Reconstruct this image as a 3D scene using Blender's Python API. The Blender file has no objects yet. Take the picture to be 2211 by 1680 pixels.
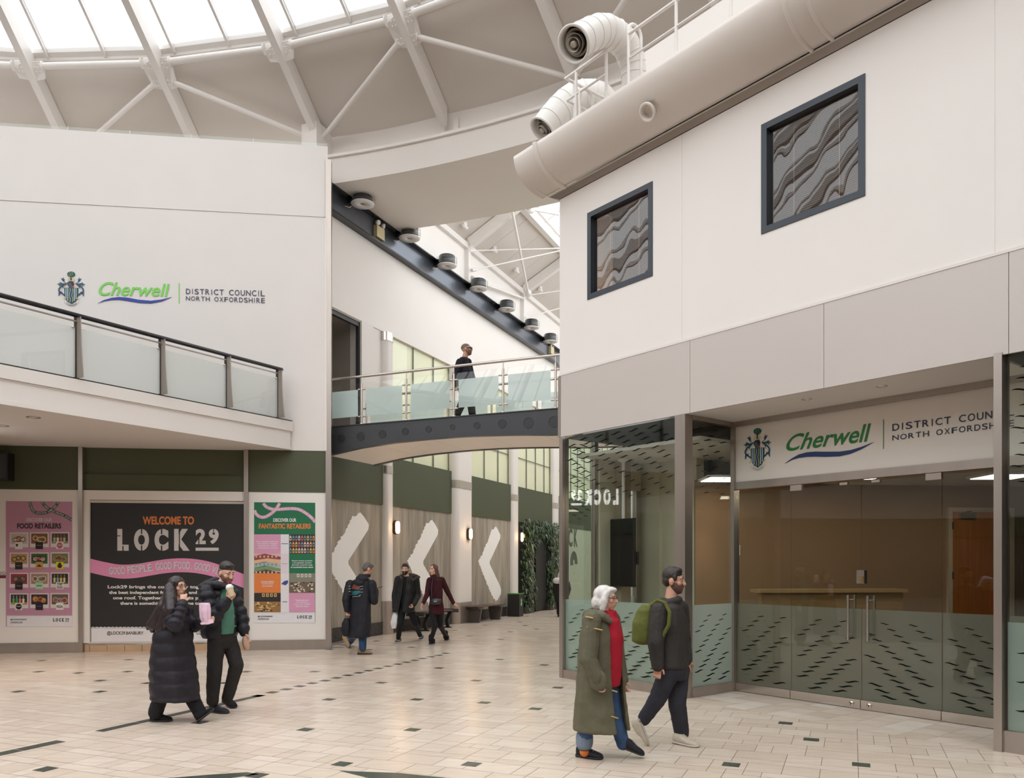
import bpy, bmesh, math, random
from mathutils import Vector as V, Matrix, Euler, Quaternion, noise
C = bpy.context.scene
random.seed(7)
PI = math.pi
# ---------------------------------------------------------------- camera, sky, exposure
FPX, CX, HY, EYE = 1720.0, 1105.5, 1217.0, 1.75      # focal length in px, centre column, horizon row, eye height
cam = bpy.data.cameras.new('camera')
cam.sensor_fit = 'HORIZONTAL'; cam.sensor_width = 36.0; cam.lens = 36.0 * FPX / 2211.0
cam.shift_x = 0.0; cam.shift_y = (HY - 840.0) / 2211.0
cam.clip_start = 0.05; cam.clip_end = 300
camo = bpy.data.objects.new('camera', cam); C.collection.objects.link(camo)
camo.location = (0, 0, EYE); camo.rotation_euler = (PI / 2, 0, 0)
C.camera = camo
w = bpy.data.worlds.new('overcast_sky'); C.world = w; w.use_nodes = True
bg = w.node_tree.nodes['Background']; bg.inputs[0].default_value = (0.96, 0.98, 0.995, 1); bg.inputs[1].default_value = 2.8
C.view_settings.view_transform = 'Standard'; C.view_settings.look = 'None'
C.view_settings.gamma = 1.0; C.view_settings.use_curve_mapping = False
C.view_settings.exposure = -0.02
try:
    C.cycles.max_bounces = 12; C.cycles.transparent_max_bounces = 24; C.cycles.diffuse_bounces = 6
    C.cycles.caustics_reflective = False; C.cycles.caustics_refractive = False
    C.cycles.sample_clamp_indirect = 6.0
except Exception: pass

# ---------------------------------------------------------------- helpers
def at(px, py, Y): return V(((px - CX) / FPX * Y, Y, EYE + (HY - py) / FPX * Y))
def lin(c):
    c /= 255.0
    return c / 12.92 if c <= 0.04045 else ((c + 0.055) / 1.055) ** 2.4
def S(r, g, b): return (lin(r), lin(g), lin(b), 1)

class Frame:
    """origin, horizontal axis a, horizontal axis b, up = z"""
    def __init__(s, o, a, b): s.o, s.a, s.b = V((o[0], o[1], 0)), V((a[0], a[1], 0)).normalized(), V((b[0], b[1], 0)).normalized()
    def __call__(s, u, n, z): return s.o + s.a * u + s.b * n + V((0, 0, z))
    def hit(s, px, py, n=0.0):
        """where the sight line of a photo pixel meets the vertical plane b = n: returns (u, z)"""
        d = V(((px - CX) / FPX, 1, (HY - py) / FPX))
        k = (n + s.o.dot(s.b)) / d.dot(s.b)
        p = d * k
        return (p - s.o).dot(s.a), EYE + p.z
RB = Frame((0.733, 12.24), (1362, -1720), (1720, 1362))       # right building: a along the facade, b into the building
LB = Frame((-3.79, 16.27), (-6.17, -0.77), (-0.77, 6.17))      # left building: a to the left, b into the building
CW = Frame((-4.077, 17.63), (0.427, 1), (-1, 0.427))           # corridor wall: a down the corridor, b into the wall
BR = Frame((-3.86, 16.70), (1, -0.427), (0.427, 1))            # footbridge: a across, b down the corridor
BA = Frame((-4.43, 16.10), (-2.93, -4.65), (-4.65, 2.93))      # balcony edge: a towards the camera, b behind the edge

class MB:
    def __init__(s): s.v, s.f, s.m, s.cur, s.sm = [], [], [], 0, []
    def mat(s, i): s.cur = i; return s
    def add(s, vs, fs, smooth=False):
        o = len(s.v); s.v += [V(p) for p in vs]
        for q in fs: s.f.append([i + o for i in q]); s.m.append(s.cur); s.sm.append(smooth)
        return s
    def poly(s, pts): return s.add(pts, [list(range(len(pts)))])
    def hexa(s, p):       # 8 points: bottom ring 0-3, top ring 4-7
        return s.add(p, [(3, 2, 1, 0), (4, 5, 6, 7), (0, 1, 5, 4), (1, 2, 6, 5), (2, 3, 7, 6), (3, 0, 4, 7)])
    def box(s, F, u0, u1, n0, n1, z0, z1):
        return s.hexa([F(u0, n0, z0), F(u1, n0, z0), F(u1, n1, z0), F(u0, n1, z0), F(u0, n0, z1), F(u1, n0, z1), F(u1, n1, z1), F(u0, n1, z1)])
    def cube(s, c, size, rz=0.0):
        hx, hy, hz = size[0] / 2, size[1] / 2, size[2] / 2; M = Matrix.Rotation(rz, 3, 'Z')
        return s.hexa([V(c) + M @ V(q) for q in ((-hx, -hy, -hz), (hx, -hy, -hz), (hx, hy, -hz), (-hx, hy, -hz), (-hx, -hy, hz), (hx, -hy, hz), (hx, hy, hz), (-hx, hy, hz))])
    def prism(s, pts, ext):
        n = len(pts); e = V(ext); a = [V(p) for p in pts]
        return s.add(a + [p + e for p in a], [list(range(n))[::-1], list(range(n, 2 * n))] + [(i, (i + 1) % n, n + (i + 1) % n, n + i) for i in range(n)])
    def beam(s, p0, p1, wdt, dep, up=(0, 0, 1)):
        p0, p1 = V(p0), V(p1); d = (p1 - p0).normalized(); x = d.cross(V(up)).normalized(); y = x.cross(d).normalized()
        r = [x * a * wdt / 2 + y * b * dep / 2 for a, b in ((-1, -1), (1, -1), (1, 1), (-1, 1))]
        return s.hexa([p0 + q for q in r] + [p1 + q for q in r])
    def ring(s, path, radii, seg=12, caps=True, flat=None):
        """swept round tube along path"""
        n = len(path); P = [V(p) for p in path]
        if not hasattr(radii, '__len__'): radii = [radii] * n
        up = None; vs = []
        for i in range(n):
            t = (P[min(i + 1, n - 1)] - P[max(i - 1, 0)]).normalized()
            if up is None:
                up = t.cross(V((0, 0, 1)));
                if up.length < 0.05: up = t.cross(V((0, 1, 0)))
                up.normalize()
            up = (up - t * up.dot(t)).normalized(); b = t.cross(up)
            for k in range(seg):
                a = 2 * PI * k / seg; vs.append(P[i] + (up * math.cos(a) + b * math.sin(a)) * radii[i])
        fs = [(i * seg + k, i * seg + (k + 1) % seg, (i + 1) * seg + (k + 1) % seg, (i + 1) * seg + k) for i in range(n - 1) for k in range(seg)]
        s.add(vs, fs, True)
        if caps: s.add(vs[:seg], [list(range(seg))[::-1]]); s.add(vs[-seg:], [list(range(seg))])
        return s
    def tube(s, p0, p1, r, seg=12): return s.ring([p0, p1], r, seg)
    def lathe(s, c, axis, prof, seg=24, smooth=True, caps=True):
        """prof: list of (radius, height along axis)"""
        z = V(axis).normalized(); x = z.cross(V((0, 0, 1)))
        if x.length < 0.05: x = V((1, 0, 0))
        x.normalize(); y = z.cross(x); vs = []; c = V(c)
        for r, h in prof:
            for k in range(seg):
                a = 2 * PI * k / seg; vs.append(c + z * h + (x * math.cos(a) + y * math.sin(a)) * r)
        fs = [(i * seg + k, i * seg + (k + 1) % seg, (i + 1) * seg + (k + 1) % seg, (i + 1) * seg + k) for i in range(len(prof) - 1) for k in range(seg)]
        s.add(vs, fs, smooth)
        if not caps or tuple(prof[0]) == tuple(prof[-1]): return s
        if prof[0][0] > 1e-4: s.add(vs[:seg], [list(range(seg))[::-1]])
        if prof[-1][0] > 1e-4: s.add(vs[-seg:], [list(range(seg))])
        return s
    def ell(s, c, r, axes=None, seg=16, rings=10):
        """ellipsoid with radii r along axes"""
        ax = axes or (V((1, 0, 0)), V((0, 1, 0)), V((0, 0, 1))); c = V(c); vs = []
        for i in range(rings + 1):
            th = PI * i / rings
            for k in range(seg):
                a = 2 * PI * k / seg
                q = (math.sin(th) * math.cos(a), math.sin(th) * math.sin(a), math.cos(th))
                vs.append(c + ax[0] * q[0] * r[0] + ax[1] * q[1] * r[1] + ax[2] * q[2] * r[2])
        fs = []
        for i in range(rings):
            for k in range(seg):
                q = [i * seg + k, (i + 1) * seg + k, (i + 1) * seg + (k + 1) % seg, i * seg + (k + 1) % seg]
                if i == 0: q = q[:3]
                elif i == rings - 1: q = [q[0], q[1], q[3]]
                fs.append(q)
        return s.add(vs, fs, True)
    def loft(s, rings, caps=True, smooth=True):
        n = len(rings[0]); vs = [V(p) for r in rings for p in r]
        fs = [(i * n + k, i * n + (k + 1) % n, (i + 1) * n + (k + 1) % n, (i + 1) * n + k) for i in range(len(rings) - 1) for k in range(n)]
        s.add(vs, fs, smooth)
        if caps: s.add(vs[:n], [list(range(n))[::-1]]); s.add(vs[-n:], [list(range(n))])
        return s
    def build(s, name, mats, parent=None, origin=None, weld=False):
        if not isinstance(mats, (list, tuple)): mats = [mats]
        if parent is not None: o = wloc(parent)
        elif origin is not None: o = V(origin)
        else:
            xs = [p.x for p in s.v]; ys = [p.y for p in s.v]
            o = V(((min(xs) + max(xs)) / 2, (min(ys) + max(ys)) / 2, min(p.z for p in s.v)))
        me = bpy.data.meshes.new(name); me.from_pydata([p - o for p in s.v], [], s.f)
        for m in mats: me.materials.append(m)
        me.polygons.foreach_set('material_index', s.m); me.polygons.foreach_set('use_smooth', s.sm)
        bm = bmesh.new(); bm.from_mesh(me)
        if weld: bmesh.ops.remove_doubles(bm, verts=bm.verts, dist=1e-5)
        bmesh.ops.recalc_face_normals(bm, faces=bm.faces); bm.to_mesh(me); bm.free(); me.update()
        ob = bpy.data.objects.new(name, me); C.collection.objects.link(ob)
        if parent is not None: ob.parent = parent
        else: ob.location = o
        return ob
def wloc(o):
    p = V(o.location)
    while o.parent: o = o.parent; p += V(o.location)
    return p
def thing(name, label, cat, loc, group=None):
    o = bpy.data.objects.new(name, None); C.collection.objects.link(o); o.location = loc; o.empty_display_size = 0.1
    return tag(o, label, cat, group)
def tag(o, label, cat, group=None, kind=None):
    if label: o['label'] = label
    if cat: o['category'] = cat
    if group: o['group'] = group
    if kind: o['kind'] = kind
    return o
def struct(mb, name, m, label=None, cat=None, parent=None):
    o = mb.build(name, m, parent)
    if parent is None: o['kind'] = 'structure'
    if label: o['label'] = label
    if cat: o['category'] = cat
    return o
def lab(o, text): o['label'] = text; return o
def copy_thing(src, delta, label=None):
    r = src.copy(); C.collection.objects.link(r); r.location = V(src.location) + V(delta)
    if label: r['label'] = label
    for ch in list(src.children):
        c = ch.copy(); C.collection.objects.link(c); c.parent = r
        for g in list(ch.children):
            d = g.copy(); C.collection.objects.link(d); d.parent = c
    return r

# ---------------------------------------------------------------- materials
MATS = {}
def mat(name, col, rough=0.6, metal=0.0, var=0.05, scale=3.0, bump=0.0, bscale=60.0, spec=0.5, stretch=None, emit=None, estr=0.0, coat=0.0):
    if name in MATS: return MATS[name]
    m = bpy.data.materials.new(name); m.use_nodes = True; nt = m.node_tree; N = nt.nodes; L = nt.links
    p = N['Principled BSDF']; p.inputs['Roughness'].default_value = rough; p.inputs['Metallic'].default_value = metal
    p.inputs['Specular IOR Level'].default_value = spec
    if coat: p.inputs['Coat Weight'].default_value = coat; p.inputs['Coat Roughness'].default_value = 0.1
    tc = N.new('ShaderNodeTexCoord'); mp = N.new('ShaderNodeMapping'); L.new(tc.outputs['Object'], mp.inputs['Vector'])
    if stretch: mp.inputs['Scale'].default_value = stretch
    nz = N.new('ShaderNodeTexNoise'); nz.inputs['Scale'].default_value = scale; nz.inputs['Detail'].default_value = 4; L.new(mp.outputs[0], nz.inputs['Vector'])
    rp = N.new('ShaderNodeValToRGB'); e = rp.color_ramp.elements
    e[0].position = 0.3; e[1].position = 0.7
    e[0].color = tuple(max(0, c * (1 - var)) for c in col[:3]) + (1,); e[1].color = tuple(min(1, c * (1 + var)) for c in col[:3]) + (1,)
    L.new(nz.outputs['Fac'], rp.inputs['Fac']); L.new(rp.outputs['Color'], p.inputs['Base Color'])
    if bump:
        n2 = N.new('ShaderNodeTexNoise'); n2.inputs['Scale'].default_value = bscale; L.new(mp.outputs[0], n2.inputs['Vector'])
        b = N.new('ShaderNodeBump'); b.inputs['Strength'].default_value = bump; b.inputs['Distance'].default_value = 0.01
        L.new(n2.outputs['Fac'], b.inputs['Height']); L.new(b.outputs[0], p.inputs['Normal'])
    if emit: p.inputs['Emission Color'].default_value = emit; p.inputs['Emission Strength'].default_value = estr
    MATS[name] = m; return m
def glass(name, tint=(0.9, 0.96, 0.93), ior=1.5, rough=0.0, boost=1.0):
    if name in MATS: return MATS[name]
    m = bpy.data.materials.new(name); m.use_nodes = True; nt = m.node_tree; N = nt.nodes; L = nt.links
    for n in list(N):
        if n.type == 'BSDF_PRINCIPLED': N.remove(n)
    out = [n for n in N if n.type == 'OUTPUT_MATERIAL'][0]
    fr = N.new('ShaderNodeFresnel'); ge = N.new('ShaderNodeNewGeometry'); mr = N.new('ShaderNodeMapRange')
    mr.inputs[3].default_value = ior; mr.inputs[4].default_value = 1.0 / ior; L.new(ge.outputs['Backfacing'], mr.inputs[0]); L.new(mr.outputs[0], fr.inputs['IOR'])
    ml = N.new('ShaderNodeMath'); ml.operation = 'MULTIPLY'; ml.inputs[1].default_value = boost; ml.use_clamp = True; L.new(fr.outputs[0], ml.inputs[0])
    tr = N.new('ShaderNodeBsdfTransparent'); tr.inputs[0].default_value = tuple(tint) + (1,)
    gl = N.new('ShaderNodeBsdfGlossy'); gl.inputs['Roughness'].default_value = rough
    mx = N.new('ShaderNodeMixShader'); L.new(ml.outputs[0], mx.inputs[0]); L.new(tr.outputs[0], mx.inputs[1]); L.new(gl.outputs[0], mx.inputs[2]); L.new(mx.outputs[0], out.inputs[0])
    MATS[name] = m; return m
def film(name, col, opacity, trans=0.5):
    """frosted film: part diffuse, part translucent, part see-through"""
    if name in MATS: return MATS[name]
    m = bpy.data.materials.new(name); m.use_nodes = True; nt = m.node_tree; N = nt.nodes; L = nt.links
    for n in list(N):
        if n.type == 'BSDF_PRINCIPLED': N.remove(n)
    out = [n for n in N if n.type == 'OUTPUT_MATERIAL'][0]
    df = N.new('ShaderNodeBsdfDiffuse'); df.inputs[0].default_value = col; tl = N.new('ShaderNodeBsdfTranslucent'); tl.inputs[0].default_value = col
    m1 = N.new('ShaderNodeMixShader'); m1.inputs[0].default_value = trans; L.new(df.outputs[0], m1.inputs[1]); L.new(tl.outputs[0], m1.inputs[2])
    tr = N.new('ShaderNodeBsdfTransparent'); m2 = N.new('ShaderNodeMixShader'); m2.inputs[0].default_value = opacity
    L.new(tr.outputs[0], m2.inputs[1]); L.new(m1.outputs[0], m2.inputs[2]); L.new(m2.outputs[0], out.inputs[0])
    MATS[name] = m; return m
def glow(name, col, strength):
    if name in MATS: return MATS[name]
    m = bpy.data.materials.new(name); m.use_nodes = True; p = m.node_tree.nodes['Principled BSDF']
    p.inputs['Base Color'].default_value = col; p.inputs['Emission Color'].default_value = col; p.inputs['Emission Strength'].default_value = strength
    MATS[name] = m; return m
def ink(name, col, rough=0.5): return mat(name, col, rough, var=0.02, scale=8)
WHITE = mat('white_wall_paint', S(232, 227, 222), 0.55, var=0.012, scale=1.2, spec=0.3)
WHITER = mat('bright_white_wall_paint', S(235, 230, 226), 0.55, var=0.01, scale=1.2, spec=0.3)
WHITE_DIM = mat('dimmed_white_wall_paint', S(224, 218, 214), 0.55, var=0.012, scale=1.2, spec=0.3)  # left wall's weaker light put into the colour of the same white paint
WHITE2 = mat('white_fascia_paint', S(228, 222, 217), 0.5, var=0.012, scale=1.0, spec=0.3)
CEIL = mat('roof_panel_paint', S(214, 207, 200), 0.6, var=0.02, scale=0.8, spec=0.3)
STEELW = mat('white_painted_steel', S(230, 226, 222), 0.35, var=0.01, spec=0.5)
BEIGE = mat('beige_fascia_panel', S(200, 192, 187), 0.28, var=0.02, scale=0.5, spec=0.5)
GREEN = mat('olive_green_paint', S(73, 78, 55), 0.6, var=0.04, scale=1.0)
INOX = mat('brushed_steel', S(176, 166, 158), 0.33, 0.85, var=0.06, scale=4, stretch=(1, 1, 0.1))
INOX2 = mat('polished_steel', S(205, 198, 190), 0.2, 0.95, var=0.03)
DARKM = mat('dark_grey_steel', S(54, 56, 60), 0.32, 0.15, var=0.06, scale=2)
BLACK = mat('black_paint', S(26, 25, 26), 0.5, var=0.1)
FROSTD = film('door_frosted_film', (0.50, 0.50, 0.455, 1), 0.52, 0.66)
CLEARG = glass('very_clear_glass', (0.985, 0.99, 0.98), boost=.7)
GLASS = glass('clear_glass', (0.93, 0.965, 0.945))
GLASSD = glass('door_glass', (0.90, 0.93, 0.90), boost=1.15)
FROST = film('frosted_film', (0.74, 0.83, 0.79, 1), 0.60, 0.62)
# ================================================================ FLOOR
def tile_mat(name, c1, c2, c3, rough):
    m = bpy.data.materials.new(name); m.use_nodes = True; nt = m.node_tree; N = nt.nodes; L = nt.links
    p = N['Principled BSDF']; p.inputs['Specular IOR Level'].default_value = 0.5
    g = N.new('ShaderNodeNewGeometry'); rp = N.new('ShaderNodeValToRGB'); e = rp.color_ramp.elements
    e[0].color, e[1].color = c1, c3; e[0].position, e[1].position = 0.0, 1.0; k = e.new(0.55); k.color = c2
    L.new(g.outputs['Random Per Island'], rp.inputs[0])
    tc = N.new('ShaderNodeTexCoord'); mp = N.new('ShaderNodeMapping'); mp.inputs['Rotation'].default_value = (0, 0, math.radians(23)); mp.inputs['Scale'].default_value = (1.2, 9, 1)
    L.new(tc.outputs['Object'], mp.inputs[0]); nz = N.new('ShaderNodeTexNoise'); nz.inputs['Scale'].default_value = 2.2; nz.inputs['Detail'].default_value = 5; L.new(mp.outputs[0], nz.inputs[0])
    mx = N.new('ShaderNodeMix'); mx.data_type = 'RGBA'; mx.blend_type = 'MULTIPLY'; mx.inputs[0].default_value = 0.5
    r2 = N.new('ShaderNodeValToRGB'); r2.color_ramp.elements[0].color = (0.88, 0.84, 0.80, 1); r2.color_ramp.elements[1].color = (1.0, 1.0, 1.0, 1)
    r2.color_ramp.elements[0].position = 0.3; r2.color_ramp.elements[1].position = 0.62
    L.new(nz.outputs['Fac'], r2.inputs[0]); L.new(rp.outputs[0], mx.inputs[6]); L.new(r2.outputs[0], mx.inputs[7]); L.new(mx.outputs[2], p.inputs['Base Color'])
    mr = N.new('ShaderNodeMapRange'); mr.inputs[3].default_value = rough - 0.04; mr.inputs[4].default_value = rough + 0.07; L.new(nz.outputs['Fac'], mr.inputs[0]); L.new(mr.outputs[0], p.inputs['Roughness'])
    return m
TILE = tile_mat('cream_stone_tile', S(214, 197, 180), S(219, 203, 187), S(225, 211, 196), 0.22)
TILED = mat('dark_green_stone_tile', S(68, 76, 68), 0.25, var=0.25, scale=14)
TILEP = mat('pale_stone_tile', S(226, 215, 202), 0.25, var=0.03, scale=4)
GROUT = mat('floor_grout', S(112, 98, 86), 0.7, var=0.05)
def floor_pt(px, py): Y = EYE * FPX / (py - HY); return V(((px - CX) / FPX * Y, Y, 0))
fl = MB()
fl.mat(3).poly([(-34, -26, -0.003), (18, -26, -0.003), (18, 45, -0.003), (-34, 45, -0.003)])
fl.poly([(-34, -26, -0.2), (18, -26, -0.2), (18, 45, -0.2), (-34, 45, -0.2)])
rnd = random.Random(11)
ta, tb = CW.a.copy(), BR.a.copy(); MOD = 0.148
org = floor_pt(1840, 1650)
def in_view(p):
    return 6.2 < p.y < 36 and abs(p.x) < 0.66 * p.y + 0.4
def free(p):
    q = p - RB.o; u, n = q.dot(RB.a), q.dot(RB.b)
    if u > 0.0 and n > 0.16 : return False
    q = p - CW.o
    if q.dot(CW.b) > 0.15 and p.y > 17.6: return False
    q = p - LB.o
    if q.dot(LB.b) > 0.25 and q.dot(LB.a) > -0.2: return False
    return True
A = -26 * MOD
row = 0
while A < 36:
    hgt = (2, 1, 2, 2, 1, 2, 1)[row % 7] * MOD
    B = -26.0 + rnd.choice((0, 1, 2)) * MOD; q = 0
    while B < 12:
        wd = rnd.choice((2, 2, 2, 3, 1, 2)) * MOD if hgt > 0.2 else rnd.choice((2, 3, 4, 2, 1)) * MOD
        c = org + ta * (A + hgt / 2) + tb * (B + wd / 2)
        if in_view(c) and free(c):
            g = 0.0023
            fl.mat(0).poly([org + ta * (A + i) + tb * (B + j) for i, j in ((g, g), (g, wd - g), (hgt - g, wd - g), (hgt - g, g))])
        B += wd
    A += hgt; row += 1
# square tiles inside the entrance recess
u = 1.9
while u < 9:
    n = -0.08
    while n < 1.12:
        k = 1
        p = [RB(u + i, n + j, 0.0008) for i, j in ((.002, .002), (.3 * k - .002, .002), (.3 * k - .002, .298), (.002, .298))]
        if (RB(u + .15, n + .15, 0) - RB.o).dot(RB.a) > 2.3 and u < 6.2 or n > 10: fl.mat(2 if rnd.random() < 0.16 else 0).poly(p)
        n += 0.3
    u += 0.3
dots = set()
def dots_from(ox, oy, sc, pts):
    for x, y in pts:
        q = (ox + x / sc, oy + y / sc)
        if all(abs(q[0] - d[0]) > 9 or abs(q[1] - d[1]) > 3.5 for d in dots): dots.add(q)
dots_from(550, 1440, 3.948, [(513, 40), (1055, 13), (972, 32), (887, 51), (795, 72), (698, 94), (600, 117), (492, 140), (385, 165), (272, 191), (150, 217), (30, 247), (1570, 10), (1080, 135), (1887, 117), (633, 278), (1380, 278), (1955, 305), (433, 535), (1345, 536), (745, 828), (1848, 830), (20, 925)])
dots_from(1100, 1440, 3.948, [(412, 177), (220, 358), (1890, 833)])
dots_from(0, 1400, 3.948, [(357, 104), (1100, 96), (330, 199), (668, 210), (1088, 198), (855, 275), (155, 368), (852, 369), (390, 1030), (1705, 632), (2100, 199), (1255, 296), (1905, 296)])
dots_from(1660, 1440, 4.013, [(145, 488), (368, 630), (800, 848)])
dots_from(700, 1300, 4.252, [(480, 358), (800, 415), (45, 436), (410, 436), (1117, 471), (1050, 488), (980, 503), (903, 519), (832, 535), (758, 553), (675, 570), (588, 590), (1330, 314), (1620, 343), (1613, 527), (1052, 605), (2020, 578), (1473, 213), (1710, 273), (1950, 248), (1795, 184), (1845, 215), (1860, 129), (2085, 106), (1200, 261), (1090, 286)])
fl.mat(1)
for x, y in sorted(dots):
    c = floor_pt(x, y); h = 0.073
    if c.y < 34: fl.poly([c + ta * i * h + tb * j * h + V((0, 0, 0.0008)) for i, j in ((-1, -1), (-1, 1), (1, 1), (1, -1))])
def floor_strip(p, q, wd):
    a, b = floor_pt(*p), floor_pt(*q); d = (b - a).normalized(); s = V((d.y, -d.x, 0)) * wd / 2; n = max(1, int((b - a).length / 0.42))
    for i in range(n):
        i0, i1 = a.lerp(b, i / n) + d * 0.003, a.lerp(b, (i + 1) / n) - d * 0.003
        fl.poly([v + V((0, 0, 0.0008)) for v in (i0 - s, i0 + s, i1 + s, i1 - s)])
floor_strip((213, 1579.5), (566, 1501), 0.13); floor_strip((-60, 1641), (133, 1600), 0.145)
fl.poly([floor_pt(*q) + V((0, 0, .0008)) for q in ((732, 1664.5), (786, 1678), (860, 1694), (1010, 1694), (960, 1679.5), (860, 1669))])
fl.poly([floor_pt(*q) + V((0, 0, .0008)) for q in ((366, 1680), (450, 1673), (534, 1667.5), (560, 1672), (470, 1684), (380, 1694))])
struct(fl, 'floor', [TILE, TILED, TILEP, GROUT], 'polished cream stone mall floor with small dark green tiles')

# ================================================================ LEFT BUILDING
m = MB()
s0 = LB.hit(705.5, 1217)[0]; zt = 10.27
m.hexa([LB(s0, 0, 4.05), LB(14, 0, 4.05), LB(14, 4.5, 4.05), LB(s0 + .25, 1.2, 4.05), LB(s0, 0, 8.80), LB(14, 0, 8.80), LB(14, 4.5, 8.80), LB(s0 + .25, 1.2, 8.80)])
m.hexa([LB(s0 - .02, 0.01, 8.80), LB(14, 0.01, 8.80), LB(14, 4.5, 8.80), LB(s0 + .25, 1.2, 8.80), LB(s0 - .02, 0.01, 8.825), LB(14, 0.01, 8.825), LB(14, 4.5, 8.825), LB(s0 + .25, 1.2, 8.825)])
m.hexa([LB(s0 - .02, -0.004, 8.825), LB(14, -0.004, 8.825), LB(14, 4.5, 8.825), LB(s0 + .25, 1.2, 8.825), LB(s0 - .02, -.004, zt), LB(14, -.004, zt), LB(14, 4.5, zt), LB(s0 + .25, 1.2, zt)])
struct(m, 'wall_left', WHITE_DIM, 'white painted upper wall of the block on the left')
m = MB(); m.mat(0)
L1, L2, L3, L4 = [LB.hit(x, 1217)[0] for x in (536.5, 527, 179, 170)]
m.box(LB, s0 + .02, L1, 0.02, .4, .20, 3.2)                       # white panel behind the green poster
m.box(LB, L4, 14, 0.02, .4, .20, 3.2)                             # white panel behind the pink poster
m.box(LB, L2, L3, .22, .5, .18, 3.2)                              # recessed bay
zb = LB.hit(350, 1080)[1]
m.box(LB, L2, L3, .03, .24, zb, 3.2)
m.box(LB, L3 - .11, L3, .03, .24, .18, zb)
m.mat(1); m.box(LB, s0 + .02, L1, 0.01, .4, 3.2, 4.05); m.box(LB, L4, 14, 0.01, .4, 3.2, 4.05)
m.box(LB, L2, L3, .06, .4, 3.2, 3.52); m.box(LB, L2, L3, .10, .4, 3.52, 4.05)
struct(m, 'wall_left_lower', [WHITE, GREEN], 'white shopfront panels under an olive green band')
m = MB()
m.box(LB, s0 + .0, L1, -.01, .4, 0, .20); m.box(LB, L4, 14, -.01, .4, 0, .20)
struct(m, 'baseboard_left', INOX, 'brushed steel kickplate under the left shopfront panels')
m = MB()
w0 = L2
while w0 < L3:
    m.box(LB, w0 + .004, min(w0 + .33, L3) - .004, .06, .3, 0, .165); w0 += .33
m.box(LB, L2, L3, .07, .3, .165, .18)
struct(m, 'baseboard_left_tiles', mat('beige_plinth_tile', S(190, 160, 130), .35, var=.06), 'beige tile plinth under the black welcome window')
for i, (a0, a1) in enumerate(((L1, L2), (L3, L4))):
    m = MB(); m.box(LB, a0, a1, -.03, .3, 0, 4.05); struct(m, 'trim_%d' % (i + 1), INOX, 'brushed steel upright of the left shopfront')
m = MB(); m.box(LB, s0 - .09, s0 + .02, -.03, .15, 0, 10.0); m.mat(1).box(LB, s0 - .0, s0 + .035, -.035, .1, 4.05, 8.8)
struct(m, 'trim_3', [INOX, WHITE], 'tall steel corner upright of the left block')
# glass upstand along the top of the wall
g = thing('glass_upstand', 'low clear glass upstand along the top of the left white wall', 'glass rail', LB(5, .1, zt))
mm = MB(); mm.box(LB, s0, 14, .10, .112, zt + .002, zt + .115); mm.build('glass_panel', GLASS, g)
for x in (142, 277, 411, 545): mm = MB(); t0 = LB.hit(x, 290)[0]; mm.box(LB, t0, t0 + .008, .095, .117, zt + .002, zt + .12); mm.build('clip', STEELW, g)

# ================================================================ ATRIUM RING, ROOF CONE
RC = V((-9.474, -2.357, 0)); ZA, RO, ZO, TH0, DTH = 23.13, 20.78, 10.9, -0.1743, 0.14331
PITCH = (ZA - ZO) / RO
def rp_(r, th, z): return V((RC.x + r * math.sin(th), RC.y + r * math.cos(th), z))
def rafz(r): return ZO + PITCH * (RO - r)
def panz(r): return rafz(r) + 0.42
def th_(k): return TH0 + DTH * k
NB = 44
def ths(k): return th_(k) if k <= 12 else th_(12) + (k - 12) * (2 * PI - DTH * 14) / (NB - 14) if k < NB - 2 else th_(k - NB)
R_S = 19.12
# roof panels below the skylight, all the way round
m = MB()
for k in range(NB):
    a, b = ths(k), ths(k + 1) if k + 1 < NB else th_(0) + 2 * PI
    if k == NB - 3: b = th_(-2) + 2 * PI
    if k >= NB - 2: a += 2 * PI; b = th_(k + 1 - NB) + 2 * PI
    q = [rp_(R_S, a, panz(R_S)), rp_(R_S, b, panz(R_S)), rp_(RO + .5, b, panz(RO + .5)), rp_(RO + .5, a, panz(RO + .5))]
    m.hexa(q + [p + V((0, 0, .15)) for p in q])
struct(m, 'ceiling', CEIL, 'pale sloping roof panels below the skylight')
# ring beam: web, ledge, fascia, soffit
def arc_strip(m, prof, t0, t1, n):
    """prof: closed polygon of (r, z) swept from t0 to t1"""
    rings = [[rp_(r, t0 + (t1 - t0) * i / n, z) for r, z in prof] for i in range(n + 1)]
    return m.loft(rings, True, False)
T0, T1 = math.radians(14.75), math.radians(64)
m = MB(); arc_strip(m, [(20.86, 10.72), (20.98, 10.72), (20.98, 11.45), (20.86, 11.45)], math.radians(14.75), T1, 40)
for k in (4, 5):
    t = th_(k) + .008
    arc_strip(m, [(20.80, 10.72), (20.86, 10.72), (20.86, 11.12), (20.80, 11.12)], t, t + .006, 1)
struct(m, 'ceiling_ring_web', WHITE2, 'set-back white web of the curved ring beam')
m = MB(); arc_strip(m, [(20.62, 10.10), (23.3, 10.10), (23.3, 11.0), (20.98, 11.0), (20.98, 10.68), (20.62, 10.68)], T0, T1, 40)
struct(m, 'ceiling_ring_soffit', WHITE2, 'white curved fascia and wide soffit over the corridor mouth')
m = MB(); arc_strip(m, [(20.56, 10.66), (20.86, 10.66), (20.86, 10.72), (20.56, 10.72)], T0, T1, 40)
struct(m, 'trim_4', STEELW, 'thin ledge along the top of the curved fascia')
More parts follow.
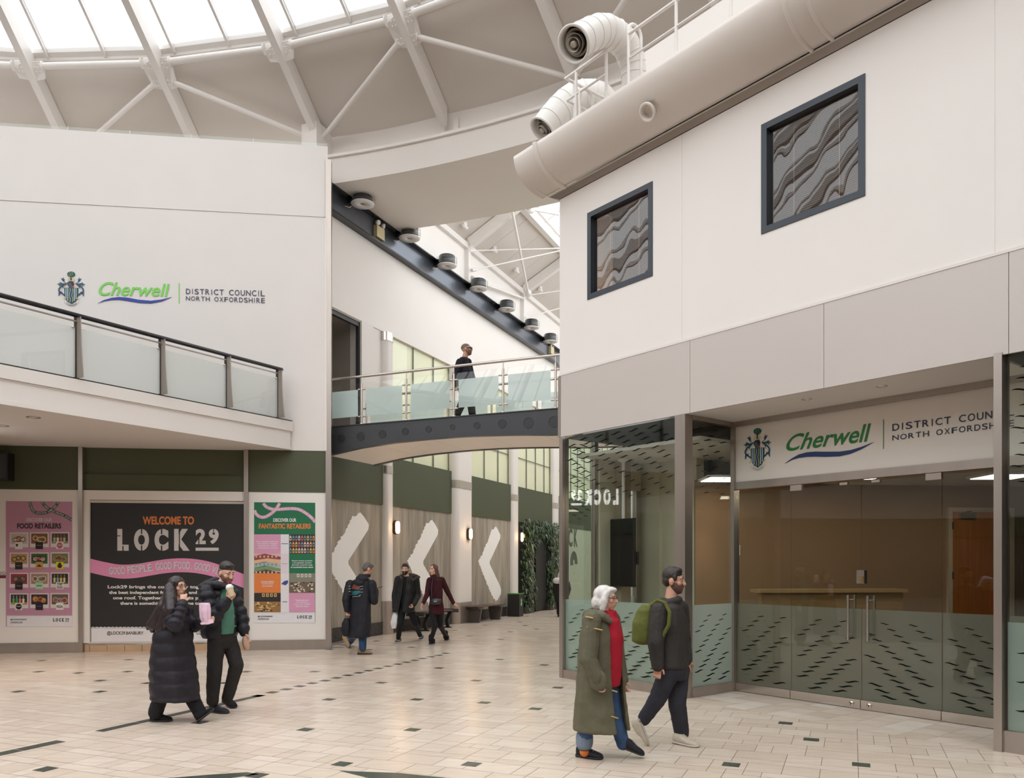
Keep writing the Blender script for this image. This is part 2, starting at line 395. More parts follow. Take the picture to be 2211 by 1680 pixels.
# rafters in the picture: one object each
NTH = ('leftmost', 'second', 'third', 'fourth', 'fifth', 'sixth')
rin, rout = 9.0, 20.72
def rafter_mesh(m, th, deep=.40, wd=.15):
    s = V((math.cos(th), -math.sin(th), 0)) * wd / 2
    p = []
    for dz in (0, deep):
        a, b = rp_(rout, th, rafz(rout) + dz), rp_(rin, th, rafz(rin) + dz)
        p += [a - s, a + s, b + s, b - s]
    return m.hexa(p)
tube_r = RO * (1 - .08809)
raf = {}
for k in range(0, 7):
    m = MB(); rafter_mesh(m, th_(k))
    p = rp_(rout, th_(k), rafz(rout))
    r = thing('roof_rafter', 'white steel roof rafter, %s' % ('just off the left edge of the photo' if k == 0 else 'the leftmost that crosses the skylight' if k == 1 else 'crossing the skylight, %s from the left' % NTH[k - 1] if k < 5 else 'passing behind the big white duct' if k == 5 else 'behind the white railing top right'), 'rafter', p, 'roof rafters')
    m.build('web', STEELW, r)
    raf[k] = r
    # bolted gusset plates either side at the tie tube, bigger where the braces meet
    big = k % 2 == 0
    zc = rafz(tube_r) + .12; th = th_(k)
    for sgn in (-1, 1):
        g = MB(); s = V((math.cos(th), -math.sin(th), 0)) * sgn; rad = V((math.sin(th), math.cos(th), -PITCH)).normalized(); upv = V((0, 0, 1))
        c = rp_(tube_r, th, zc)
        q = [c + s * .07 + upv * .12, c + s * .30 + upv * .12, c + s * .33 - upv * .02 + rad * .02, c + s * .27 + rad * (.42 if big else .16) - upv * .08, c + s * .07 + rad * (.46 if big else .2) - upv * .08]
        g.prism(q, rad.cross(s).normalized() * .02)
        for bi in ((.13, .0), (.13, .07), (.21, .0), (.21, .07)) + (((.12, .26), (.19, .26), (.12, .33), (.19, .33)) if big else ()):
            g.lathe(c + s * bi[0] + rad * bi[1] - upv * (.02 + bi[1] * .3) - V((0, 0.012, .006)), (0, -1, -.3), [(.017, 0), (.017, .012), (.001, .016)], 8)
        g.build('gusset_plate', STEELW, r)
# tie tubes between rafters and diagonal braces
for k in range(0, 6):
    a, b = rp_(tube_r, th_(k), rafz(tube_r) + .12), rp_(tube_r, th_(k + 1), rafz(tube_r) + .12); d = (b - a).normalized()
    m = MB(); m.tube(a + d * .32, b - d * .32, .068, 16)
    t = m.build('tie_tube', STEELW)
    for e, sg in ((a + d * .30, 1), (b - d * .30, -1)):
        f = MB(); f.lathe(e, d * sg, [(.10, 0), (.10, .02), (.068, .021)], 16); f.build('end_flange', STEELW, t)
    tag(t, 'white horizontal roof tie tube under the skylight, %s' % ('cut by the left edge of the photo', 'between the first and second rafter', 'between the second and third rafter', 'between the third and fourth rafter', 'right of the fourth rafter', 'far right behind the duct')[k], 'tube', 'roof tie tubes')
for k0, k1 in ((2, 1), (2, 3), (4, 3), (4, 5), (6, 5)):
    a = rp_(tube_r + .28, th_(k0), rafz(tube_r + .28) + .05); b = rp_(20.6, th_(k1), rafz(20.6) + .12); d = (b - a).normalized()
    sg = V((math.cos(th_(k0)), -math.sin(th_(k0)), 0)) * (1 if k1 > k0 else -1)
    a = a + sg * .2; b = b - sg * .12; d = (b - a).normalized()
    m = MB(); m.tube(a, b, .052, 14); t = m.build('roof_brace', STEELW)
    f = MB(); f.lathe(a, d, [(.08, -.01), (.08, .012)], 14); f.build('end_flange', STEELW, t)
    f = MB(); f.lathe(b, -d, [(.075, -.01), (.075, .012)], 14); f.build('end_flange', STEELW, t)
    tag(t, {(2, 1): 'short diagonal roof brace left of the second rafter, its foot hidden by the wall', (2, 3): 'long diagonal roof brace running down right to the wall corner', (4, 3): 'steep diagonal roof brace rising right from the white wall corner', (4, 5): 'long shallow diagonal roof brace running right to the railing', (6, 5): 'diagonal roof brace seen behind the big white duct'}[(k0, k1)], 'brace', 'diagonal roof braces')
# skylight bays in the picture
PANE = glass('skylight_pane', (.98, .985, .99), boost=.6)
for k in range(-1, 7):
    a, b = th_(k), th_(k + 1)
    up = V((0, 0, 1)); o = .06
    wv = MB(); wv.mat(0)
    r1 = 9.0
    pa, pb, pc, pd = rp_(R_S - .12, a, panz(R_S - .12) + o), rp_(R_S - .12, b, panz(R_S - .12) + o), rp_(r1, b, panz(r1) + o), rp_(r1, a, panz(r1) + o)
    f = MB()     # sill band
    for r0, r2, dz in ((R_S + .06, R_S - .05, -.03), (R_S - .03, R_S - .14, .02)):
        q = [rp_(r0, a, panz(r0) + dz), rp_(r0, b, panz(r0) + dz), rp_(r2, b, panz(r2) + dz), rp_(r2, a, panz(r2) + dz)]
        f.hexa(q + [p + V((0, 0, .09)) for p in q])
    bay = struct(f, 'window_%d' % (k + 2), STEELW, 'skylight bay of the atrium roof')
    wv.hexa([pa, pb, pc, pd] + [p + V((0, 0, .012)) for p in (pa, pb, pc, pd)]); wv.build('pane', PANE, bay)
    for t in (.13, .58):
        th = a + (b - a) * t; gb = MB(); gb.beam(rp_(R_S - .1, th, panz(R_S - .1) - .0), rp_(r1, th, panz(r1) - .0), .055, .09)
        gb.build('glazing_bar', STEELW, bay)
# the rest of the ring of rafters and the atrium wall behind the camera, seen only in reflections
m = MB()
for k in range(7, NB):
    th = ths(k) if k < NB - 2 else th_(k - NB)
    rafter_mesh(m, th)
for k in range(7, NB - 1):
    m.tube(rp_(tube_r, ths(k), rafz(tube_r) + .12), rp_(tube_r, ths(k + 1), rafz(tube_r) + .12), .068, 8)
for k in range(NB):
    a = ths(k) if k < NB - 2 else th_(k - NB)
    for t in (.13, .58): m.beam(rp_(R_S, a + DTH * t, panz(R_S) + .03), rp_(9.0, a + DTH * t, panz(9.0) + .03), .055, .09)
m.lathe(V((RC.x, RC.y, panz(9.0) - .3)), (0, 0, 1), [(9.1, 0), (9.1, .5), (8.8, .5), (8.8, 0), (9.1, 0)], 44, False)
struct(m, 'ceiling_frame', STEELW, 'far side of the skylight frame')
m = MB()
t0, t1 = math.radians(62), math.radians(338)
arc_strip(m.mat(3), [(20.78, 4.05), (21.1, 4.05), (21.1, 11.5), (20.78, 11.5)], t0, t1, 60)
arc_strip(m.mat(1), [(20.80, 3.1), (21.1, 3.1), (21.1, 4.05), (20.80, 4.05)], t0, t1, 60)
arc_strip(m.mat(2), [(20.9, 0), (21.1, 0), (21.1, 3.1), (20.9, 3.1)], t0, t1, 60)
struct(m, 'wall_back', [WHITE, GREEN, mat('dim_shopfront', S(92, 82, 72), .4, var=.3, scale=.4), mat('beige_back_wall', S(178, 168, 158), .6)], 'far side of the round atrium')

# ================================================================ CORRIDOR
def cw(px, b=0.0): return CW.hit(px, HY, b)[0]
TE = 24.0
m = MB(); m.box(CW, -.4, TE, 0, .4, 7.49, 11.35); struct(m, 'wall_corridor_upper', WHITE, 'white upper wall of the corridor')
t_door = cw(779); t_p2 = cw(826)
m = MB(); m.box(CW, -.02, TE, -.03, .4, 3.2, 4.42); struct(m, 'wall_corridor_band', GREEN, 'olive green band along the corridor wall')
# dark first-floor doorway, white pilaster next to it
m = MB(); m.mat(0).box(CW, -.4, t_door - .05, 2.0, 2.2, 4.42, 7.49); m.box(CW, t_door, t_door + .1, .1, 2.0, 4.42, 7.49)
m.mat(1).box(CW, -.4, t_door - .02, .0, 2.0, 7.44, 7.49); m.mat(2).box(CW, -.4, t_door - .02, .02, .10, 7.34, 7.44); m.box(CW, t_door - .06, t_door, .02, .1, 4.42, 7.44)
m.mat(1).box(CW, -.4, t_door, .0, 2.0, 4.36, 4.42)
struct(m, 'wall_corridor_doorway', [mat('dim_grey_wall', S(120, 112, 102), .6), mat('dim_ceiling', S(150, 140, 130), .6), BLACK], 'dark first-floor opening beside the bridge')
m = MB(); m.box(CW, t_door, t_door + .5, -.03, .3, 4.42, 7.49); m.box(CW, t_door + .5, t_p2, .02, .3, 4.42, 7.49)
struct(m, 'wall_corridor_pilaster', WHITE2, 'white flat pilaster beside the first-floor opening')
# pale yellow-green glazing above the green band
PALE = mat('pale_green_backing', S(246, 246, 212), .5, var=.03, scale=.8)
m = MB(); m.box(CW, t_p2, TE, .10, .2, 4.42, 7.49); struct(m, 'wall_corridor_backing', PALE, 'pale yellow-green wall behind the clerestory glass')
bounds = [cw(849), cw(980), cw(1018), cw(1107), cw(1120), cw(1196), cw(1204), TE]
wi = 20
for a, b in ((bounds[0], bounds[1]), (bounds[2], bounds[3]), (bounds[4], bounds[5]), (bounds[6], bounds[7])):
    m = MB(); n = max(3, int((b - a) / .85)); st = (b - a) / n
    for i in range(n):
        for z0, z1 in ((4.42, 5.45), (5.46, 7.49)):
            m.box(CW, a + i * st + .012, a + (i + 1) * st - .012, .06, .075, z0 + .01, z1 - .01)
    o = struct(m, 'window_%d' % wi, CLEARG, 'pale green glazed panels above the green band'); wi += 1
    m = MB()
    for i in range(n + 1): m.box(CW, a + i * st - .01, a + i * st + .01, .055, .09, 4.42, 7.49)
    m.box(CW, a, b, .055, .085, 5.445, 5.465)
    m.build('glazing_bead', mat('thin_grey_bead', S(120, 124, 108), .5), o)
# timber-look panels with dark brick base
BOARD = None
def board_mat():
    m = bpy.data.materials.new('weathered_concrete_boards'); m.use_nodes = True; nt = m.node_tree; N = nt.nodes; L = nt.links; p = N['Principled BSDF']; p.inputs['Roughness'].default_value = .7
    g = N.new('ShaderNodeNewGeometry'); rp = N.new('ShaderNodeValToRGB'); rp.color_ramp.elements[0].color = S(156, 148, 136); rp.color_ramp.elements[1].color = S(172, 164, 151)
    L.new(g.outputs['Random Per Island'], rp.inputs[0]); tc = N.new('ShaderNodeTexCoord'); mp = N.new('ShaderNodeMapping'); mp.inputs['Scale'].default_value = (3, 3, .35); L.new(tc.outputs['Object'], mp.inputs[0])
    nz = N.new('ShaderNodeTexNoise'); nz.inputs['Scale'].default_value = 2.0; nz.inputs['Detail'].default_value = 6; L.new(mp.outputs[0], nz.inputs[0])
    r2 = N.new('ShaderNodeValToRGB'); r2.color_ramp.elements[0].color = (.66, .64, .62, 1); r2.color_ramp.elements[1].color = (1.12, 1.1, 1.08, 1); r2.color_ramp.elements[0].position = .3; r2.color_ramp.elements[1].position = .7
    L.new(nz.outputs['Fac'], r2.inputs[0]); mx = N.new('ShaderNodeMix'); mx.data_type = 'RGBA'; mx.blend_type = 'MULTIPLY'; mx.inputs[0].default_value = 1
    L.new(rp.outputs[0], mx.inputs[6]); L.new(r2.outputs[0], mx.inputs[7]); L.new(mx.outputs[2], p.inputs['Base Color']); return m
BOARD = board_mat()
t = -.1; m = MB()
while t < cw(1112):
    m.box(CW, t + .003, t + .447, 0, .3, .30, 3.2); t += .45
struct(m, 'wall_corridor', BOARD, 'grey board panels along the corridor')
m = MB()
for r in range(4):
    t = -.1 + (.11 if r % 2 else 0)
    while t < cw(1112):
        m.box(CW, t + .004, t + .216, -.035, .2, r * .072 + .004, r * .072 + .068); t += .22
m.box(CW, -.1, cw(1112), -.03, .2, 0, .285)
m.box(CW, -.1, cw(1112), -.045, .1, .288, .31)
struct(m, 'baseboard_corridor', mat('dark_brick', S(62, 58, 55), .6, var=.2, scale=12, bump=.4), 'dark brick base of the corridor wall')
# pilasters along the wall
def rounded_col(u0, u1, proud, z0, z1, m):
    n = 8; pts = []
    r = min((u1 - u0) / 2, proud)
    for i in range(n + 1):
        a = PI / 2 * i / n; pts.append((u0 + r - r * math.cos(a), -proud + r - r * math.sin(a)))
    for i in range(n + 1):
        a = PI / 2 * i / n; pts.append((u1 - r + r * math.sin(a), -proud + r - r * math.cos(a)))
    pts += [(u1, .05), (u0, .05)]
    return m.prism([CW(u, b, z0) for u, b in pts], (0, 0, z1 - z0))
COLS = [(cw(832, -.1), cw(850, -.1), .13, 4.42, 7.49), (cw(981, -.12), cw(1018, -.12), .20, .62, 7.49), (cw(1107, -.1), cw(1120, -.1), .12, .5, 7.49), (cw(1196, -.1), cw(1207, -.1), .12, .0, 7.49)]
for i, (a, b, pr, z0, z1) in enumerate(COLS):
    m = MB(); rounded_col(a, b, pr, 0, 7.49, m)
    o = struct(m, 'trim_%d' % (i + 10), WHITE2, 'cream pilaster of the corridor wall')
    mm = MB(); rounded_col(a - .012, b + .012, pr + .014, (3.98, 3.95, 3.9, 3.9)[i], (4.17, 4.17, 4.1, 4.1)[i], mm); mm.build('steel_collar', INOX2, o)
    if i == 0: mm = MB(); rounded_col(a - .012, b + .012, pr + .014, 7.27, 7.48, mm); mm.build('steel_collar', INOX2, o)
    if i < 2:
        mm = MB(); rounded_col(a - .02, b + .02, pr + .022, 0, (.82, .62)[i] + .0, mm); mm.build('steel_base', INOX, o)
# far end of the corridor and its right side
m = MB(); m.box(CW, TE - .1, TE + .3, -12, 0, 0, 16.2); struct(m, 'wall_far', WHITE, 'white far end of the corridor')
m = MB(); m.box(CW, cw(1200), TE, -.01, .2, 0, 3.2); struct(m, 'wall_corridor_end', mat('pale_sage_panel', S(186, 190, 168), .5), 'pale panel beyond the leafy doorway')
m = MB(); m.box(CW, -1.2, TE, -8.0, -7.7, 0, 8.6); struct(m, 'wall_corridor_right', WHITE, 'right side of the corridor')
# pitched corridor roof
EZ, ESL = 11.25, .553
def rf(t, k, dz=0): return CW(t, -k, EZ + ESL * k + dz)
ksky = 0.0
def roof_hit(px, py, dz=0):
    d = V(((px - CX) / FPX, 1, (HY - py) / FPX)); n = (CW.b * ESL + V((0, 0, 1))).normalized()
    k = (rf(0, 0, dz) - V((0, 0, EYE))).dot(n) / d.dot(n); p = d * k + V((0, 0, EYE)); q = p - CW.o
    return q.dot(CW.a), -q.dot(CW.b)
ksky = roof_hit(1150, 478)[1]; 
TS = 3.2
m = MB()
t = TS
while t < TE:
    q = [rf(t + .006, -.1, .2), rf(t + 1.194, -.1, .2), rf(t + 1.194, ksky, .2), rf(t + .006, ksky, .2)]
    m.hexa(q + [p + V((0, 0, .1)) for p in q]); t += 1.2
struct(m, 'ceiling_corridor', CEIL, 'pitched panelled ceiling of the corridor')
m = MB(); m.box(CW, TS, TE, -7.9, -7.88, 8.6, 15.9); struct(m, 'window_31', PANE, 'added unseen side glazing that lets more light into the corridor')  # unseen glazing, added so more sky light reaches the corridor wall
m = MB(); m.beam(rf(TS, ksky, .12), rf(TE, ksky, .12), .18, .22); m.beam(rf(TS, ksky + .12, .3), rf(TE, ksky + .12, .3), .08, .12)
struct(m, 'trim_20', STEELW, 'white edge frame of the corridor skylight')
m = MB(); m.beam(rf(TS - 3, .05, -.02), rf(TE, .05, -.02), .14, .16)
struct(m, 'trim_21', STEELW, 'white eaves rail above the corridor wall')
sk = MB(); q = [rf(TS, ksky, .36), rf(TE, ksky, .36), rf(TE, 8.0, .36), rf(TS, 8.0, .36)]; sk.hexa(q + [p + V((0, 0, .02)) for p in q])
sko = struct(sk, 'window_30', PANE, 'sloping skylight of the corridor')
t = TS
while t < TE:
    g = MB(); g.beam(rf(t, ksky, .34), rf(t, 8.0, .34), .06, .1); g.build('glazing_bar', STEELW, sko); t += .95
# ================================================================ RIGHT BUILDING
def rb(px, py=HY, n=0.0): return RB.hit(px, py, n)
def ru(px, n=0.0): return RB.hit(px, HY, n)[0]
U1 = 9.0; Z_F0, Z_F1, Z_G = 3.69, 4.655, 7.34
w1 = (ru(1269), ru(1409.5), rb(1269, 648)[1], rb(1269, 461)[1])
w2 = (ru(1644.5), ru(1868.5), rb(1645, 506)[1], rb(1645, 270)[1])
J1, J2 = ru(1472.5), ru(2149)
m = MB()
def wbox(a, b, z0, z1): m.box(RB, a, b, 0, .25, z0, z1)
wbox(0, w1[0], Z_F1, Z_G); wbox(w1[0], w1[1], Z_F1, w1[2]); wbox(w1[0], w1[1], w1[3], Z_G); wbox(w1[1], J1 - .005, Z_F1, Z_G)
wbox(J1 + .005, w2[0], Z_F1, Z_G); wbox(w2[0], w2[1], Z_F1, w2[2]); wbox(w2[0], w2[1], w2[3], Z_G); wbox(w2[1], J2 - .005, Z_F1, Z_G)
wbox(J2 + .005, U1, Z_F1, Z_G)
m.box(RB, J1 - .02, J1 + .02, .005, .2, Z_F1, Z_G); m.box(RB, J2 - .02, J2 + .02, .005, .2, Z_F1, Z_G)
m.box(RB, 0, .25, .25, 6, Z_F0, Z_G)                                         # flank towards the corridor
struct(m, 'wall_right', WHITER, 'white upper wall of the council office block')
m = MB(); js = [0.0] + [ru(x) for x in (1491, 1780, 2179)] + [U1]
for a, b in zip(js, js[1:]): m.box(RB, a + .003, b - .003, -.012, .018, Z_F0, Z_F1 - .03)
m.box(RB, 0, U1, .0185, .2, Z_F0 + .102, Z_F1 - .001)
struct(m, 'wall_right_fascia', BEIGE, 'grey-beige fascia panels above the glazed shopfront')
m = MB(); m.box(RB, 0, U1, -.018, .1, Z_F1 - .03, Z_F1); struct(m, 'trim_30', WHITE2, 'white drip edge over the fascia')
m = MB(); m.box(RB, -.02, .035, -.02, .12, Z_F0, Z_F1 - .03); struct(m, 'trim_31', INOX, 'steel edge of the fascia corner')
# gutter, curved parapet, roof terrace
m = MB()
u0 = -.22
m.hexa([RB(u0 + .20, -.0, 7.352), RB(U1, -.0, 7.352), RB(U1, .25, 7.352), RB(u0 + .20, .25, 7.352), RB(u0 + .04, -.07, 7.425), RB(U1, -.07, 7.425), RB(U1, .25, 7.425), RB(u0 + .04, .25, 7.425)])
m.mat(1).box(RB, u0 + .04, U1, -.078, -.066, 7.418, 7.43)
struct(m, 'trim_32', [mat('dark_gutter_metal', S(150, 142, 135), .4, .5), STEELW], 'dark splayed gutter strip under the curved parapet')
def prof(sc=1.0, n=14): return [(-.10 - .58 * sc * math.sin(PI / 2 * i / n), 7.90 - .47 * sc * math.cos(PI / 2 * i / n)) for i in range(n + 1)]
def sweep(m, sc0, us, thick=.035):
    po, pi = prof(sc0), prof(sc0 - thick / .5)
    ring = po + pi[::-1]
    return m.loft([[RB(u, n, z) for n, z in ring] for u in us], True, True)
ue = ru(1111, -.66)
m = MB(); sweep(m, 1.0, [ue + .0, ue + .02, ru(1399, -.52) - .16, ru(1399, -.52) + .16, U1])
par = struct(m, 'wall_right_parapet', mat('cream_curved_cladding', S(224, 216, 209), .35, var=.01, spec=.4), 'half-round cream parapet running along the roof edge')
m = MB(); m.lathe(RB(0, 0, 0), (0, 0, 1), [(0, 0), (0, 0)], 3); m = MB()
rings = []
for i in range(9):
    a = PI / 2 * i / 8; sc = .93 * math.cos(a) + .001; rings.append([RB(ue + .13 - .26 * math.sin(a), n, z - .04) for n, z in [(-.10 - .58 * sc * math.sin(PI / 2 * k / 12), 7.90 - .47 * sc * math.cos(PI / 2 * k / 12)) for k in range(13)] + [(-.10, 7.90)]])
m.loft(rings, True, True); m.build('end_cap', MATS['cream_curved_cladding'], par)
def bead(px, r):
    u = ru(px, -.66); mm = MB(); mm.ring([RB(u, n, z) for n, z in prof(1.0, 20)], r, 10); mm.build('bead', MATS['cream_curved_cladding'], par)
bead(1158, .045); bead(1690, .026); bead(1735, .026)
# round port in the parapet
pu, pz = rb(1399, 245, -.52); fr = .62
c = RB(pu, -.545, pz); nrm = (RB(0, -1, 0) - RB(0, 0, 0)) * .80 + V((0, 0, -.60))
cut = MB().lathe(c - nrm * .08, nrm, [(0, 0), (.083, 0), (.083, .3), (0, .3)], 32).build('cutter', BLACK); bo = par.modifiers.new('b', 'BOOLEAN'); bo.operation = 'DIFFERENCE'; bo.solver = 'EXACT'; bo.object = cut
bpy.context.view_layer.update(); par.data = bpy.data.meshes.new_from_object(par.evaluated_get(bpy.context.evaluated_depsgraph_get())); par.modifiers.clear(); bpy.data.objects.remove(cut)
mm = MB(); mm.lathe(c - nrm * .03, nrm, [(.118, .0), (.118, .024), (.112, .030), (.092, .030), (.086, .024), (.083, -.07), (.0, -.07)], 32, True, False)
mm.build('round_port', MATS['cream_curved_cladding'], par)
m = MB(); m.box(RB, -.1, U1, -.6, 6, 7.80, 7.84); struct(m, 'ceiling_terrace_deck', BEIGE, 'plant deck behind the curved parapet')
tw = rb(1393, 112, .75)[1]; tu = ru(1366, .75)
m = MB(); m.box(RB, tu, U1, .75, .95, 7.47, tw); struct(m, 'wall_right_plant', WHITE, 'white plant-room wall behind the railing')
# windows of the upper wall
WPANE = None
def wavy_glass():
    m = glass('wavy_window_glass', (.94, .94, .93), 1.55, 0.0, 1.0); return m; nt = m.node_tree; N = nt.nodes; L = nt.links
    tc = N.new('ShaderNodeTexCoord'); nz = N.new('ShaderNodeTexNoise'); nz.inputs['Scale'].default_value = 1.5; nz.inputs['Detail'].default_value = 1; L.new(tc.outputs['Object'], nz.inputs[0])
    b = N.new('ShaderNodeBump'); b.inputs['Strength'].default_value = .05; b.inputs['Distance'].default_value = .010; L.new(nz.outputs['Fac'], b.inputs['Height'])
    for n in N:
        if n.type == 'BSDF_GLOSSY': L.new(b.outputs[0], n.inputs['Normal'])
    return m
WPANE = wavy_glass()
NAVY = mat('navy_window_frame', S(46, 53, 63), .35, .1, var=.05)
SLAT = mat('blind_slat', S(196, 166, 146), .5, var=.04)
DIMROOM = mat('dim_room', S(92, 66, 50), .8, var=.1)
for i, (a, b, z0, z1) in enumerate((w1, w2)):
    fw = .075
    m = MB(); m.box(RB, a, b, -.012, .12, z0, z0 + fw); m.box(RB, a, b, -.012, .12, z1 - fw, z1); m.box(RB, a, a + fw, -.012, .12, z0 + fw, z1 - fw); m.box(RB, b - fw, b, -.012, .12, z0 + fw, z1 - fw)
    o = struct(m, 'window_%d' % (40 + i), NAVY, ('smaller dark framed office window at the corner', 'larger dark framed office window reflecting the skylight')[i])
    m = MB(); NN = 22; gp = lambda i_, j_, e: RB(a + fw + (b - a - 2 * fw) * i_ / NN, .055 + e + (.0008 * noise.noise(V((i_ * .23 + i * 9, j_ * .14, .5))) + .0002 * noise.noise(V((i_ * .5, j_ * .3 + i * 4, 1.5)))), z0 + fw + (z1 - z0 - 2 * fw) * j_ / NN)
    for e in (0, .008): m.add([gp(i_, j_, e) for j_ in range(NN + 1) for i_ in range(NN + 1)], [(j_ * (NN + 1) + i_, j_ * (NN + 1) + i_ + 1, (j_ + 1) * (NN + 1) + i_ + 1, (j_ + 1) * (NN + 1) + i_) for j_ in range(NN) for i_ in range(NN)], True)
    m.build('pane', WPANE, o)
    m = MB(); z = z0 + fw + .012
    while z < z1 - fw - .01:
        m.hexa([RB(a + fw + .005, .115, z), RB(b - fw - .005, .115, z), RB(b - fw - .005, .134, z + .010), RB(a + fw + .005, .134, z + .010)] + [RB(a + fw + .005, .115, z + .0012), RB(b - fw - .005, .115, z + .0012), RB(b - fw - .005, .134, z + .0112), RB(a + fw + .005, .134, z + .0112)]); z += .024
    m.build('blind', SLAT, o)
    m = MB()
    for t in (.28, .72): m.tube(RB(a + (b - a) * t, .112, z0 + fw), RB(a + (b - a) * t, .112, z1 - fw), .0025, 6)
    m.build('blind_cord', SLAT, o)
m = MB(); m.box(RB, .25, U1, .9, 1.0, Z_F1, Z_G); m.box(RB, .25, U1, .25, 1.0, Z_F1, Z_F1 + .05); m.box(RB, .25, U1, .25, 1.0, Z_G - .1, Z_G)
struct(m, 'wall_office', DIMROOM, 'dim office behind the upper windows')
for uu, en in (((w1[0] + w1[1]) / 2, 16), ((w2[0] + w2[1]) / 2 + .3, 10)):  # added warm fill lights, hidden below the sills; no lamp known there
    L = bpy.data.lights.new('office_fill_light', 'POINT'); L.energy = en; L.color = (1, .72, .5); L.shadow_soft_size = .12
    lo = bpy.data.objects.new('office_fill_light', L); C.collection.objects.link(lo); lo.location = RB(uu, .62, 5.05)

# ---------------------------------------------------------------- glazed shopfront
UP0, UP1 = 2.28, 2.45; ND = 1.05; UQ0, UQ1 = ru(2148), ru(2166)
ZT0, ZT1 = 2.755, 2.865
FZ = 1.205
def wave(m, F, u, n, z, L, h, s=1):
    K = 9; top, bot = [], []
    for i in range(K + 1):
        t = i / K; x = (t - .5) * L; y = h * .46 * math.sin((t - .5) * 2 * PI * .82) * s; th = h * .36 * math.sin(PI * t) ** .8 + .0008
        top.append((u + x, z + y + th)); bot.append((u + x, z + y - th))
    pts = top + bot[::-1]; k = len(m.v); m.add([F(a, n, b) for a, b in pts], [[i, i + 1, 2 * K - i, 2 * K + 1 - i] for i in range(K)])
INK = mat('dark_wave_vinyl', S(17, 23, 20), .95, var=.05, spec=.05)
def waves(F, a, b, n, z0, z1, du, dz, shift, fade, s=1, Lk=.205, hk=.026, seed=0, shift2=None):
    m = MB(); r = 0; z = z0
    while z <= z1:
        t = (z - z0) / max(1e-6, z1 - z0); k = 1 - .5 * t if fade == 'up' else .5 + .5 * t if fade == 'down' else 1
        off = (r * shift) % du; u = a - du + off
        while u < b + du:
            L = Lk * k
            if u - L / 2 > a + .015 and u + L / 2 < b - .015: wave(m, F, u, n, z, L, hk * k, s)
            u += du
        z += dz; r += 1
    return m
def glazed(name, F, a, b, n, z0, z1, label, gm=None, cut=None, lower=True, upper=False, dirn=1, dense=False):
    m = MB(); m.box(F, a, b, n, n + .012, z0, z1); o = struct(m, name, gm or GLASS, label)
    if lower:
        m = MB(); m.box(F, a, b, n + .0125, n + .0132, z0, FZ); m.build('frosted_film', FROSTD if gm else FROST, o)
        waves(F, a, b, n - .0015 if name != 'window_51' else n + .0145, z0 + .07, FZ - .10, .33, .066, .080 * dirn, 'up', dirn).build('wave_marks', INK, o)
    if upper:
        waves(F, a, b, n - .0015, 2.70 if not dense else 2.45, z1 - .05, .34 if not dense else .24, .070 if not dense else .05, .10 * (-dirn), 'down', 1 if not dense else -1).build('wave_marks', INK, o)
    return o
glazed('window_50', RB, .075, UP0, .04, .13, Z_F0, 'tall glass shopfront pane between the corner and the steel post', upper=True)
F2 = Frame(RB(UP1 - .03, 0, 0), RB(0, 1, 0) - RB(0, 0, 0), RB(1, 0, 0) - RB(0, 0, 0))      # return pane, runs into the building
glazed('window_51', F2, .12, ND - .03, -.0, .13, Z_F0 - .05, 'narrow return pane beside the entrance', upper=True)
F3 = Frame(RB(.05, 0, 0), RB(0, 1, 0) - RB(0, 0, 0), RB(1, 0, 0) - RB(0, 0, 0))            # corridor side
glazed('window_52', F3, .12, .645, 0, .13, Z_F0, 'side pane on the corridor side of the corner', upper=True, dense=True)
glazed('window_53', F3, 1.34, 1.60, 0, .13, 2.95, 'second small side pane behind the screen', upper=True, dense=True)
glazed('window_54', RB, UQ1 + .02, U1, .04, .20, Z_F0, 'glass shopfront pane at the right edge', upper=True, dense=True)
for nm, args in (('trim_40', (0, .075, -.01, .12, 0, Z_F0)), ('trim_41', (UP0, UP1, -.02, .13, 0, Z_F0)), ('trim_42', (UQ0, UQ1, -.03, .15, 0, Z_F0 + .02)), ('trim_43', (.075, UP0, .0, .10, 0, .13)), ('trim_44', (UQ1, U1, .0, .10, 0, .20)), ('trim_45', (UP1 - .04, UP1 + .02, ND - .06, ND + .06, 0, Z_F0 - .04))):
    m = MB(); m.box(RB, *args); struct(m, nm, INOX, 'brushed steel shopfront frame')
m = MB(); m.box(F2, .12, ND - .03, -.03, .05, 0, .13); m.box(F2, .12, ND, -.03, .04, Z_F0 - .06, Z_F0); struct(m, 'trim_46', INOX, 'brushed steel foot of the return pane')
m = MB(); m.box(F3, .12, 1.7, -.03, .05, 0, .13); m.box(F3, .645, .72, -.03, .06, .13, Z_F0); m.box(F3, 1.60, 1.70, -.03, .06, .13, Z_F0); m.box(F3, 1.27, 1.34, -.03, .06, .13, Z_F0); struct(m, 'trim_47', INOX, 'steel frame of the corridor side panes')
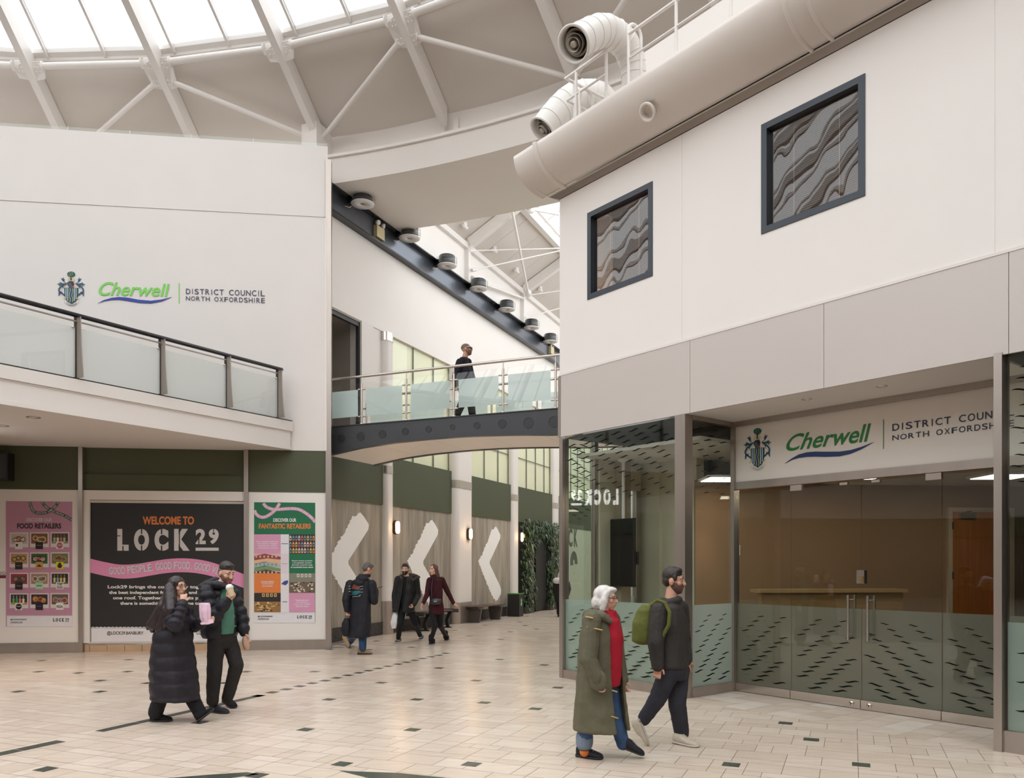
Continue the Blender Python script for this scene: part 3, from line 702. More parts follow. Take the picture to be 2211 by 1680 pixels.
# soffit over the entrance with two downlights, sign header
m = MB(); m.box(RB, UP1, UQ0, .0185, ND + .1, Z_F0, Z_F0 + .1); struct(m, 'ceiling_entrance', WHITE2, 'cream soffit over the entrance')
m = MB(); m.box(RB, UP1, UQ0 + .2, ND - .06, ND + .02, 3.62, Z_F0); m.box(RB, UP1, UQ0 + .2, ND - .035, ND + .07, ZT0 + .01, ZT1); struct(m, 'trim_48', INOX, 'steel rails above and below the sign')
for i, (px, py) in enumerate(((1742, 862), (1904, 834))):
    d = V(((px - CX) / FPX, 1, (HY - py) / FPX)); p = V((0, 0, EYE)) + d * ((Z_F0 - EYE) / d.z)
    m = MB(); m.lathe(p + V((0, 0, .002)), (0, 0, -1), [(.062, 0), (.060, .006), (.047, .007), (.043, .0)], 24); o = m.build('downlight', INOX2)
    m = MB(); m.lathe(p + V((0, 0, .001)), (0, 0, -1), [(.043, .0), (.0, .0005)], 24); m.build('lamp', mat('unlit_lamp', S(120, 112, 104), .3), o)
    tag(o, ('recessed downlight in the entrance soffit, nearer the crest', 'recessed downlight in the entrance soffit, nearer the right steel post')[i], 'downlight', 'entrance downlights')
# doors and sidelights
D = [UP1 + .02, ru(1708, ND), ru(1859.7, ND), ru(2034, ND), UQ0 + .22]
def leaf(name, a, b, label, isdoor, hx=None):
    o = glazed(name, RB, a + .004, b - .004, ND, .115, ZT0 - .02, label, GLASSD, dirn=1 if a < D[2] - .01 else -1)
    m = MB(); m.box(RB, a + .004, b - .004, ND - .022, ND + .034, .008, .115); m.build('bottom_rail', INOX2, o)
    return o
l0 = leaf('window_60', D[0], D[1], 'fixed glass sidelight left of the entrance doors', False)
l1 = leaf('door_1', D[1], D[2], 'left glass entrance door with a steel pull handle', True)
l2 = leaf('door_2', D[2], D[3], 'right glass entrance door with a steel pull handle', True)
l3 = leaf('window_61', D[3], D[4], 'fixed glass sidelight right of the entrance doors', False)
for o, px, lk in ((l1, 1832, D[2] - .11), (l2, 1874.5, D[2] + .11)):
    hu = ru(px, ND - .06)
    m = MB()
    for nn in (-.07, .085): m.tube(RB(hu, ND + nn, .83), RB(hu, ND + nn, 1.37), .0165, 14)
    for zz in (.89, 1.31): m.tube(RB(hu, ND - .07, zz), RB(hu, ND + .085, zz), .008, 10)
    m.build('pull_handle', INOX2, o)
    m = MB(); m.lathe(RB(lk, ND - .022, .062), RB(0, -1, 0) - RB(0, 0, 0), [(.030, 0), (.030, .008), (.024, .016), (.0, .017)], 20); m.mat(1).box(RB, lk - .004, lk + .004, ND - .042, ND - .038, .045, .075); m.build('floor_lock', [INOX2, BLACK], o)
m = MB(); m.box(RB, D[2] - .045, D[2] + .05, ND - .03, ND + .04, 1.51, 1.67); o = m.build('lock_case', INOX2, l2)
m = MB(); m.box(RB, D[2] + .005, D[2] + .04, ND - .042, ND - .03, 1.525, 1.60); m.lathe(RB(D[2] + .022, ND - .042, 1.57), RB(0, -1, 0) - RB(0, 0, 0), [(.009, 0), (.009, .008), (0, .009)], 12); m.build('lock_cylinder', mat('brass', S(170, 140, 90), .3, .9), o)
for o, a, b in ((l1, D[1] + .0, D[1] + .16), (l2, D[3] - .17, D[3] - .0)):
    m = MB(); m.box(RB, a, b, ND - .02, ND + .03, ZT0 - .07, ZT0 + .005); m.build('top_pivot', INOX2, o)
for u in (D[2] - .22, D[2] + .18):
    m = MB(); m.box(RB, u - .05, u + .05, ND - .012, ND + .03, ZT0 - .045, ZT0 - .015); m.build('door_stop', INOX2, l1 if u < D[2] else l2)
# ---------------------------------------------------------------- lobby behind the glass
TAN = mat('tan_lobby_wall', S(150, 119, 92), .6, var=.015)
SAGE = mat('sage_lobby_wall', S(196, 188, 166), .6, var=.015)
LW = Frame((2.85, 12.39), (1, .10), (-.10, 1))
m = MB(); m.box(LW, 0, 7.5, 0, .2, 0, 3.05); struct(m, 'wall_lobby', TAN, 'tan back wall of the lobby')
m = MB(); m.mat(0).box(RB, .06, .5, 1.72, 1.9, 0, 3.45); m.box(RB, .5, 1.2, 1.78, 1.96, 0, 3.45); m.box(F3, .72, 1.05, -.03, .1, .13, 3.45); m.mat(1).box(F3, 1.05, 1.27, -.03, .24, 0, 3.45)
m.mat(0).box(F3, 1.28, 1.66, -.03, .1, 2.95, 3.45)
struct(m, 'wall_lobby_side', [SAGE, mat('brown_pier', S(150, 134, 116), .6)], 'sage side walls of the lobby')
m = MB(); m.box(RB, .05, UP1 - .05, .35, 7.0, 3.40, 3.45); m.box(RB, UP1 - .05, U1, ND + .12, 7.0, 3.0, 3.06); m.box(RB, UP1 - .06, UP1 - .03, ND + .12, 7.0, 3.0, 3.45)
struct(m, 'ceiling_lobby', mat('grey_lobby_ceiling', S(216, 209, 202), .6), 'suspended ceiling of the lobby')
m = MB(); m.box(RB, .05, UP1 - .02, .14, 7.0, 3.67, 3.70); m.box(RB, UP1 - .02, U1, ND + .11, 7.0, 3.67, 3.70); m.box(RB, .05, U1, 6.95, 7.0, 0, 3.7)
m.box(RB, U1 - .05, U1, .1, 7.0, 0, 3.7); m.box(RB, UQ0 + .02, U1, .02, ND + .11, 3.695, 3.74); m.box(RB, .0, .04, 1.9, 7.0, 0, 3.68); m.box(RB, UQ1 + .1, U1, ND + .1, ND + .12, 3.06, 3.67)
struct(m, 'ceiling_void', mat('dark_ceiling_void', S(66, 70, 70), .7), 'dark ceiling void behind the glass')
for i, (cx_, cy_) in enumerate(((3.1, 11.55), (4.9, 11.2), (6.9, 11.2))):
    m = MB(); m.cube((cx_, cy_, 2.985), (.66, .66, .03), 0); o = m.build('ceiling_light', STEELW)
    m = MB(); m.cube((cx_, cy_, 2.967), (.58, .58, .008), 0); m.build('diffuser', glow('led_panel', (1.0, .86, .68, 1), (9.0, .5, 7.0)[i]), o)
    tag(o, ('bright square ceiling light behind the narrow return pane', 'dim square ceiling light above the reception desk', 'dim square ceiling light near the wooden door')[i], 'ceiling light', 'lobby ceiling lights')
spot = bpy.data.lights.new('lobby_spot', 'SPOT'); spot.energy = 55; spot.color = (1, .82, .62); spot.spot_size = math.radians(46); spot.spot_blend = .9; spot.shadow_soft_size = .05
so = bpy.data.objects.new('lobby_spot', spot); C.collection.objects.link(so); so.location = LW(.12, -.28, 2.97)
# wooden door
dl, dr = LW.hit(2052, HY)[0], LW.hit(2176, HY)[0]; dz = LW.hit(2100, 1106)[1]
m = MB(); m.box(LW, dl, dr, -.05, 0, 0, dz)
dd = struct(m, 'door_3', mat('oak_door_veneer', S(168, 100, 46), .4, var=.16, scale=3, stretch=(8, 8, .5)), 'oak veneer door at the back of the lobby')
m = MB(); m.box(LW, dl - .07, dl, -.06, 0, 0, dz + .07); m.box(LW, dr, dr + .07, -.06, 0, 0, dz + .07); m.box(LW, dl, dr, -.06, 0, dz, dz + .07); m.build('door_frame', mat('pale_door_frame', S(196, 176, 156), .5), dd)
m = MB(); ca, cz = LW.hit(2064, 1113); cb = LW.hit(2098, 1113)[0]; m.box(LW, ca, cb, -.12, -.05, cz - .05, cz + .03); m.beam(LW(ca + .1, -.1, cz + .05), LW(cb - .02, -.04, cz + .07), .02, .015); m.build('door_closer', INOX2, dd)
m = MB()
for z in (.5, 1.5, 2.3): m.box(LW, dl - .012, dl + .012, -.066, -.05, z, z + .12)
m.build('hinge', INOX2, dd)
# slatted timber panel right of the door, seen through the right-hand pane
m = MB(); t = dr + .12
while t < 6.9: m.box(LW, t, t + .035, -.05, 0, 0, 2.5); t += .06
struct(m, 'trim_60', mat('dark_timber_slat', S(96, 60, 34), .5, var=.1), 'dark timber slats beside the lobby door')
# reception desk
desk = thing('reception_desk', 'long tan reception desk seen dimly through the glass doors', 'desk', LW(1.7, -.55, 0))
OAK = mat('pale_oak', S(160, 124, 84), .45, var=.1, scale=3, stretch=(.6, 8, 8))
m = MB(); m.box(LW, .75, 2.95, -.75, -.60, 0, 1.32); m.build('front_panel', OAK, desk)
m = MB(); m.box(LW, .70, 3.0, -.80, -.45, 1.32, 1.37); m.build('counter_top', mat('pale_oak_top', S(180, 146, 104), .35, var=.06), desk)
m = MB(); m.box(LW, .75, 2.95, -.60, -.15, .72, .76); m.build('work_surface', OAK, desk)
# white wall switch plate
m = MB(); su, sz = LW.hit(1591, 1188); m.box(LW, su - .05, su + .05, -.012, 0, sz - .08, sz + .08); m.mat(1).box(LW, su - .025, su + .025, -.018, -.012, sz - .03, sz + .03)
tag(m.build('wall_switch', [STEELW, WHITE2]), 'small white switch plate on the tan wall behind the left sidelight', 'switch')
# hanging screen
tn = .95; ta0, ta1 = ru(1307, tn), ru(1368, tn); tz0, tz1 = rb(1307, 1266, tn)[1], rb(1307, 1122, tn)[1]
tv = thing('screen', 'black portrait display screen hung on a pole behind the corner glass', 'screen', RB((ta0 + ta1) / 2, tn, tz0))
m = MB(); m.box(RB, ta0, ta1, tn, tn + .055, tz0, tz1); m.build('casing', BLACK, tv)
m = MB(); m.box(RB, ta0 + .012, ta1 - .012, tn - .003, tn, tz0 + .012, tz1 - .012); m.build('display_glass', mat('dark_display_glass', S(14, 13, 14), .12, var=.02), tv)
m = MB(); pu_ = ru(1346, tn + .08); m.tube(RB(pu_, tn + .08, tz0 + .4), RB(pu_, tn + .08, 3.40), .028, 14); m.lathe(RB(pu_, tn + .08, 3.40), (0, 0, -1), [(.09, 0), (.09, .03), (.03, .05)], 20); m.build('ceiling_pole', STEELW, tv)
m = MB(); m.box(RB, ta1 - .1, ta1 + .03, tn + .055, tn + .09, tz0 + .35, tz0 + .55); m.build('wall_bracket', BLACK, tv)

# ---------------------------------------------------------------- ducts and railing on the roof
def duct(name, pts, radii, label, ring_at, nz_dir=None):
    P = [at(*p) for p in pts]
    # dense polyline (Catmull-Rom) so that bends stay round
    Q, R = [], []
    for i in range(len(P) - 1):
        p0, p1, p2, p3 = P[max(i - 1, 0)], P[i], P[i + 1], P[min(i + 2, len(P) - 1)]
        for k in range(6):
            t = k / 6; Q.append(.5 * ((2 * p1) + (p2 - p0) * t + (2 * p0 - 5 * p1 + 4 * p2 - p3) * t * t + (3 * p1 - p0 - 3 * p2 + p3) * t ** 3)); R.append(radii[i] + (radii[i + 1] - radii[i]) * t)
    Q.append(P[-1]); R.append(radii[-1])
    DW = mat('white_spiral_duct', S(226, 223, 218), .4, .0, var=.02)
    m = MB(); m.ring(Q, R, 28, caps=False)
    d = thing(name, label, 'duct', Q[0]); m.build('duct_pipe', DW, d)
    for i in range(3, len(Q) - 2, 3):
        m = MB(); t = (Q[i + 1] - Q[i - 1]).normalized(); m.lathe(Q[i] - t * .008, t, [(R[i], 0), (R[i] + .008, .003), (R[i] + .008, .013), (R[i], .016)], 28)
        m.build('seam_ring', DW, d)
    e = Q[-1]; t = (Q[-1] - Q[-2]).normalized(); r = R[-1]
    m = MB(); m.lathe(e, t, [(r, -.02), (r + .022, 0), (r + .025, .018), (r + .01, .026), (r - .010, .02), (r - .010, -.14)], 32, True, False); m.build('nozzle_rim', DW, d)
    m = MB(); DK = mat('grey_diffuser', S(172, 164, 154), .4, .2)
    m.lathe(e, t, [(r - .012, -.14), (.0, -.14)], 28); m.mat(1)
    for k, (rr, h) in enumerate(((.78, -.10), (.60, -.05), (.42, -.01))):
        m.lathe(e, t, [(r * rr * .8, h - .05), (r * rr * .82, h), (r * rr, h + .045), (r * rr * .96, h + .045), (r * rr * .74, h), (r * rr * .72, h - .05)], 28)
    m.lathe(e, t, [(r * .2, -.1), (r * .2, .03), (r * .15, .04), (0, .04)], 20)
    m.build('diffuser_cone', [mat('dark_duct_inside', S(60, 54, 48), .7), DK], d)
    return d
duct('air_duct', [(1372, 256, 10.95), (1370, 190, 10.95), (1366, 140, 10.92), (1347, 92, 10.8), (1308, 68, 10.62), (1276, 74, 10.40), (1240, 95, 10.14)], [.17, .17, .175, .19, .20, .20, .205], 'large white ventilation duct bending over the railing with its open nozzle facing the hall', None)
duct('air_duct', [(1330, 330, 12.3), (1310, 225, 12.3), (1280, 205, 12.2), (1240, 212, 12.15), (1208, 238, 12.1), (1172, 280, 12.02)], [.17, .18, .21, .22, .215, .20], 'smaller-looking white ventilation duct poking out low behind the parapet end', None)
RN = -.55
rail = thing('roof_railing', 'white tubular safety railing on top of the curved parapet', 'railing', RB(3, RN, 7.9))
def rr(px, py, n=RN): u, z = RB.hit(px, py, n); return RB(u, n, z)
zr_top, zr_mid = rb(1309, 108, RN)[1], rb(1309, 160, RN)[1]
def rpos(px, z): return RB(ru(px, RN), RN, z)
m = MB(); m.tube(rpos(1221, zr_top), rpos(1311, zr_top), .022, 12); o = m.build('top_rail', STEELW, rail)
m = MB(); m.tube(rpos(1357, zr_top), RB(U1, RN, zr_top), .022, 12); m.build('top_rail', STEELW, rail)
m = MB(); m.tube(rpos(1225, zr_mid), rpos(1311, zr_mid), .016, 12); m.build('mid_rail', STEELW, rail)
m = MB(); m.tube(rpos(1360, zr_mid), RB(U1, RN, zr_mid), .016, 12); m.build('mid_rail', STEELW, rail)
for px in (1244, 1309, 1460, 1578, 1720, 1900):
    m = MB(); m.tube(rpos(px, 7.845), rpos(px, zr_top), .021, 12); m.build('post', STEELW, rail)
for px, top in ((1357, zr_top + .17), (1252, zr_mid + .08)):
    b = ru(px, RN); pts = [RB(b, RN, 7.845), RB(b, RN, top - .12)] + [RB(b, RN + .12 - .12 * math.cos(PI * i / 8), top - .12 + .12 * math.sin(PI * i / 8)) for i in range(1, 9)] + [RB(b, RN + .24, 7.845)]
    m = MB(); m.ring(pts, .021, 12); m.build('hoop_post', STEELW, rail)
b = ru(1222, RN)
m = MB(); m.tube(RB(b, RN, zr_top), RB(b, RN + .9, zr_top), .022, 12); m.tube(RB(b + .02, RN, zr_mid), RB(b + .02, RN + .9, zr_mid), .016, 12); m.build('return_rail', STEELW, rail)
m = MB(); m.tube(RB(b + .03, RN + .14, 7.845), RB(b + .03, RN + .14, zr_top), .021, 12); m.build('post', STEELW, rail)
# ================================================================ SIGNS AND POSTERS
_glyph = {}
def glyphs(s, bold=0.0, shear=0.0):
    key = (s, bold, shear)
    if key not in _glyph:
        cu = bpy.data.curves.new('lettering', 'FONT'); cu.body = s; cu.size = 1; cu.offset = bold; cu.shear = shear; cu.resolution_u = 5
        ob = bpy.data.objects.new('lettering', cu); C.collection.objects.link(ob)
        bpy.context.view_layer.update(); dg = bpy.context.evaluated_depsgraph_get()
        me = ob.evaluated_get(dg).to_mesh(); _glyph[key] = ([(v.co.x, v.co.y) for v in me.vertices], [tuple(p.vertices) for p in me.polygons])
        ob.evaluated_get(dg).to_mesh_clear(); bpy.data.objects.remove(ob); bpy.data.curves.remove(cu)
    return _glyph[key]
class Sheet:
    """flat printed things on a vertical plane; coordinates are where they stand on that plane"""
    def __init__(s, F, n, step=.0016): s.F, s.n, s.step, s.clip = F, n, step, None
    def P(s, x, y, l=1):
        if s.clip: x = min(max(x, s.clip[0]), s.clip[2]); y = min(max(y, s.clip[1]), s.clip[3])
        u, z = s.F.hit(x, y, s.n); return s.F(u, s.n - l * s.step, z)
    def poly(s, m, pts, l=1): m.poly([s.P(x, y, l) for x, y in pts]); return m
    def rect(s, m, x0, y0, x1, y1, l=1): return s.poly(m, ((x0, y1), (x1, y1), (x1, y0), (x0, y0)), l)
    def ell(s, m, cx, cy, rx, ry, l=1, k=16): return s.poly(m, [(cx + rx * math.cos(2 * PI * i / k), cy + ry * math.sin(2 * PI * i / k)) for i in range(k)], l)
    def line(s, m, pts, w, l=1, taper=False, vert=False):
        L, R = [], []
        for i, p in enumerate(pts):
            a, b = pts[max(0, i - 1)], pts[min(len(pts) - 1, i + 1)]; d = math.hypot(b[0] - a[0], b[1] - a[1]) or 1
            ww = w * (math.sin(PI * i / (len(pts) - 1)) * .9 + .1 if taper else 1)
            nx, ny = (-(b[1] - a[1]) / d * ww / 2, (b[0] - a[0]) / d * ww / 2) if not vert else (0, ww / 2); L.append((p[0] + nx, p[1] + ny)); R.append((p[0] - nx, p[1] - ny))
        n = len(pts); m.add([s.P(x, y, l) for x, y in L + R], [(i, i + 1, n + i + 1, n + i) for i in range(n - 1)]); return m
    def text(s, m, t, box, l=1, bold=0.0, shear=0.0, quad=None):
        v, f = glyphs(t, bold, shear)
        if not v: return m
        xs, ys = [p[0] for p in v], [p[1] for p in v]; a, b, c, d = min(xs), max(xs), min(ys), max(ys)
        x0, y0, x1, y1 = box
        def mp(p):
            fx, fy = (p[0] - a) / (b - a), (p[1] - c) / max(1e-6, d - c)
            if quad:        # four corners TL TR BR BL
                tl, tr, br, bl = quad; tx = tl[0] + (tr[0] - tl[0]) * fx, tl[1] + (tr[1] - tl[1]) * fx; bx = bl[0] + (br[0] - bl[0]) * fx, bl[1] + (br[1] - bl[1]) * fx
                return bx[0] + (tx[0] - bx[0]) * fy, bx[1] + (tx[1] - bx[1]) * fy
            return x0 + (x1 - x0) * fx, y1 + (y0 - y1) * fy
        m.add([s.P(*mp(p), l) for p in v], f); return m
    def path_text(s, m, t, pts, h, l=1, bold=.02, fit=True):
        seg = [math.hypot(b[0] - a[0], b[1] - a[1]) for a, b in zip(pts, pts[1:])]; tot = sum(seg)
        adv = [.28 if c == ' ' else .30 if c in 'I.' else .62 for c in t]; k = tot / sum(adv); x = 0
        for c, ad in zip(t, adv):
            w = ad * k; mid = x + w / 2; acc = 0
            for i, sl in enumerate(seg):
                if acc + sl >= mid or i == len(seg) - 1: break
                acc += sl
            a, b = pts[i], pts[i + 1]; q = (mid - acc) / max(sl, 1e-6); cx, cy = a[0] + (b[0] - a[0]) * q, a[1] + (b[1] - a[1]) * q
            dx, dy = (b[0] - a[0]) / sl, (b[1] - a[1]) / sl; hw = w * (.43 if c != 'I' else .22); hh = h / 2
            if c == '.': s.rect(m, cx - hw * .6, cy + hh * .62, cx + hw * .4, cy + hh, l)
            elif c != ' ':
                co = lambda ex, ey: (cx + dx * ex - dy * ey, cy + dy * ex + dx * ey)
                s.text(m, c, (0, 0, 1, 1), l, bold, 0, (co(-hw, -hh), co(hw, -hh), co(hw, hh), co(-hw, hh)))
            x += w
        return m
def lock_logo(sh, m, x0, y0, x1, y1, fg, bgm, l=2):
    W, H = x1 - x0, y1 - y0; X = lambda t: x0 + W * t
    m.mat(fg)
    for c, a, b in (('L', 0, .112), ('O', .164, .313), ('C', .366, .504), ('K', .56, .713)): sh.text(m, c, (X(a), y0, X(b), y1), l, .07)
    sh.text(m, '2', (X(.772), y0, X(.872), y0 + H * .70), l, .045); sh.text(m, '9', (X(.902), y0, X(1), y0 + H * .70), l, .045)
    sh.rect(m, X(.772), y0 + H * .86, X(1), y1, l)
    m.mat(bgm)
    for a, b, t0, t1 in ((.05, .062, .78, 1.02), (.233, .246, -.02, .24), (.233, .246, .76, 1.02), (.43, .444, -.02, .24), (.43, .444, .76, 1.02), (.608, .618, -.02, 1.02), (.80, .81, .4, .72), (.945, .953, -.02, .15)): sh.rect(m, X(a), y0 + H * t0, X(b), y0 + H * t1, l + 1)
    sh.rect(m, x0 - 1, y0 + H * .30, X(.03), y0 + H * .34, l + 1)

def crest(sh, parent, ox, oy, k, skew=0.0, ky=None):
    """coat of arms; ox, oy = middle of the shield top, k = scale; skew follows the wall's perspective"""
    Q = lambda x, y: (ox + (x - 595) * k, oy + (y - 575) * (ky or k) + (x - 595) * k * skew)
    pts = lambda L: [Q(*p) for p in L]
    mir = lambda L: [(1190 - x, y) for x, y in L]
    NAVYC, TEAL, YEL, PALEB = ink('crest_navy', S(28, 60, 112)), ink('crest_green', S(18, 92, 84)), ink('crest_yellow', S(208, 196, 112)), ink('crest_white', S(222, 226, 232))
    INKB = ink('crest_outline', S(30, 36, 48)); STL = ink('crest_steel', S(62, 84, 96)); REDC = ink('crest_red', S(190, 62, 70))
    m = MB(); m.mat(0); sh.poly(m, pts([(425, 570), (765, 570), (760, 740), (740, 832), (693, 900), (600, 952), (505, 900), (455, 832), (432, 740)]), 1)
    m.mat(1); sh.poly(m, pts([(432, 577), (758, 577), (753, 740), (733, 828), (688, 892), (600, 942), (511, 892), (462, 828), (439, 740)]), 2)
    for x, w_, mt, yb in ((474, 14, 3, 838), (492, 22, 2, 862), (516, 14, 3, 885), (673, 16, 3, 885), (695, 20, 2, 862), (715, 14, 3, 845)): m.mat(mt); sh.poly(m, pts([(x - w_ / 2, 578), (x + w_ / 2, 578), (x + w_ / 2, yb), (x - w_ / 2, yb)]), 3)
    wv = lambda cx: [(cx + 11 * math.sin((y - 580) / 22.0 * .62), y) for y in range(585, 925, 14)]
    m.mat(2); sh.poly(m, pts([(568, 580), (628, 580), (628, 905), (600, 935), (568, 915)]), 3)
    m.mat(4); sh.line(m, pts(wv(568)), 11 * k, 4); sh.line(m, pts(wv(626)), 11 * k, 4)
    m.build('shield', [INKB, TEAL, NAVYC, PALEB, YEL], parent)
    m = MB(); m.mat(0)
    for a in range(14): sh.ell(m, *Q(595 + 74 * math.cos(2 * PI * a / 14), 248 + 46 * math.sin(2 * PI * a / 14)), 24 * k, 22 * k, 2, 10)
    sh.ell(m, *Q(595, 245), 74 * k, 50 * k, 3); m.mat(1)
    for x, y in ((570, 218), (620, 212), (540, 262), (578, 255), (622, 240), (650, 275), (600, 285), (560, 290)): sh.ell(m, *Q(x, y), 8 * k, 8 * k, 4, 8)
    m.mat(2); sh.poly(m, pts([(588, 290), (604, 290), (612, 395), (578, 395)]), 4); sh.poly(m, pts([(560, 300), (630, 300), (604, 335), (588, 335)]), 2)
    m.build('tree_crest', [TEAL, YEL, INKB], parent)
    m = MB(); m.mat(0); arc = [(595 + 74 * math.cos(a), 396 + 78 * math.sin(a)) for a in [PI + PI * i / 16 for i in range(17)]]; sh.line(m, pts(arc), 12 * k, 3)
    for x in (528, 560, 625, 660): sh.ell(m, *Q(x, 398), 14 * k, 13 * k, 4, 10)
    m.mat(1); sh.poly(m, pts([(490, 462), (540, 425), (590, 412), (650, 425), (668, 470), (652, 530), (604, 592), (560, 585), (520, 520)]), 3)
    m.mat(2); sh.poly(m, pts([(500, 466), (570, 450), (600, 470), (640, 560), (604, 590), (575, 580)]), 4)
    m.mat(3); sh.ell(m, *Q(645, 552), 24 * k, 24 * k, 5, 12)
    m.build('helm', [YEL, INKB, STL, REDC], parent)
    for fl_ in (0, 1):
        m = MB(); f = mir if fl_ else (lambda L: L)
        m.mat(0)
        sh.poly(m, pts(f([(490, 478), (440, 446), (395, 412), (365, 370), (342, 344), (393, 358), (410, 322), (384, 284), (418, 330), (416, 372), (452, 372), (424, 396), (446, 440), (500, 462)])), 2)
        m.mat(1); sh.poly(m, pts(f([(490, 470), (400, 466), (310, 438), (322, 470), (244, 485), (312, 502), (302, 542), (345, 505), (425, 500), (480, 484)])), 2)
        m.mat(0); sh.line(m, pts(f([(470, 478), (410, 515), (350, 548), (308, 600), (300, 645), (322, 672)])), 34 * k, 3); sh.line(m, pts(f([(322, 672), (360, 695), (438, 752)])), 36 * k, 3)
        sh.poly(m, pts(f([(330, 690), (398, 655), (370, 690), (345, 712)])), 3)
        m.mat(1); sh.poly(m, pts(f([(300, 660), (340, 690), (322, 740), (296, 778), (290, 720)])), 2)
        sh.poly(m, pts(f([(385, 540), (424, 520), (402, 570), (388, 602)])), 2)
        m.mat(2); sh.line(m, pts(f([(415, 560), (450, 520), (490, 505), (470, 560)])), 7 * k, 4); sh.line(m, pts(f([(330, 640), (350, 605), (385, 580)])), 9 * k, 4)
        sh.poly(m, pts(f([(398, 800), (425, 812), (440, 790), (442, 822), (462, 835), (434, 842), (402, 856), (416, 830)])), 3)
        m.build('mantling', [NAVYC, TEAL, YEL], parent)
    m = MB()
    for r in (118, 176): sh.line(m, pts([(600 + r * 1.0 * math.cos(a), 872 + r * .78 * math.sin(a)) for a in [PI * .05 + PI * .9 * i / 20 for i in range(21)]]), 6 * k, 1)
    sh.line(m, pts([(600 + 146 * math.cos(a), 872 + 146 * .78 * math.sin(a)) for a in [PI * .18 + PI * .64 * i / 20 for i in range(21)]]), 13 * k, 1)
    m.build('motto_ribbon', ink('ribbon_grey', S(128, 128, 134)), parent)

def wordmark(sh, parent, boxes, greenm, navy, swm):
    (cq, sw, div, q1, q2) = boxes
    m = MB(); sh.text(m, 'Cherwell', (0, 0, 1, 1), 2, .014, .22, cq); m.build('name_lettering', greenm, parent)
    m = MB(); top, bot = sw; n = len(top); m.add([sh.P(x, y, 2) for x, y in top + bot], [(i, i + 1, n + i + 1, n + i) for i in range(n - 1)]); m.build('swoosh', swm, parent)
    m = MB(); sh.poly(m, div, 2); m.build('divider', greenm, parent)
    m = MB()
    for t, q in (('DISTRICT COUNCIL', q1), ('NORTH OXFORDSHIRE', q2)):
        xs = 0; n = len(t); wd = {'I': .45, ' ': .7, 'N': 1.1, 'O': 1.12, 'C': 1.08, 'D': 1.05, 'H': 1.05}
        ws = [wd.get(c, 1.0) for c in t]; tot = sum(ws) + .28 * (n - 1)
        for c, w_ in zip(t, ws):
            a, b = xs / tot, (xs + w_) / tot; xs += w_ + .28
            if c == ' ': continue
            if c == 'I': a, b = a + (b - a) * .33, b - (b - a) * .33
            tl, tr, br, bl = q; L = lambda p, r, f: (p[0] + (r[0] - p[0]) * f, p[1] + (r[1] - p[1]) * f)
            sh.text(m, c, (0, 0, 1, 1), 2, .006, 0, (L(tl, tr, a), L(tl, tr, b), L(bl, br, b), L(bl, br, a)))
    m.build('council_lettering', navy, parent)
SGL = Sheet(LB, -.004, .004)
g = thing('council_sign', 'crest and council lettering with a lime green name on the left white wall', 'sign', LB(4, 0, 5.9), 'council signs')
crest(SGL, g, 154, 622, 1 / 11.055, .015)
zx = lambda x, y: (x / 3.07, 560 + y / 3.07)
top = [zx(*p) for p in ((648, 292), (690, 270), (740, 256), (790, 250), (850, 255), (920, 268), (1000, 275), (1070, 267), (1140, 250))]
bot = [zx(*p) for p in ((650, 293), (692, 278), (740, 270), (790, 268), (850, 277), (920, 289), (1000, 293), (1070, 280), (1140, 252))]
wordmark(SGL, g, ([zx(668, 148), zx(1126, 162), zx(1126, 248), zx(648, 240)], (top, bot), [zx(1185, 157), zx(1190, 157), zx(1190, 292), zx(1185, 292)], [zx(1233, 195), zx(1756, 208), zx(1756, 246), zx(1233, 230)], [zx(1233, 245), zx(1756, 258), zx(1756, 291), zx(1233, 273)]), ink('lime_green', S(122, 206, 84)), ink('dark_navy', S(48, 52, 82)), ink('royal_blue', S(32, 58, 150)))
# sign over the entrance
SN = ND - .02
g = thing('council_sign', 'white entrance sign board with crest and dark green council name above the glass doors', 'sign', RB(3.5, SN, 2.86), 'council signs')
m = MB(); m.box(RB, UP1 + .02, UQ0 + .35, SN, SN + .03, ZT1, 3.62); m.build('board', mat('sign_board_white', S(226, 220, 213), .35, var=.01), g)
SGR = Sheet(RB, SN, .003)
crest(SGR, g, 1636, 968, .089, -.10, .112)
zy = lambda x, y: (1560 + x / 3.396, 740 + y / 3.396)
top = [zy(*p) for p in ((458, 886), (510, 848), (560, 820), (620, 804), (680, 799), (760, 800), (860, 799), (940, 788), (1020, 764), (1112, 728))]
bot = [zy(*p) for p in ((460, 887), (512, 860), (560, 846), (620, 838), (680, 836), (760, 838), (860, 834), (940, 816), (1020, 782), (1112, 730))]
wordmark(SGR, g, ([zy(490, 676), zy(1090, 590), zy(1084, 724), zy(458, 800)], (top, bot), [zy(1179, 565), zy(1184, 565), zy(1184, 780), zy(1179, 780)], [zy(1247, 598), zy(2140, 478), zy(2140, 534), zy(1247, 648)], [zy(1247, 680), zy(2140, 565), zy(2140, 612), zy(1247, 718)]), ink('leaf_green', S(34, 122, 58)), ink('dark_navy2', S(34, 42, 66)), ink('deep_blue', S(24, 54, 104)))

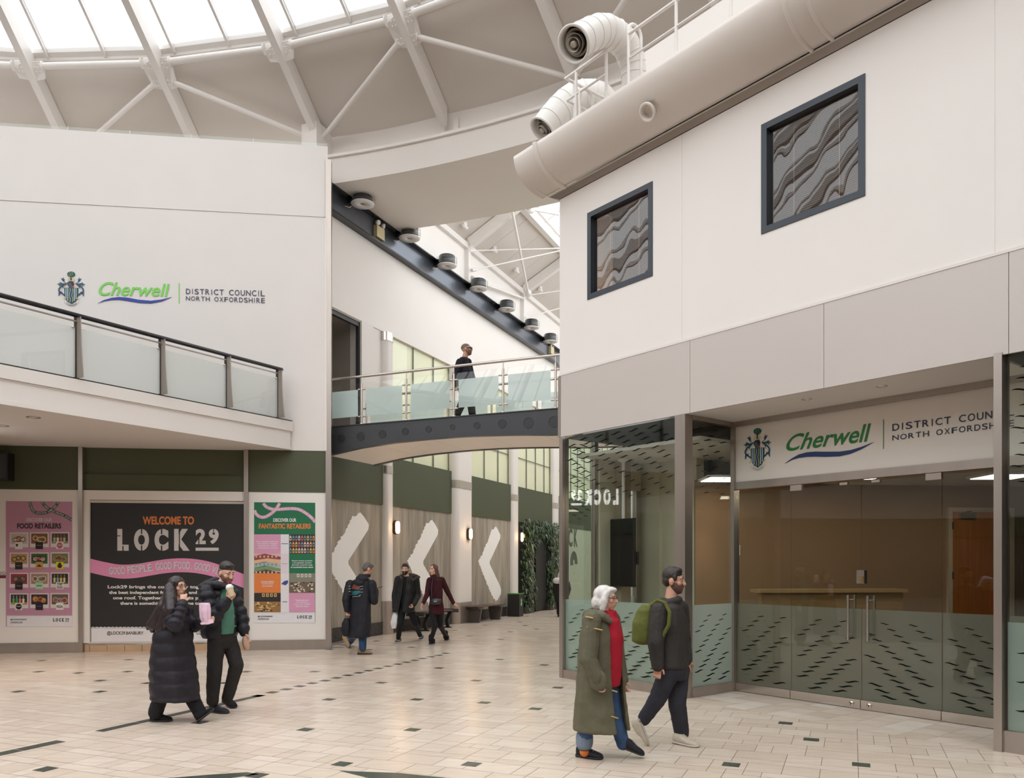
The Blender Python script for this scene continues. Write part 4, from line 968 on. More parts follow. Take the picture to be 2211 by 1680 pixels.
# ---------------------------------------------------------------- posters
def poster_base(name, label, n, px, frame=None):
    x0, y0, x1, y1 = px; g = thing(name, label, 'poster', LB(LB.hit((x0 + x1) / 2, HY, n)[0], n, LB.hit(x0, y1, n)[1]))
    sh = Sheet(LB, n - .006, .0016); sh.clip = px; return g, sh
def board(g, sh, px, m_, n):
    u0, z0 = LB.hit(px[0], px[3], n); u1, z1 = LB.hit(px[2], px[1], n); mm = MB(); mm.box(LB, u1, u0, n - .006, n, z0, z1); return mm.build('board', m_, g)
def photo(sh, g, x0, y0, x1, y1, cols, seed, l=2, style='blobs'):
    """small printed picture: soft shapes in the colours of the photograph"""
    r = random.Random(seed); m = MB(); m.mat(0); sh.rect(m, x0, y0, x1, y1, l); W, H = x1 - x0, y1 - y0
    ms = [ink('print_%d_%d_%d' % c, S(*c)) for c in cols]
    if style == 'shelf':
        for row in range(3):
            yb = y0 + H * (.30 + .325 * row); m.mat(1); sh.rect(m, x0, yb, x1, yb + H * .04, l + 1)
            for k in range(9):
                x = x0 + W * (k + .15) / 9; m.mat(2 + r.randrange(len(cols) - 2)); sh.rect(m, x, yb - H * .20, x + W * .075, yb, l + 1); sh.rect(m, x + W * .02, yb - H * .25, x + W * .055, yb - H * .2, l + 1)
                m.mat(0); sh.rect(m, x + W * .015, yb - H * .13, x + W * .06, yb - H * .05, l + 2)
    elif style == 'stripes':
        for k in range(1, len(cols)):
            m.mat(k); y = y0 + H * (k - 1) / (len(cols) - 1); sh.poly(m, [(x0, y + H * .12), (x0 + W * .4, y), (x1, y + H * .16), (x1, min(y1, y + H * .30)), (x0 + W * .5, min(y1, y + H * .24)), (x0, min(y1, y + H * .34))], l + 1)
            for q in range(6):
                if k % 2: m.mat((k + 1) % len(cols)); a = x0 + W * (.05 + q * .15); sh.rect(m, a, y + H * .1, a + W * .06, min(y1, y + H * .2), l + 2)
    elif style == 'table':
        m.mat(1); sh.rect(m, x0, y0 + H * .45, x1, y1, l + 1)
        for k in range(34):
            m.mat(2 + r.randrange(len(cols) - 2)); a, b = x0 + W * r.uniform(.03, .88), y0 + H * r.uniform(.42, .9); sh.rect(m, a, b, a + W * r.uniform(.05, .1), b + H * r.uniform(.04, .09), l + 2)
        for k in range(4): m.mat(2); a = x0 + W * (.3 + .15 * k); sh.rect(m, a, y0 + H * .03, a + W * .1, y0 + H * .2, l + 2); m.mat(0); sh.rect(m, a + W * .03, y0 + H * .07, a + W * .07, y0 + H * .16, l + 3)
    elif style == 'cups':
        m.mat(1); sh.rect(m, x0, y0 + H * .78, x1, y1, l + 1)
        for k in range(4 if len(cols) < 8 else 5):
            a = x0 + W * (.1 + .2 * k); m.mat(2 + k % (len(cols) - 2)); sh.poly(m, [(a, y0 + H * .42), (a + W * .15, y0 + H * .42), (a + W * .125, y0 + H * .88), (a + W * .025, y0 + H * .88)], l + 2); m.mat(len(cols) - 1); sh.rect(m, a + W * .06, y0 + H * .1, a + W * .085, y0 + H * .45, l + 2)
    else:
        for k in range(3):
            cx, cy = x0 + W * (.26 + .25 * k + r.uniform(-.05, .05)), y0 + H * r.uniform(.4, .62); R = W * r.uniform(.15, .2)
            R = min(R, (y1 - cy) * .98, (cy - y0) * .98, (x1 - cx) * .98, (cx - x0) * .98)
            m.mat(1); sh.ell(m, cx, cy, R, R * .96, l + 1); m.mat(2 + k % (len(cols) - 2)); sh.ell(m, cx, cy, R * .72, R * .68, l + 2)
            for q in range(5): m.mat(2 + r.randrange(len(cols) - 2)); a = r.uniform(0, 6.3); sh.ell(m, cx + R * .36 * math.cos(a), cy + R * .36 * math.sin(a), R * .26, R * .2, l + 3, 9)
    return m.build('photo', ms, g)
INKD, PAPER, PINK, ORANGE, PGREEN, CHAR = ink('poster_black', S(34, 32, 33)), ink('poster_white', S(226, 224, 228)), ink('poster_pink', S(214, 152, 184)), ink('poster_orange', S(222, 126, 62)), ink('poster_green', S(20, 108, 70)), ink('poster_charcoal', S(37, 35, 36))
MAUVE = ink('poster_mauve', S(188, 138, 162)); PALEG = ink('poster_grey_white', S(214, 208, 206))
def scallop(sh, m, x0, x1, y, r, l):
    n = int((x1 - x0) / (2 * r)); st = (x1 - x0) / n
    for i in range(n): sh.poly(m, [(x0 + st * i, y + r * .8)] + [(x0 + st * (i + .5) + st * .5 * math.cos(PI - PI * k / 6), y - r * .62 * math.sin(PI * k / 6) + r * .5) for k in range(7)] + [(x0 + st * (i + 1), y + r * .8)], l)
GV = 'GOOD PEOPLE. GOOD FOOD. GOOD VIBES. '
def bez(p, n=24):
    out = []
    for i in range(len(p) - 1):
        p0, p1, p2, p3 = p[max(i - 1, 0)], p[i], p[i + 1], p[min(i + 2, len(p) - 1)]
        for k in range(8):
            t = k / 8; out.append(tuple(.5 * (2 * p1[j] + (p2[j] - p0[j]) * t + (2 * p0[j] - 5 * p1[j] + 4 * p2[j] - p3[j]) * t * t + (3 * p1[j] - p0[j] - 3 * p2[j] + p3[j]) * t ** 3) for j in (0, 1)))
    return out + [p[-1]]
# pink food poster
PX = (13, 1083.4, 156, 1353)
g, sh = poster_base('poster', 'pink food retailers poster with twelve little pictures on the left shopfront panel', .02, PX); board(g, sh, PX, MAUVE, .02)
z1 = lambda x, y: (x / 5.6, 1070 + y / 5.6)
m = MB(); sh.rect(m, *z1(82, 1452), *z1(880, 1590), 1); scallop(sh, m, *[z1(82, 0)[0], z1(880, 0)[0]], z1(0, 1450)[1], 1.6, 1); m.build('footer', PAPER, g)
m = MB(); m.mat(0); pa = [z1(*p) for p in ((366, 76), (375, 130), (400, 185), (450, 210), (520, 213), (590, 195), (650, 150), (690, 105), (706, 76))]; pb = [z1(*p) for p in ((505, 76), (550, 130), (610, 172), (680, 205), (760, 235), (820, 265), (868, 298))]
sh.line(m, bez(pb), 6.6, 1); sh.line(m, bez(pa), 6.6, 2); m.mat(1); sh.path_text(m, 'OOD PEOPLE. GOOD FOOD. GOOD VIBES. GO', bez(pa), 4.0, 3, .03); sh.path_text(m, 'OD VIBES. GOOD PEOPLE. GOOD F', bez(pb), 4.0, 3, .03); m.build('ribbon', [ink('ribbon_green', S(40, 84, 66)), ink('ribbon_letters', S(200, 190, 186))], g)
m = MB(); m.mat(0); sh.text(m, 'DISCOVER OUR', (*z1(318, 272), *z1(628, 316)), 2, .02); m.mat(1); sh.text(m, 'FOOD RETAILERS', (*z1(207, 336), *z1(740, 400)), 2, .035); m.build('headline', [PALEG, INKD], g)
pal = [((188, 176, 160), (70, 70, 76), (216, 206, 190), (176, 90, 60)), ((122, 84, 56), (214, 200, 176), (150, 60, 40), (190, 130, 70), (96, 110, 50)), ((74, 62, 52), (150, 120, 90), (150, 190, 160), (220, 210, 200), (196, 120, 80)),
       ((180, 140, 96), (36, 32, 30), (210, 170, 90), (160, 150, 90)), ((58, 98, 56), (30, 28, 28), (190, 170, 150), (140, 60, 60)), ((110, 120, 70), (168, 140, 104), (150, 116, 80), (90, 70, 50)),
       ((150, 50, 66), (60, 50, 46), (150, 130, 110), (90, 76, 66)), ((158, 130, 108), (214, 200, 190), (130, 90, 70), (120, 150, 100)), ((46, 40, 36), (110, 74, 46), (200, 200, 160), (120, 170, 190), (220, 190, 90)),
       ((50, 44, 44), (190, 140, 80), (80, 180, 80), (60, 150, 120), (220, 130, 80), (230, 220, 210)), ((44, 38, 40), (180, 110, 60), (200, 150, 90), (120, 60, 40)), ((98, 84, 76), (190, 160, 130), (150, 70, 60), (120, 140, 160))]
bad = [((222, 216, 210), 'w'), ((28, 28, 34), ''), ((222, 216, 210), 'c'), ((30, 30, 30), ''), ((196, 150, 84), 'h'), ((222, 200, 40), 'k'), ((30, 28, 28), ''), ((160, 206, 168), ''), ((224, 222, 218), 'TAP'), ((220, 214, 210), 'c2'), ((26, 22, 34), 'p'), ((222, 220, 216), 'z')]
for i in range(12):
    r_, c_ = divmod(i, 3); x, y = (117, 364, 612)[c_], (447, 690, 934, 1183)[r_] - c_ * 1.5
    m = MB(); m.mat(0); sh.rect(m, *z1(x, y), *z1(x + 226, y + 180), 1); m.build('picture_mount', PALEG, g)
    photo(sh, g, *z1(x + 14, y + 14), *z1(x + 212, y + 136), pal[i], 40 + i, 2, 'cups' if i in (2, 8, 9) else 'blobs')
    m = MB(); bx = x + 68; by = y + 116; m.mat(0); sh.rect(m, *z1(bx, by), *z1(bx + 90, by + 86), 6); m.mat(1); k_ = bad[i][1]
    if k_ in ('c', 'c2'): sh.ell(m, *z1(bx + 45, by + 44), 36 / 5.6, 36 / 5.6, 7); m.mat(0); sh.rect(m, *z1(bx + 20, by + 38), *z1(bx + 70, by + 44), 8)
    elif k_ == 'TAP': sh.text(m, 'TAP', (*z1(bx + 10, by + 8), *z1(bx + 82, by + 34)), 7, .05); sh.text(m, 'SOCIAL', (*z1(bx + 12, by + 40), *z1(bx + 80, by + 60)), 7, .02); sh.rect(m, *z1(bx + 10, by + 66), *z1(bx + 82, by + 74), 7)
    elif k_ == 'h': sh.poly(m, [z1(bx + 12, by + 56), z1(bx + 45, by + 28), z1(bx + 80, by + 56)], 7)
    elif k_ == 'k': sh.ell(m, *z1(bx + 45, by + 48), 28 / 5.6, 28 / 5.6, 7); sh.ell(m, *z1(bx + 45, by + 16), 18 / 5.6, 7 / 5.6, 7)
    elif k_ == 'z': sh.text(m, 'PIZZA', (*z1(bx + 8, by + 34), *z1(bx + 82, by + 62)), 7, .04)
    elif k_ == 'w': sh.poly(m, [z1(bx + 8, by + 22), z1(bx + 40, by + 24), z1(bx + 30, by + 56), z1(bx + 12, by + 50)], 7)
    else: sh.rect(m, *z1(bx + 16, by + 38), *z1(bx + 74, by + 46), 7)
    m.build('badge', [ink('badge_%d' % i, S(*bad[i][0])), ink('badge_mark_%d' % i, S(*((168, 92, 104) if k_ == 'c' else (120, 70, 140) if k_ == 'p' else (40, 36, 36) if bad[i][0][0] > 120 else (150, 110, 90))))], g)
m = MB(); sh.text(m, '@LOCK29.BANBURY', (*z1(128, 1490), *z1(328, 1512)), 2, .03); sh.text(m, 'LOCK29.CO.UK', (*z1(128, 1524), *z1(276, 1546)), 2, .03); m.build('footer_lettering', INKD, g)
m = MB(); lock_logo(sh, m, *z1(642, 1482), *z1(834, 1526), 0, 1); m.build('logo', [INKD, PAPER], g)
# black welcome poster in the recessed bay
PX = (195.5, 1085.5, 527.2, 1386)
NW = .09
u0 = LB.hit(PX[0], HY, NW)[0]; 
g = thing('poster', 'big black welcome poster with a pink wave filling the recessed shop window', 'poster', LB(LB.hit(360, HY, NW)[0], NW, .2))
sh = Sheet(LB, NW - .006, .0016); sh.clip = PX; board(g, sh, PX, CHAR, NW)
m = MB(); zt_, zb_ = LB.hit(PX[0], PX[1], NW)[1], LB.hit(PX[0], PX[3], NW)[1]; ua, ub = LB.hit(PX[2], HY, NW)[0], u0
m.box(LB, ua, ub + .05, NW - .02, NW + .02, zt_, zt_ + .05); m.box(LB, ua, ub + .05, NW - .03, NW + .04, zb_ - .07, zb_); m.box(LB, ub, ub + .05, NW - .02, NW + .02, zb_, zt_)
m.build('window_frame', mat('cream_window_frame', S(206, 198, 190), .4), g)
zz = lambda x, y: (x / 3.07, 960 + y / 3.07)
m = MB(); sh.text(m, 'WELCOME TO', (*zz(946, 476), *zz(1286, 531)), 2, .035); m.build('headline', ORANGE, g)
m = MB(); lock_logo(sh, m, *zz(778, 559), *zz(1450, 704), 0, 1); m.build('logo', [ink('logo_grey', S(206, 200, 197)), CHAR], g)
mid = bez([zz(*p) for p in ((597, 802), (700, 826), (800, 842), (900, 838), (1000, 822), (1100, 806), (1200, 800), (1300, 806), (1400, 826), (1500, 860), (1620, 907))])
m = MB(); sh.line(m, mid, 30, 1, False, True); m.build('ribbon', ink('hot_pink', S(226, 146, 186)), g)
m = MB(); tx = bez([zz(*p) for p in ((722, 836), (800, 836), (900, 826), (1000, 815), (1100, 803), (1200, 801), (1300, 806), (1400, 824), (1520, 868))])
m.mat(0); sh.path_text(m, 'GOOD PEOPLE. GOOD FOOD. GOOD VIBES', tx, 16.5, 2, .075); m.mat(1); sh.path_text(m, 'GOOD PEOPLE. GOOD FOOD. GOOD VIBES', tx, 16, 3, .03); m.build('ribbon_lettering', [ink('letter_edge', S(150, 140, 150)), ink('letter_grey', S(216, 208, 212))], g)
for t, x0, x1, y in (('Lock29 brings the community together with', 714, 1505, 932), ('the best independent food, drink, and retail under', 723, 1500, 969), ('one roof. Together, our tenants prove that', 749, 1470, 1005), ('there is something for everyone to enjoy', 797, 1420, 1041)): m = MB(); sh.text(m, t, (*zz(x0, y), *zz(x1, y + 28)), 2, .03); m.build('text_line', ink('body_white', S(226, 224, 222)), g)
m = MB(); sh.rect(m, *zz(604, 1212), *zz(1618, 1309), 1); scallop(sh, m, zz(604, 0)[0], zz(1618, 0)[0], zz(0, 1209)[1], 4.2, 1); m.build('footer', PAPER, g)
m = MB(); sh.text(m, '@LOCK29.BANBURY', (*zz(710, 1237), *zz(951, 1266)), 2, .02); sh.text(m, 'LOCK29.CO.UK', (*zz(1304, 1234), *zz(1500, 1260)), 2, .02); m.build('footer_lettering', INKD, g)
# green retail poster
PX = (548.8, 1085.7, 680.6, 1345)
g, sh = poster_base('poster', 'green and pink fantastic retailers poster beside the corner upright', .02, PX); board(g, sh, PX, PGREEN, .02)
z3 = lambda x, y: (530 + x / 4.667, 1060 + y / 4.667)
m = MB(); m.mat(0); pa = [z3(*p) for p in ((92, 195), (110, 235), (150, 262), (200, 262), (260, 228), (310, 180), (345, 124))]; pb = [z3(*p) for p in ((180, 124), (210, 160), (270, 184), (340, 186), (420, 180), (500, 180), (560, 196), (630, 240), (680, 285), (703, 318))]
sh.line(m, bez(pb), 7, 1); sh.line(m, bez(pa), 7, 2); m.mat(1); sh.path_text(m, 'PEOPLE. GOOD FOOD. GOOD VIBES', bez(pa), 4, 3, .03); sh.path_text(m, 'GOOD VIBES. GOOD PEOPLE. GOOD FOOD. GOOD VIBES. GO', bez(pb), 4, 3, .03); m.build('ribbon', [PINK, PAPER], g)
m = MB(); m.mat(0); sh.text(m, 'DISCOVER OUR', (*z3(280, 276), *z3(512, 312)), 2, .03); m.mat(1); sh.text(m, 'FANTASTIC RETAILERS', (*z3(135, 330), *z3(658, 381)), 2, .035); m.build('headline', [PAPER, ORANGE], g)
m = MB(); sh.rect(m, *z3(355, 438), *z3(439, 1224), 1); m.mat(1); sh.rect(m, *z3(355, 633), *z3(439, 830), 2); m.mat(2); sh.rect(m, *z3(368, 730), *z3(424, 734), 3); m.mat(3); sh.rect(m, *z3(362, 530), *z3(432, 536), 3); sh.poly(m, [z3(360, 938), z3(392, 908), z3(430, 900), z3(428, 930), z3(404, 952)], 3); sh.rect(m, *z3(372, 1114), *z3(422, 1120), 3); m.build('brand_column', [PAPER, ink('pale_pink', S(222, 210, 218)), ink('thin_green', S(140, 170, 90)), ink('mark_blue', S(60, 72, 140))], g)
for bx, mt, lines in (((88, 438, 355, 633), PINK, (('From nostalgic sweetshop', 110, 332, 505), ('favourites to indulgent', 122, 322, 526), ('fudge flavours, there\u2019s', 124, 318, 547), ('something for everyone', 118, 326, 568))), ((439, 633, 702, 830), PGREEN, (('Essence Home presents', 467, 674, 698), ('a thoughtfully curated,', 474, 667, 719), ('vibrantly colourful range', 465, 676, 740), ('of sustainable home decor', 456, 685, 761))), ((88, 830, 355, 1028), ORANGE, (('Limited edition', 156, 288, 908), ('contemporary', 162, 282, 930), ('art and gifts', 168, 275, 952))), ((439, 1028, 700, 1222), PINK, (('Handmade and', 505, 634, 1093), ('hand poured', 516, 624, 1114), ('soaps, wax candles', 488, 652, 1134), ('and wax melts', 508, 632, 1155)))):
    m = MB(); m.mat(0); sh.rect(m, *z3(bx[0], bx[1]), *z3(bx[2], bx[3]), 2); m.mat(1)
    for t, a, b, y in lines: sh.text(m, t, (*z3(a, y), *z3(b, y + 15)), 3, .03)
    m.build('text_tile', [mt, PAPER], g)
photo(sh, g, *z3(440, 440), *z3(702, 633), ((50, 34, 32), (110, 44, 40), (226, 150, 60), (220, 200, 190), (196, 110, 130), (210, 190, 110), (120, 150, 170)), 3, 2, 'shelf')
photo(sh, g, *z3(88, 633), *z3(355, 830), ((206, 186, 170), (150, 64, 76), (222, 180, 140), (160, 176, 192), (120, 150, 100), (90, 50, 56)), 4, 2, 'stripes')
photo(sh, g, *z3(440, 830), *z3(702, 1028), ((130, 130, 116), (110, 92, 76), (222, 214, 200), (200, 186, 160), (60, 56, 52)), 5, 2, 'table')
photo(sh, g, *z3(88, 1028), *z3(355, 1224), ((40, 34, 34), (150, 108, 60), (210, 180, 110), (60, 50, 46), (226, 200, 150)), 6, 2, 'table')
m = MB(); sh.rect(m, *z3(87, 1226), *z3(700, 1330), 1); scallop(sh, m, z3(87, 0)[0], z3(700, 0)[0], z3(0, 1224)[1], 1.8, 3); m.build('footer', PAPER, g)
m = MB(); sh.text(m, '@LOCK29.BANBURY', (*z3(124, 1257), *z3(277, 1274)), 4, .03); sh.text(m, 'LOCK29.CO.UK', (*z3(124, 1283), *z3(238, 1299)), 4, .03); m.build('footer_lettering', INKD, g)
m = MB(); lock_logo(sh, m, *z3(522, 1254), *z3(668, 1286), 0, 1, 4); m.build('logo', [INKD, PAPER], g)
# little no-smoking plate and a speaker at the left edge
sh = Sheet(LB, .016, .0016); m = MB(); m.mat(0); sh.rect(m, -14, 1236, 12.8, 1249, 0); m.mat(1); sh.rect(m, -14, 1242, 12.8, 1248.5, 1)
m.mat(2)
for x in (0, 8.4): sh.line(m, [(x + 3 * math.cos(2 * PI * i / 12), 1237.5 + 3 * math.sin(2 * PI * i / 12)) for i in range(13)], .8, 1)
tag(m.build('warning_plate', [PALEG, ink('plate_red', S(120, 44, 44)), INKD]), 'small red and white warning plate left of the pink poster', 'sign')
m = MB(); a, z0 = LB.hit(17, 1036, -.25); b, z1_ = LB.hit(-30, 977, -.25); m.box(LB, a, b, -.25, .01, z0, z1_); sp = thing('wall_speaker', 'black box speaker on the green band at the left edge', 'speaker', LB((a + b) / 2, 0, z0)); m.build('casing', BLACK, sp)
m = MB(); m.box(LB, a + .02, b - .02, -.262, -.25, z0 + .03, z1_ - .03); m.build('grille', DARKM, sp)

# ================================================================ BALCONY
ZD = 4.62
bal = thing('balcony', 'white angular balcony slab projecting from the left wall', 'balcony', BA(4, 1, 4.05))
def slab(o, z0, z1, e=0.0):
    p = [BA(e, o, 0), BA(10.5, o, 0), LB(13.9, -.012, 0), LB(LB.hit(628, HY, -.012)[0] - .0 + e * 0, -.012, 0)]
    return [V((q.x, q.y, z0)) for q in p], z1 - z0
m = MB()
for o, z0, z1, e in ((.035, 4.056, 4.43, .04), (.0, 4.425, ZD, .0), (.02, 4.05, 4.115, .03), (.028, 4.395, 4.424, .03)):
    p, h = slab(o, z0, z1, e); m.prism(p, (0, 0, h))
m.build('slab', WHITE2, bal)
m = MB(); p, h = slab(.012, ZD, ZD + .022, .0); m.prism(p, (0, 0, .022)); m.build('floor_edge', BLACK, bal)
for i, (px, py) in enumerate(((72, 901), (4, 919))):
    d = V(((px - CX) / FPX, 1, (HY - py) / FPX)); p = V((0, 0, EYE)) + d * ((4.05 - EYE) / d.z)
    m = MB(); m.lathe(p + V((0, 0, .002)), (0, 0, -1), [(.105, 0), (.10, .008), (.078, .009), (.072, .0)], 24); o = m.build('downlight', INOX)
    m = MB(); m.lathe(p + V((0, 0, .001)), (0, 0, -1), [(.072, 0), (0, .0006)], 24); m.build('lamp', MATS['unlit_lamp'], o)
    L = bpy.data.lights.new('balcony_downlight', 'SPOT'); L.energy = 130; L.color = (1, .78, .58); L.spot_size = math.radians(120); L.spot_blend = 1.0; L.shadow_soft_size = .07
    lo = bpy.data.objects.new('balcony_downlight', L); C.collection.objects.link(lo); lo.location = p - V((0, 0, .02))
    tag(o, ('recessed downlight under the balcony, whole', 'recessed downlight under the balcony, cut by the left edge of the photo')[i], 'downlight', 'balcony downlights')
bb = thing('balustrade', 'frosted glass balustrade with dark handrail and tapered steel posts on the balcony', 'balustrade', BA(3, .1, ZD), 'glass balustrades')
ZR = 5.63
HR = mat('dark_handrail', S(44, 44, 48), .25, .4)
ue_ = BA.hit(615, HY)[0]
m = MB(); m.ring([BA(ue_, .06, ZR), BA(ue_ + .02, .06, ZR), BA(10.4, .06, ZR)], [.02, .036, .036], 14); m.build('handrail', HR, bb)
m = MB(); m.box(BA, ue_ + .14, 10.4, .045, .075, ZR - .105, ZR - .085); m.build('under_rail', INOX, bb)
pus = [BA.hit(px, HY, .06)[0] for px in (600, 489, 347, 165)]
pus.append(pus[-1] + (pus[-1] - pus[-2]) * 1.05); pus.append(pus[-1] + 1.6)
for i, u in enumerate(pus):
    m = MB(); m.mat(0).box(BA, u - .018, u + .018, .05, .10, ZD + .024, ZR - .03)
    prof_ = [(.05, ZD + .024), (-.135, ZD + .024)] + [(-.135 + .075 * math.sin(PI / 2 * k / 8), ZD + .02 + (ZR - ZD - .06) * k / 8) for k in range(1, 9)] + [(.05, ZR - .04)]
    m.mat(1).prism([BA(u - .008, b, z) for b, z in prof_], BA(.016, 0, 0) - BA(0, 0, 0)); m.build('post', [HR, INOX], bb)
    m = MB(); m.tube(BA(u + .02, .07, ZR - .21), BA(u + .075, .02, ZR - .21), .008, 8); m.ell(BA(u + .08, .012, ZR - .21), (.02, .02, .02), None, 10, 8); m.build('glass_clamp', INOX2, bb)
    if i < len(pus) - 1:
        a, b = u + .03, pus[i + 1] - .03
        m = MB(); m.box(BA, a, b, .025, .037, ZD + .03, ZR - .10); o = m.build('glass_panel', CLEARG, bb)
        m = MB(); m.box(BA, a + .004, b - .004, .038, .0388, ZD + .035, ZR - .20); m.build('frosted_film', film('balustrade_frost', (.93, .95, .945, 1), .55, .5), o)

# ================================================================ FOOTBRIDGE
UB0, UB1, BW = -.02, 6.6, 1.78
zbs = [(BR.hit(x, y)) for x, y in ((708, 983), (775, 967), (842, 956.5), (915, 948.5), (984, 943), (1050, 940), (1110, 938.5), (1197, 938.5))]
def zbot(u):
    if u <= zbs[0][0]: s = (zbs[1][1] - zbs[0][1]) / (zbs[1][0] - zbs[0][0]); return zbs[0][1] + s * (u - zbs[0][0])
    for (a, za), (b, zb2) in zip(zbs, zbs[1:]):
        if u <= b: return za + (zb2 - za) * (u - a) / (b - a)
    return zbs[-1][1] - (u - zbs[-1][0]) * .03
br = thing('footbridge', 'arched dark steel footbridge crossing the corridor mouth', 'bridge', BR(2.5, .9, 4.1))
us = [UB0 + (UB1 - UB0) * i / 24 for i in range(25)]
for b0, nm in ((0, 'front_girder'), (BW, 'rear_girder')):
    m = MB(); m.loft([[BR(u, b0, zbot(u)), BR(u, b0 + .05, zbot(u)), BR(u, b0 + .05, 4.61), BR(u, b0, 4.61)] for u in us], True, False)
    m.loft([[BR(u, b0 - .03, zbot(u) - .012), BR(u, b0 + .09, zbot(u) - .012), BR(u, b0 + .09, zbot(u) + .004), BR(u, b0 - .03, zbot(u) + .004)] for u in us], True, False)
    m.box(BR, UB0, UB1, b0 - .02, b0 + .08, 4.605, 4.622); m.build(nm, mat('slate_blue_steel', S(62, 64, 68), .38, .1, var=.05), br)
m = MB(); m.box(BR, UB0, UB1, .05, BW, 4.54, 4.60); m.build('deck', mat('bridge_deck', S(150, 146, 140), .6), br)
m = MB()
k = UB0
while k < UB1:
    a, b = k + .004, min(k + 1.2, UB1) - .004; q = [a + (b - a) * i / 5 for i in range(6)]
    m.loft([[BR(u, .07, zbot(u) + .004), BR(u, BW - .01, zbot(u) + .004), BR(u, BW - .01, zbot(u) + .03), BR(u, .07, zbot(u) + .03)] for u in q], True, False); k += 1.2
m.build('soffit', mat('cream_soffit_panel', S(243, 236, 228), .5, var=.01), br)
for px, py, r in ((737, 947, .092), (779, 943, .092), (826, 937.5, .085), (875, 932, .075), (925.5, 927, .066), (977.5, 922, .056), (1030, 919, .068), (1084.5, 915, .084), (1141, 913, .104), (1196, 911, .108)):
    u, z = BR.hit(px, py, 0); m = MB(); m.lathe(BR(u, -.0, z), BR(0, -1, 0) - BR(0, 0, 0), [(r, 0), (r, .007), (r * .90, .007), (r * .90, .001), (0, .001)], 30, False); m.build('port_disc', mat('dark_port_rim', S(50, 51, 55), .3, .1), br)
def bridge_rail(b0, label, sgn):
    g = thing('balustrade', label, 'balustrade', BR(2.5, b0, 4.62), 'glass balustrades')
    m = MB(); m.tube(BR(UB0, b0, 5.605), BR(UB1, b0, 5.605), .027, 14); m.build('handrail', INOX2, g)
    P = [BR.hit(x, HY, 0)[0] for x in (779.5, 875.5, 978.4, 1085, 1198.5)]; P = [2 * P[0] - P[1]] + P + [2 * P[-1] - P[-2]]
    for i, u in enumerate(P):
        m = MB(); m.tube(BR(u, b0, 4.622), BR(u, b0, 5.46), .022, 14); m.tube(BR(u, b0, 5.46), BR(u, b0, 5.59), .011, 10); m.lathe(BR(u, b0, 4.622), (0, 0, 1), [(.05, 0), (.05, .012), (.024, .02)], 18); m.build('post', INOX2, g)
        for zc in (4.78, 5.34):
            for s_ in (-1, 1):
                m = MB(); m.tube(BR(u + s_ * .018, b0, zc), BR(u + s_ * .075, b0, zc), .018, 10); m.ell(BR(u + s_ * .075, b0, zc), (.022, .022, .018), None, 10, 8); m.build('glass_clamp', INOX2, g)
        if i < len(P) - 1:
            a, b = u + .05, P[i + 1] - .05
            m = MB(); m.box(BR, a, b, b0 - .006, b0 + .006, 4.68, 5.47); o = m.build('glass_panel', CLEARG, g)
            m = MB(); m.box(BR, a + .05, b - .05, b0 + .0065, b0 + .0072, 4.79, 5.34); m.build('frosted_film', film('bridge_frost', (.80, .90, .90, 1), .70, .6), o)
bridge_rail(.03, 'steel and frosted glass balustrade along the near edge of the footbridge', 1)
bridge_rail(BW + .02, 'far balustrade of the footbridge, seen through the near glass', -1)

# ================================================================ LAMP BEAM AND CORRIDOR ROOF STEEL
BLK = mat('black_gloss_steel', S(40, 42, 47), .22, .3, var=.05)
m = MB(); m.mat(1).box(CW, -.6, TE - .2, -.06, 0, 9.53, 10.07); m.mat(0).box(CW, -.6, TE - .2, -.20, 0, 9.50, 9.53); m.box(CW, -.6, TE - .2, -.20, 0, 10.07, 10.10)
struct(m, 'trim_50', [BLK, mat('glossy_blue_black_web', S(112, 117, 126), .28, .8, var=.06, scale=1.5)], 'long black steel beam carrying the round lamps')
lp = [(783, 466), (884, 534), (965, 591), (1033, 638.5), (1094, 679.5), (1147.5, 715.5), (1188, 750)]
ORD = ('first', 'second', 'third', 'fourth', 'fifth', 'sixth', 'seventh and farthest')
LEN = mat('lamp_disc_grey', S(232, 230, 228), .3, .0); lamp0 = None
for i, (px, py) in enumerate(lp):
    t, z = CW.hit(px, HY, -.42)[0], 9.93
    lbl = '%s round black downlight along the beam, from the white wall' % ORD[i]
    if lamp0 is None:
        c = CW(t, -.42, z); lamp0 = thing('beam_downlight', lbl, 'lamp', c, 'beam downlights'); t00 = t
        m = MB(); m.lathe(c, (0, 0, 1), [(.0, .05), (.215, .05), (.225, .07), (.225, .255), (.21, .28), (.0, .28)], 36); m.build('housing', BLK, lamp0)
        m = MB(); m.lathe(c, (0, 0, 1), [(.06, .02), (.064, .0), (.262, .0), (.268, .012), (.262, .022), (.0, .03)], 40); o = m.build('front_disc', LEN, lamp0)
        m = MB(); m.lathe(c + V((0, 0, .012)), (0, 0, 1), [(.0, .0), (.02, .0), (.04, .01), (.059, .004)], 20); m.build('lens', INOX2, o)
        m = MB(); m.lathe(c, (0, 0, 1), [(.285, .035), (.285, .22), (.278, .22), (.278, .035), (.285, .035)], 36); m.build('clear_sleeve', CLEARG, lamp0)
        m = MB(); m.box(CW, t - .085, t + .085, -.30, -.06, z + .05, z + .21); m.build('bracket', BLK, lamp0)
        m = MB(); m.ring([CW(t - .12, -.2, z + .03), CW(t - .13, -.2, z - .06), CW(t - .18, -.18, z - .1), CW(t - .26, -.12, z - .09)], .008, 8); m.build('cable_stub', INOX2, lamp0)
    else: copy_thing(lamp0, CW(t, 0, 0) - CW(t00, 0, 0), lbl)
CRM = mat('cream_plastic', S(206, 192, 150), .45)
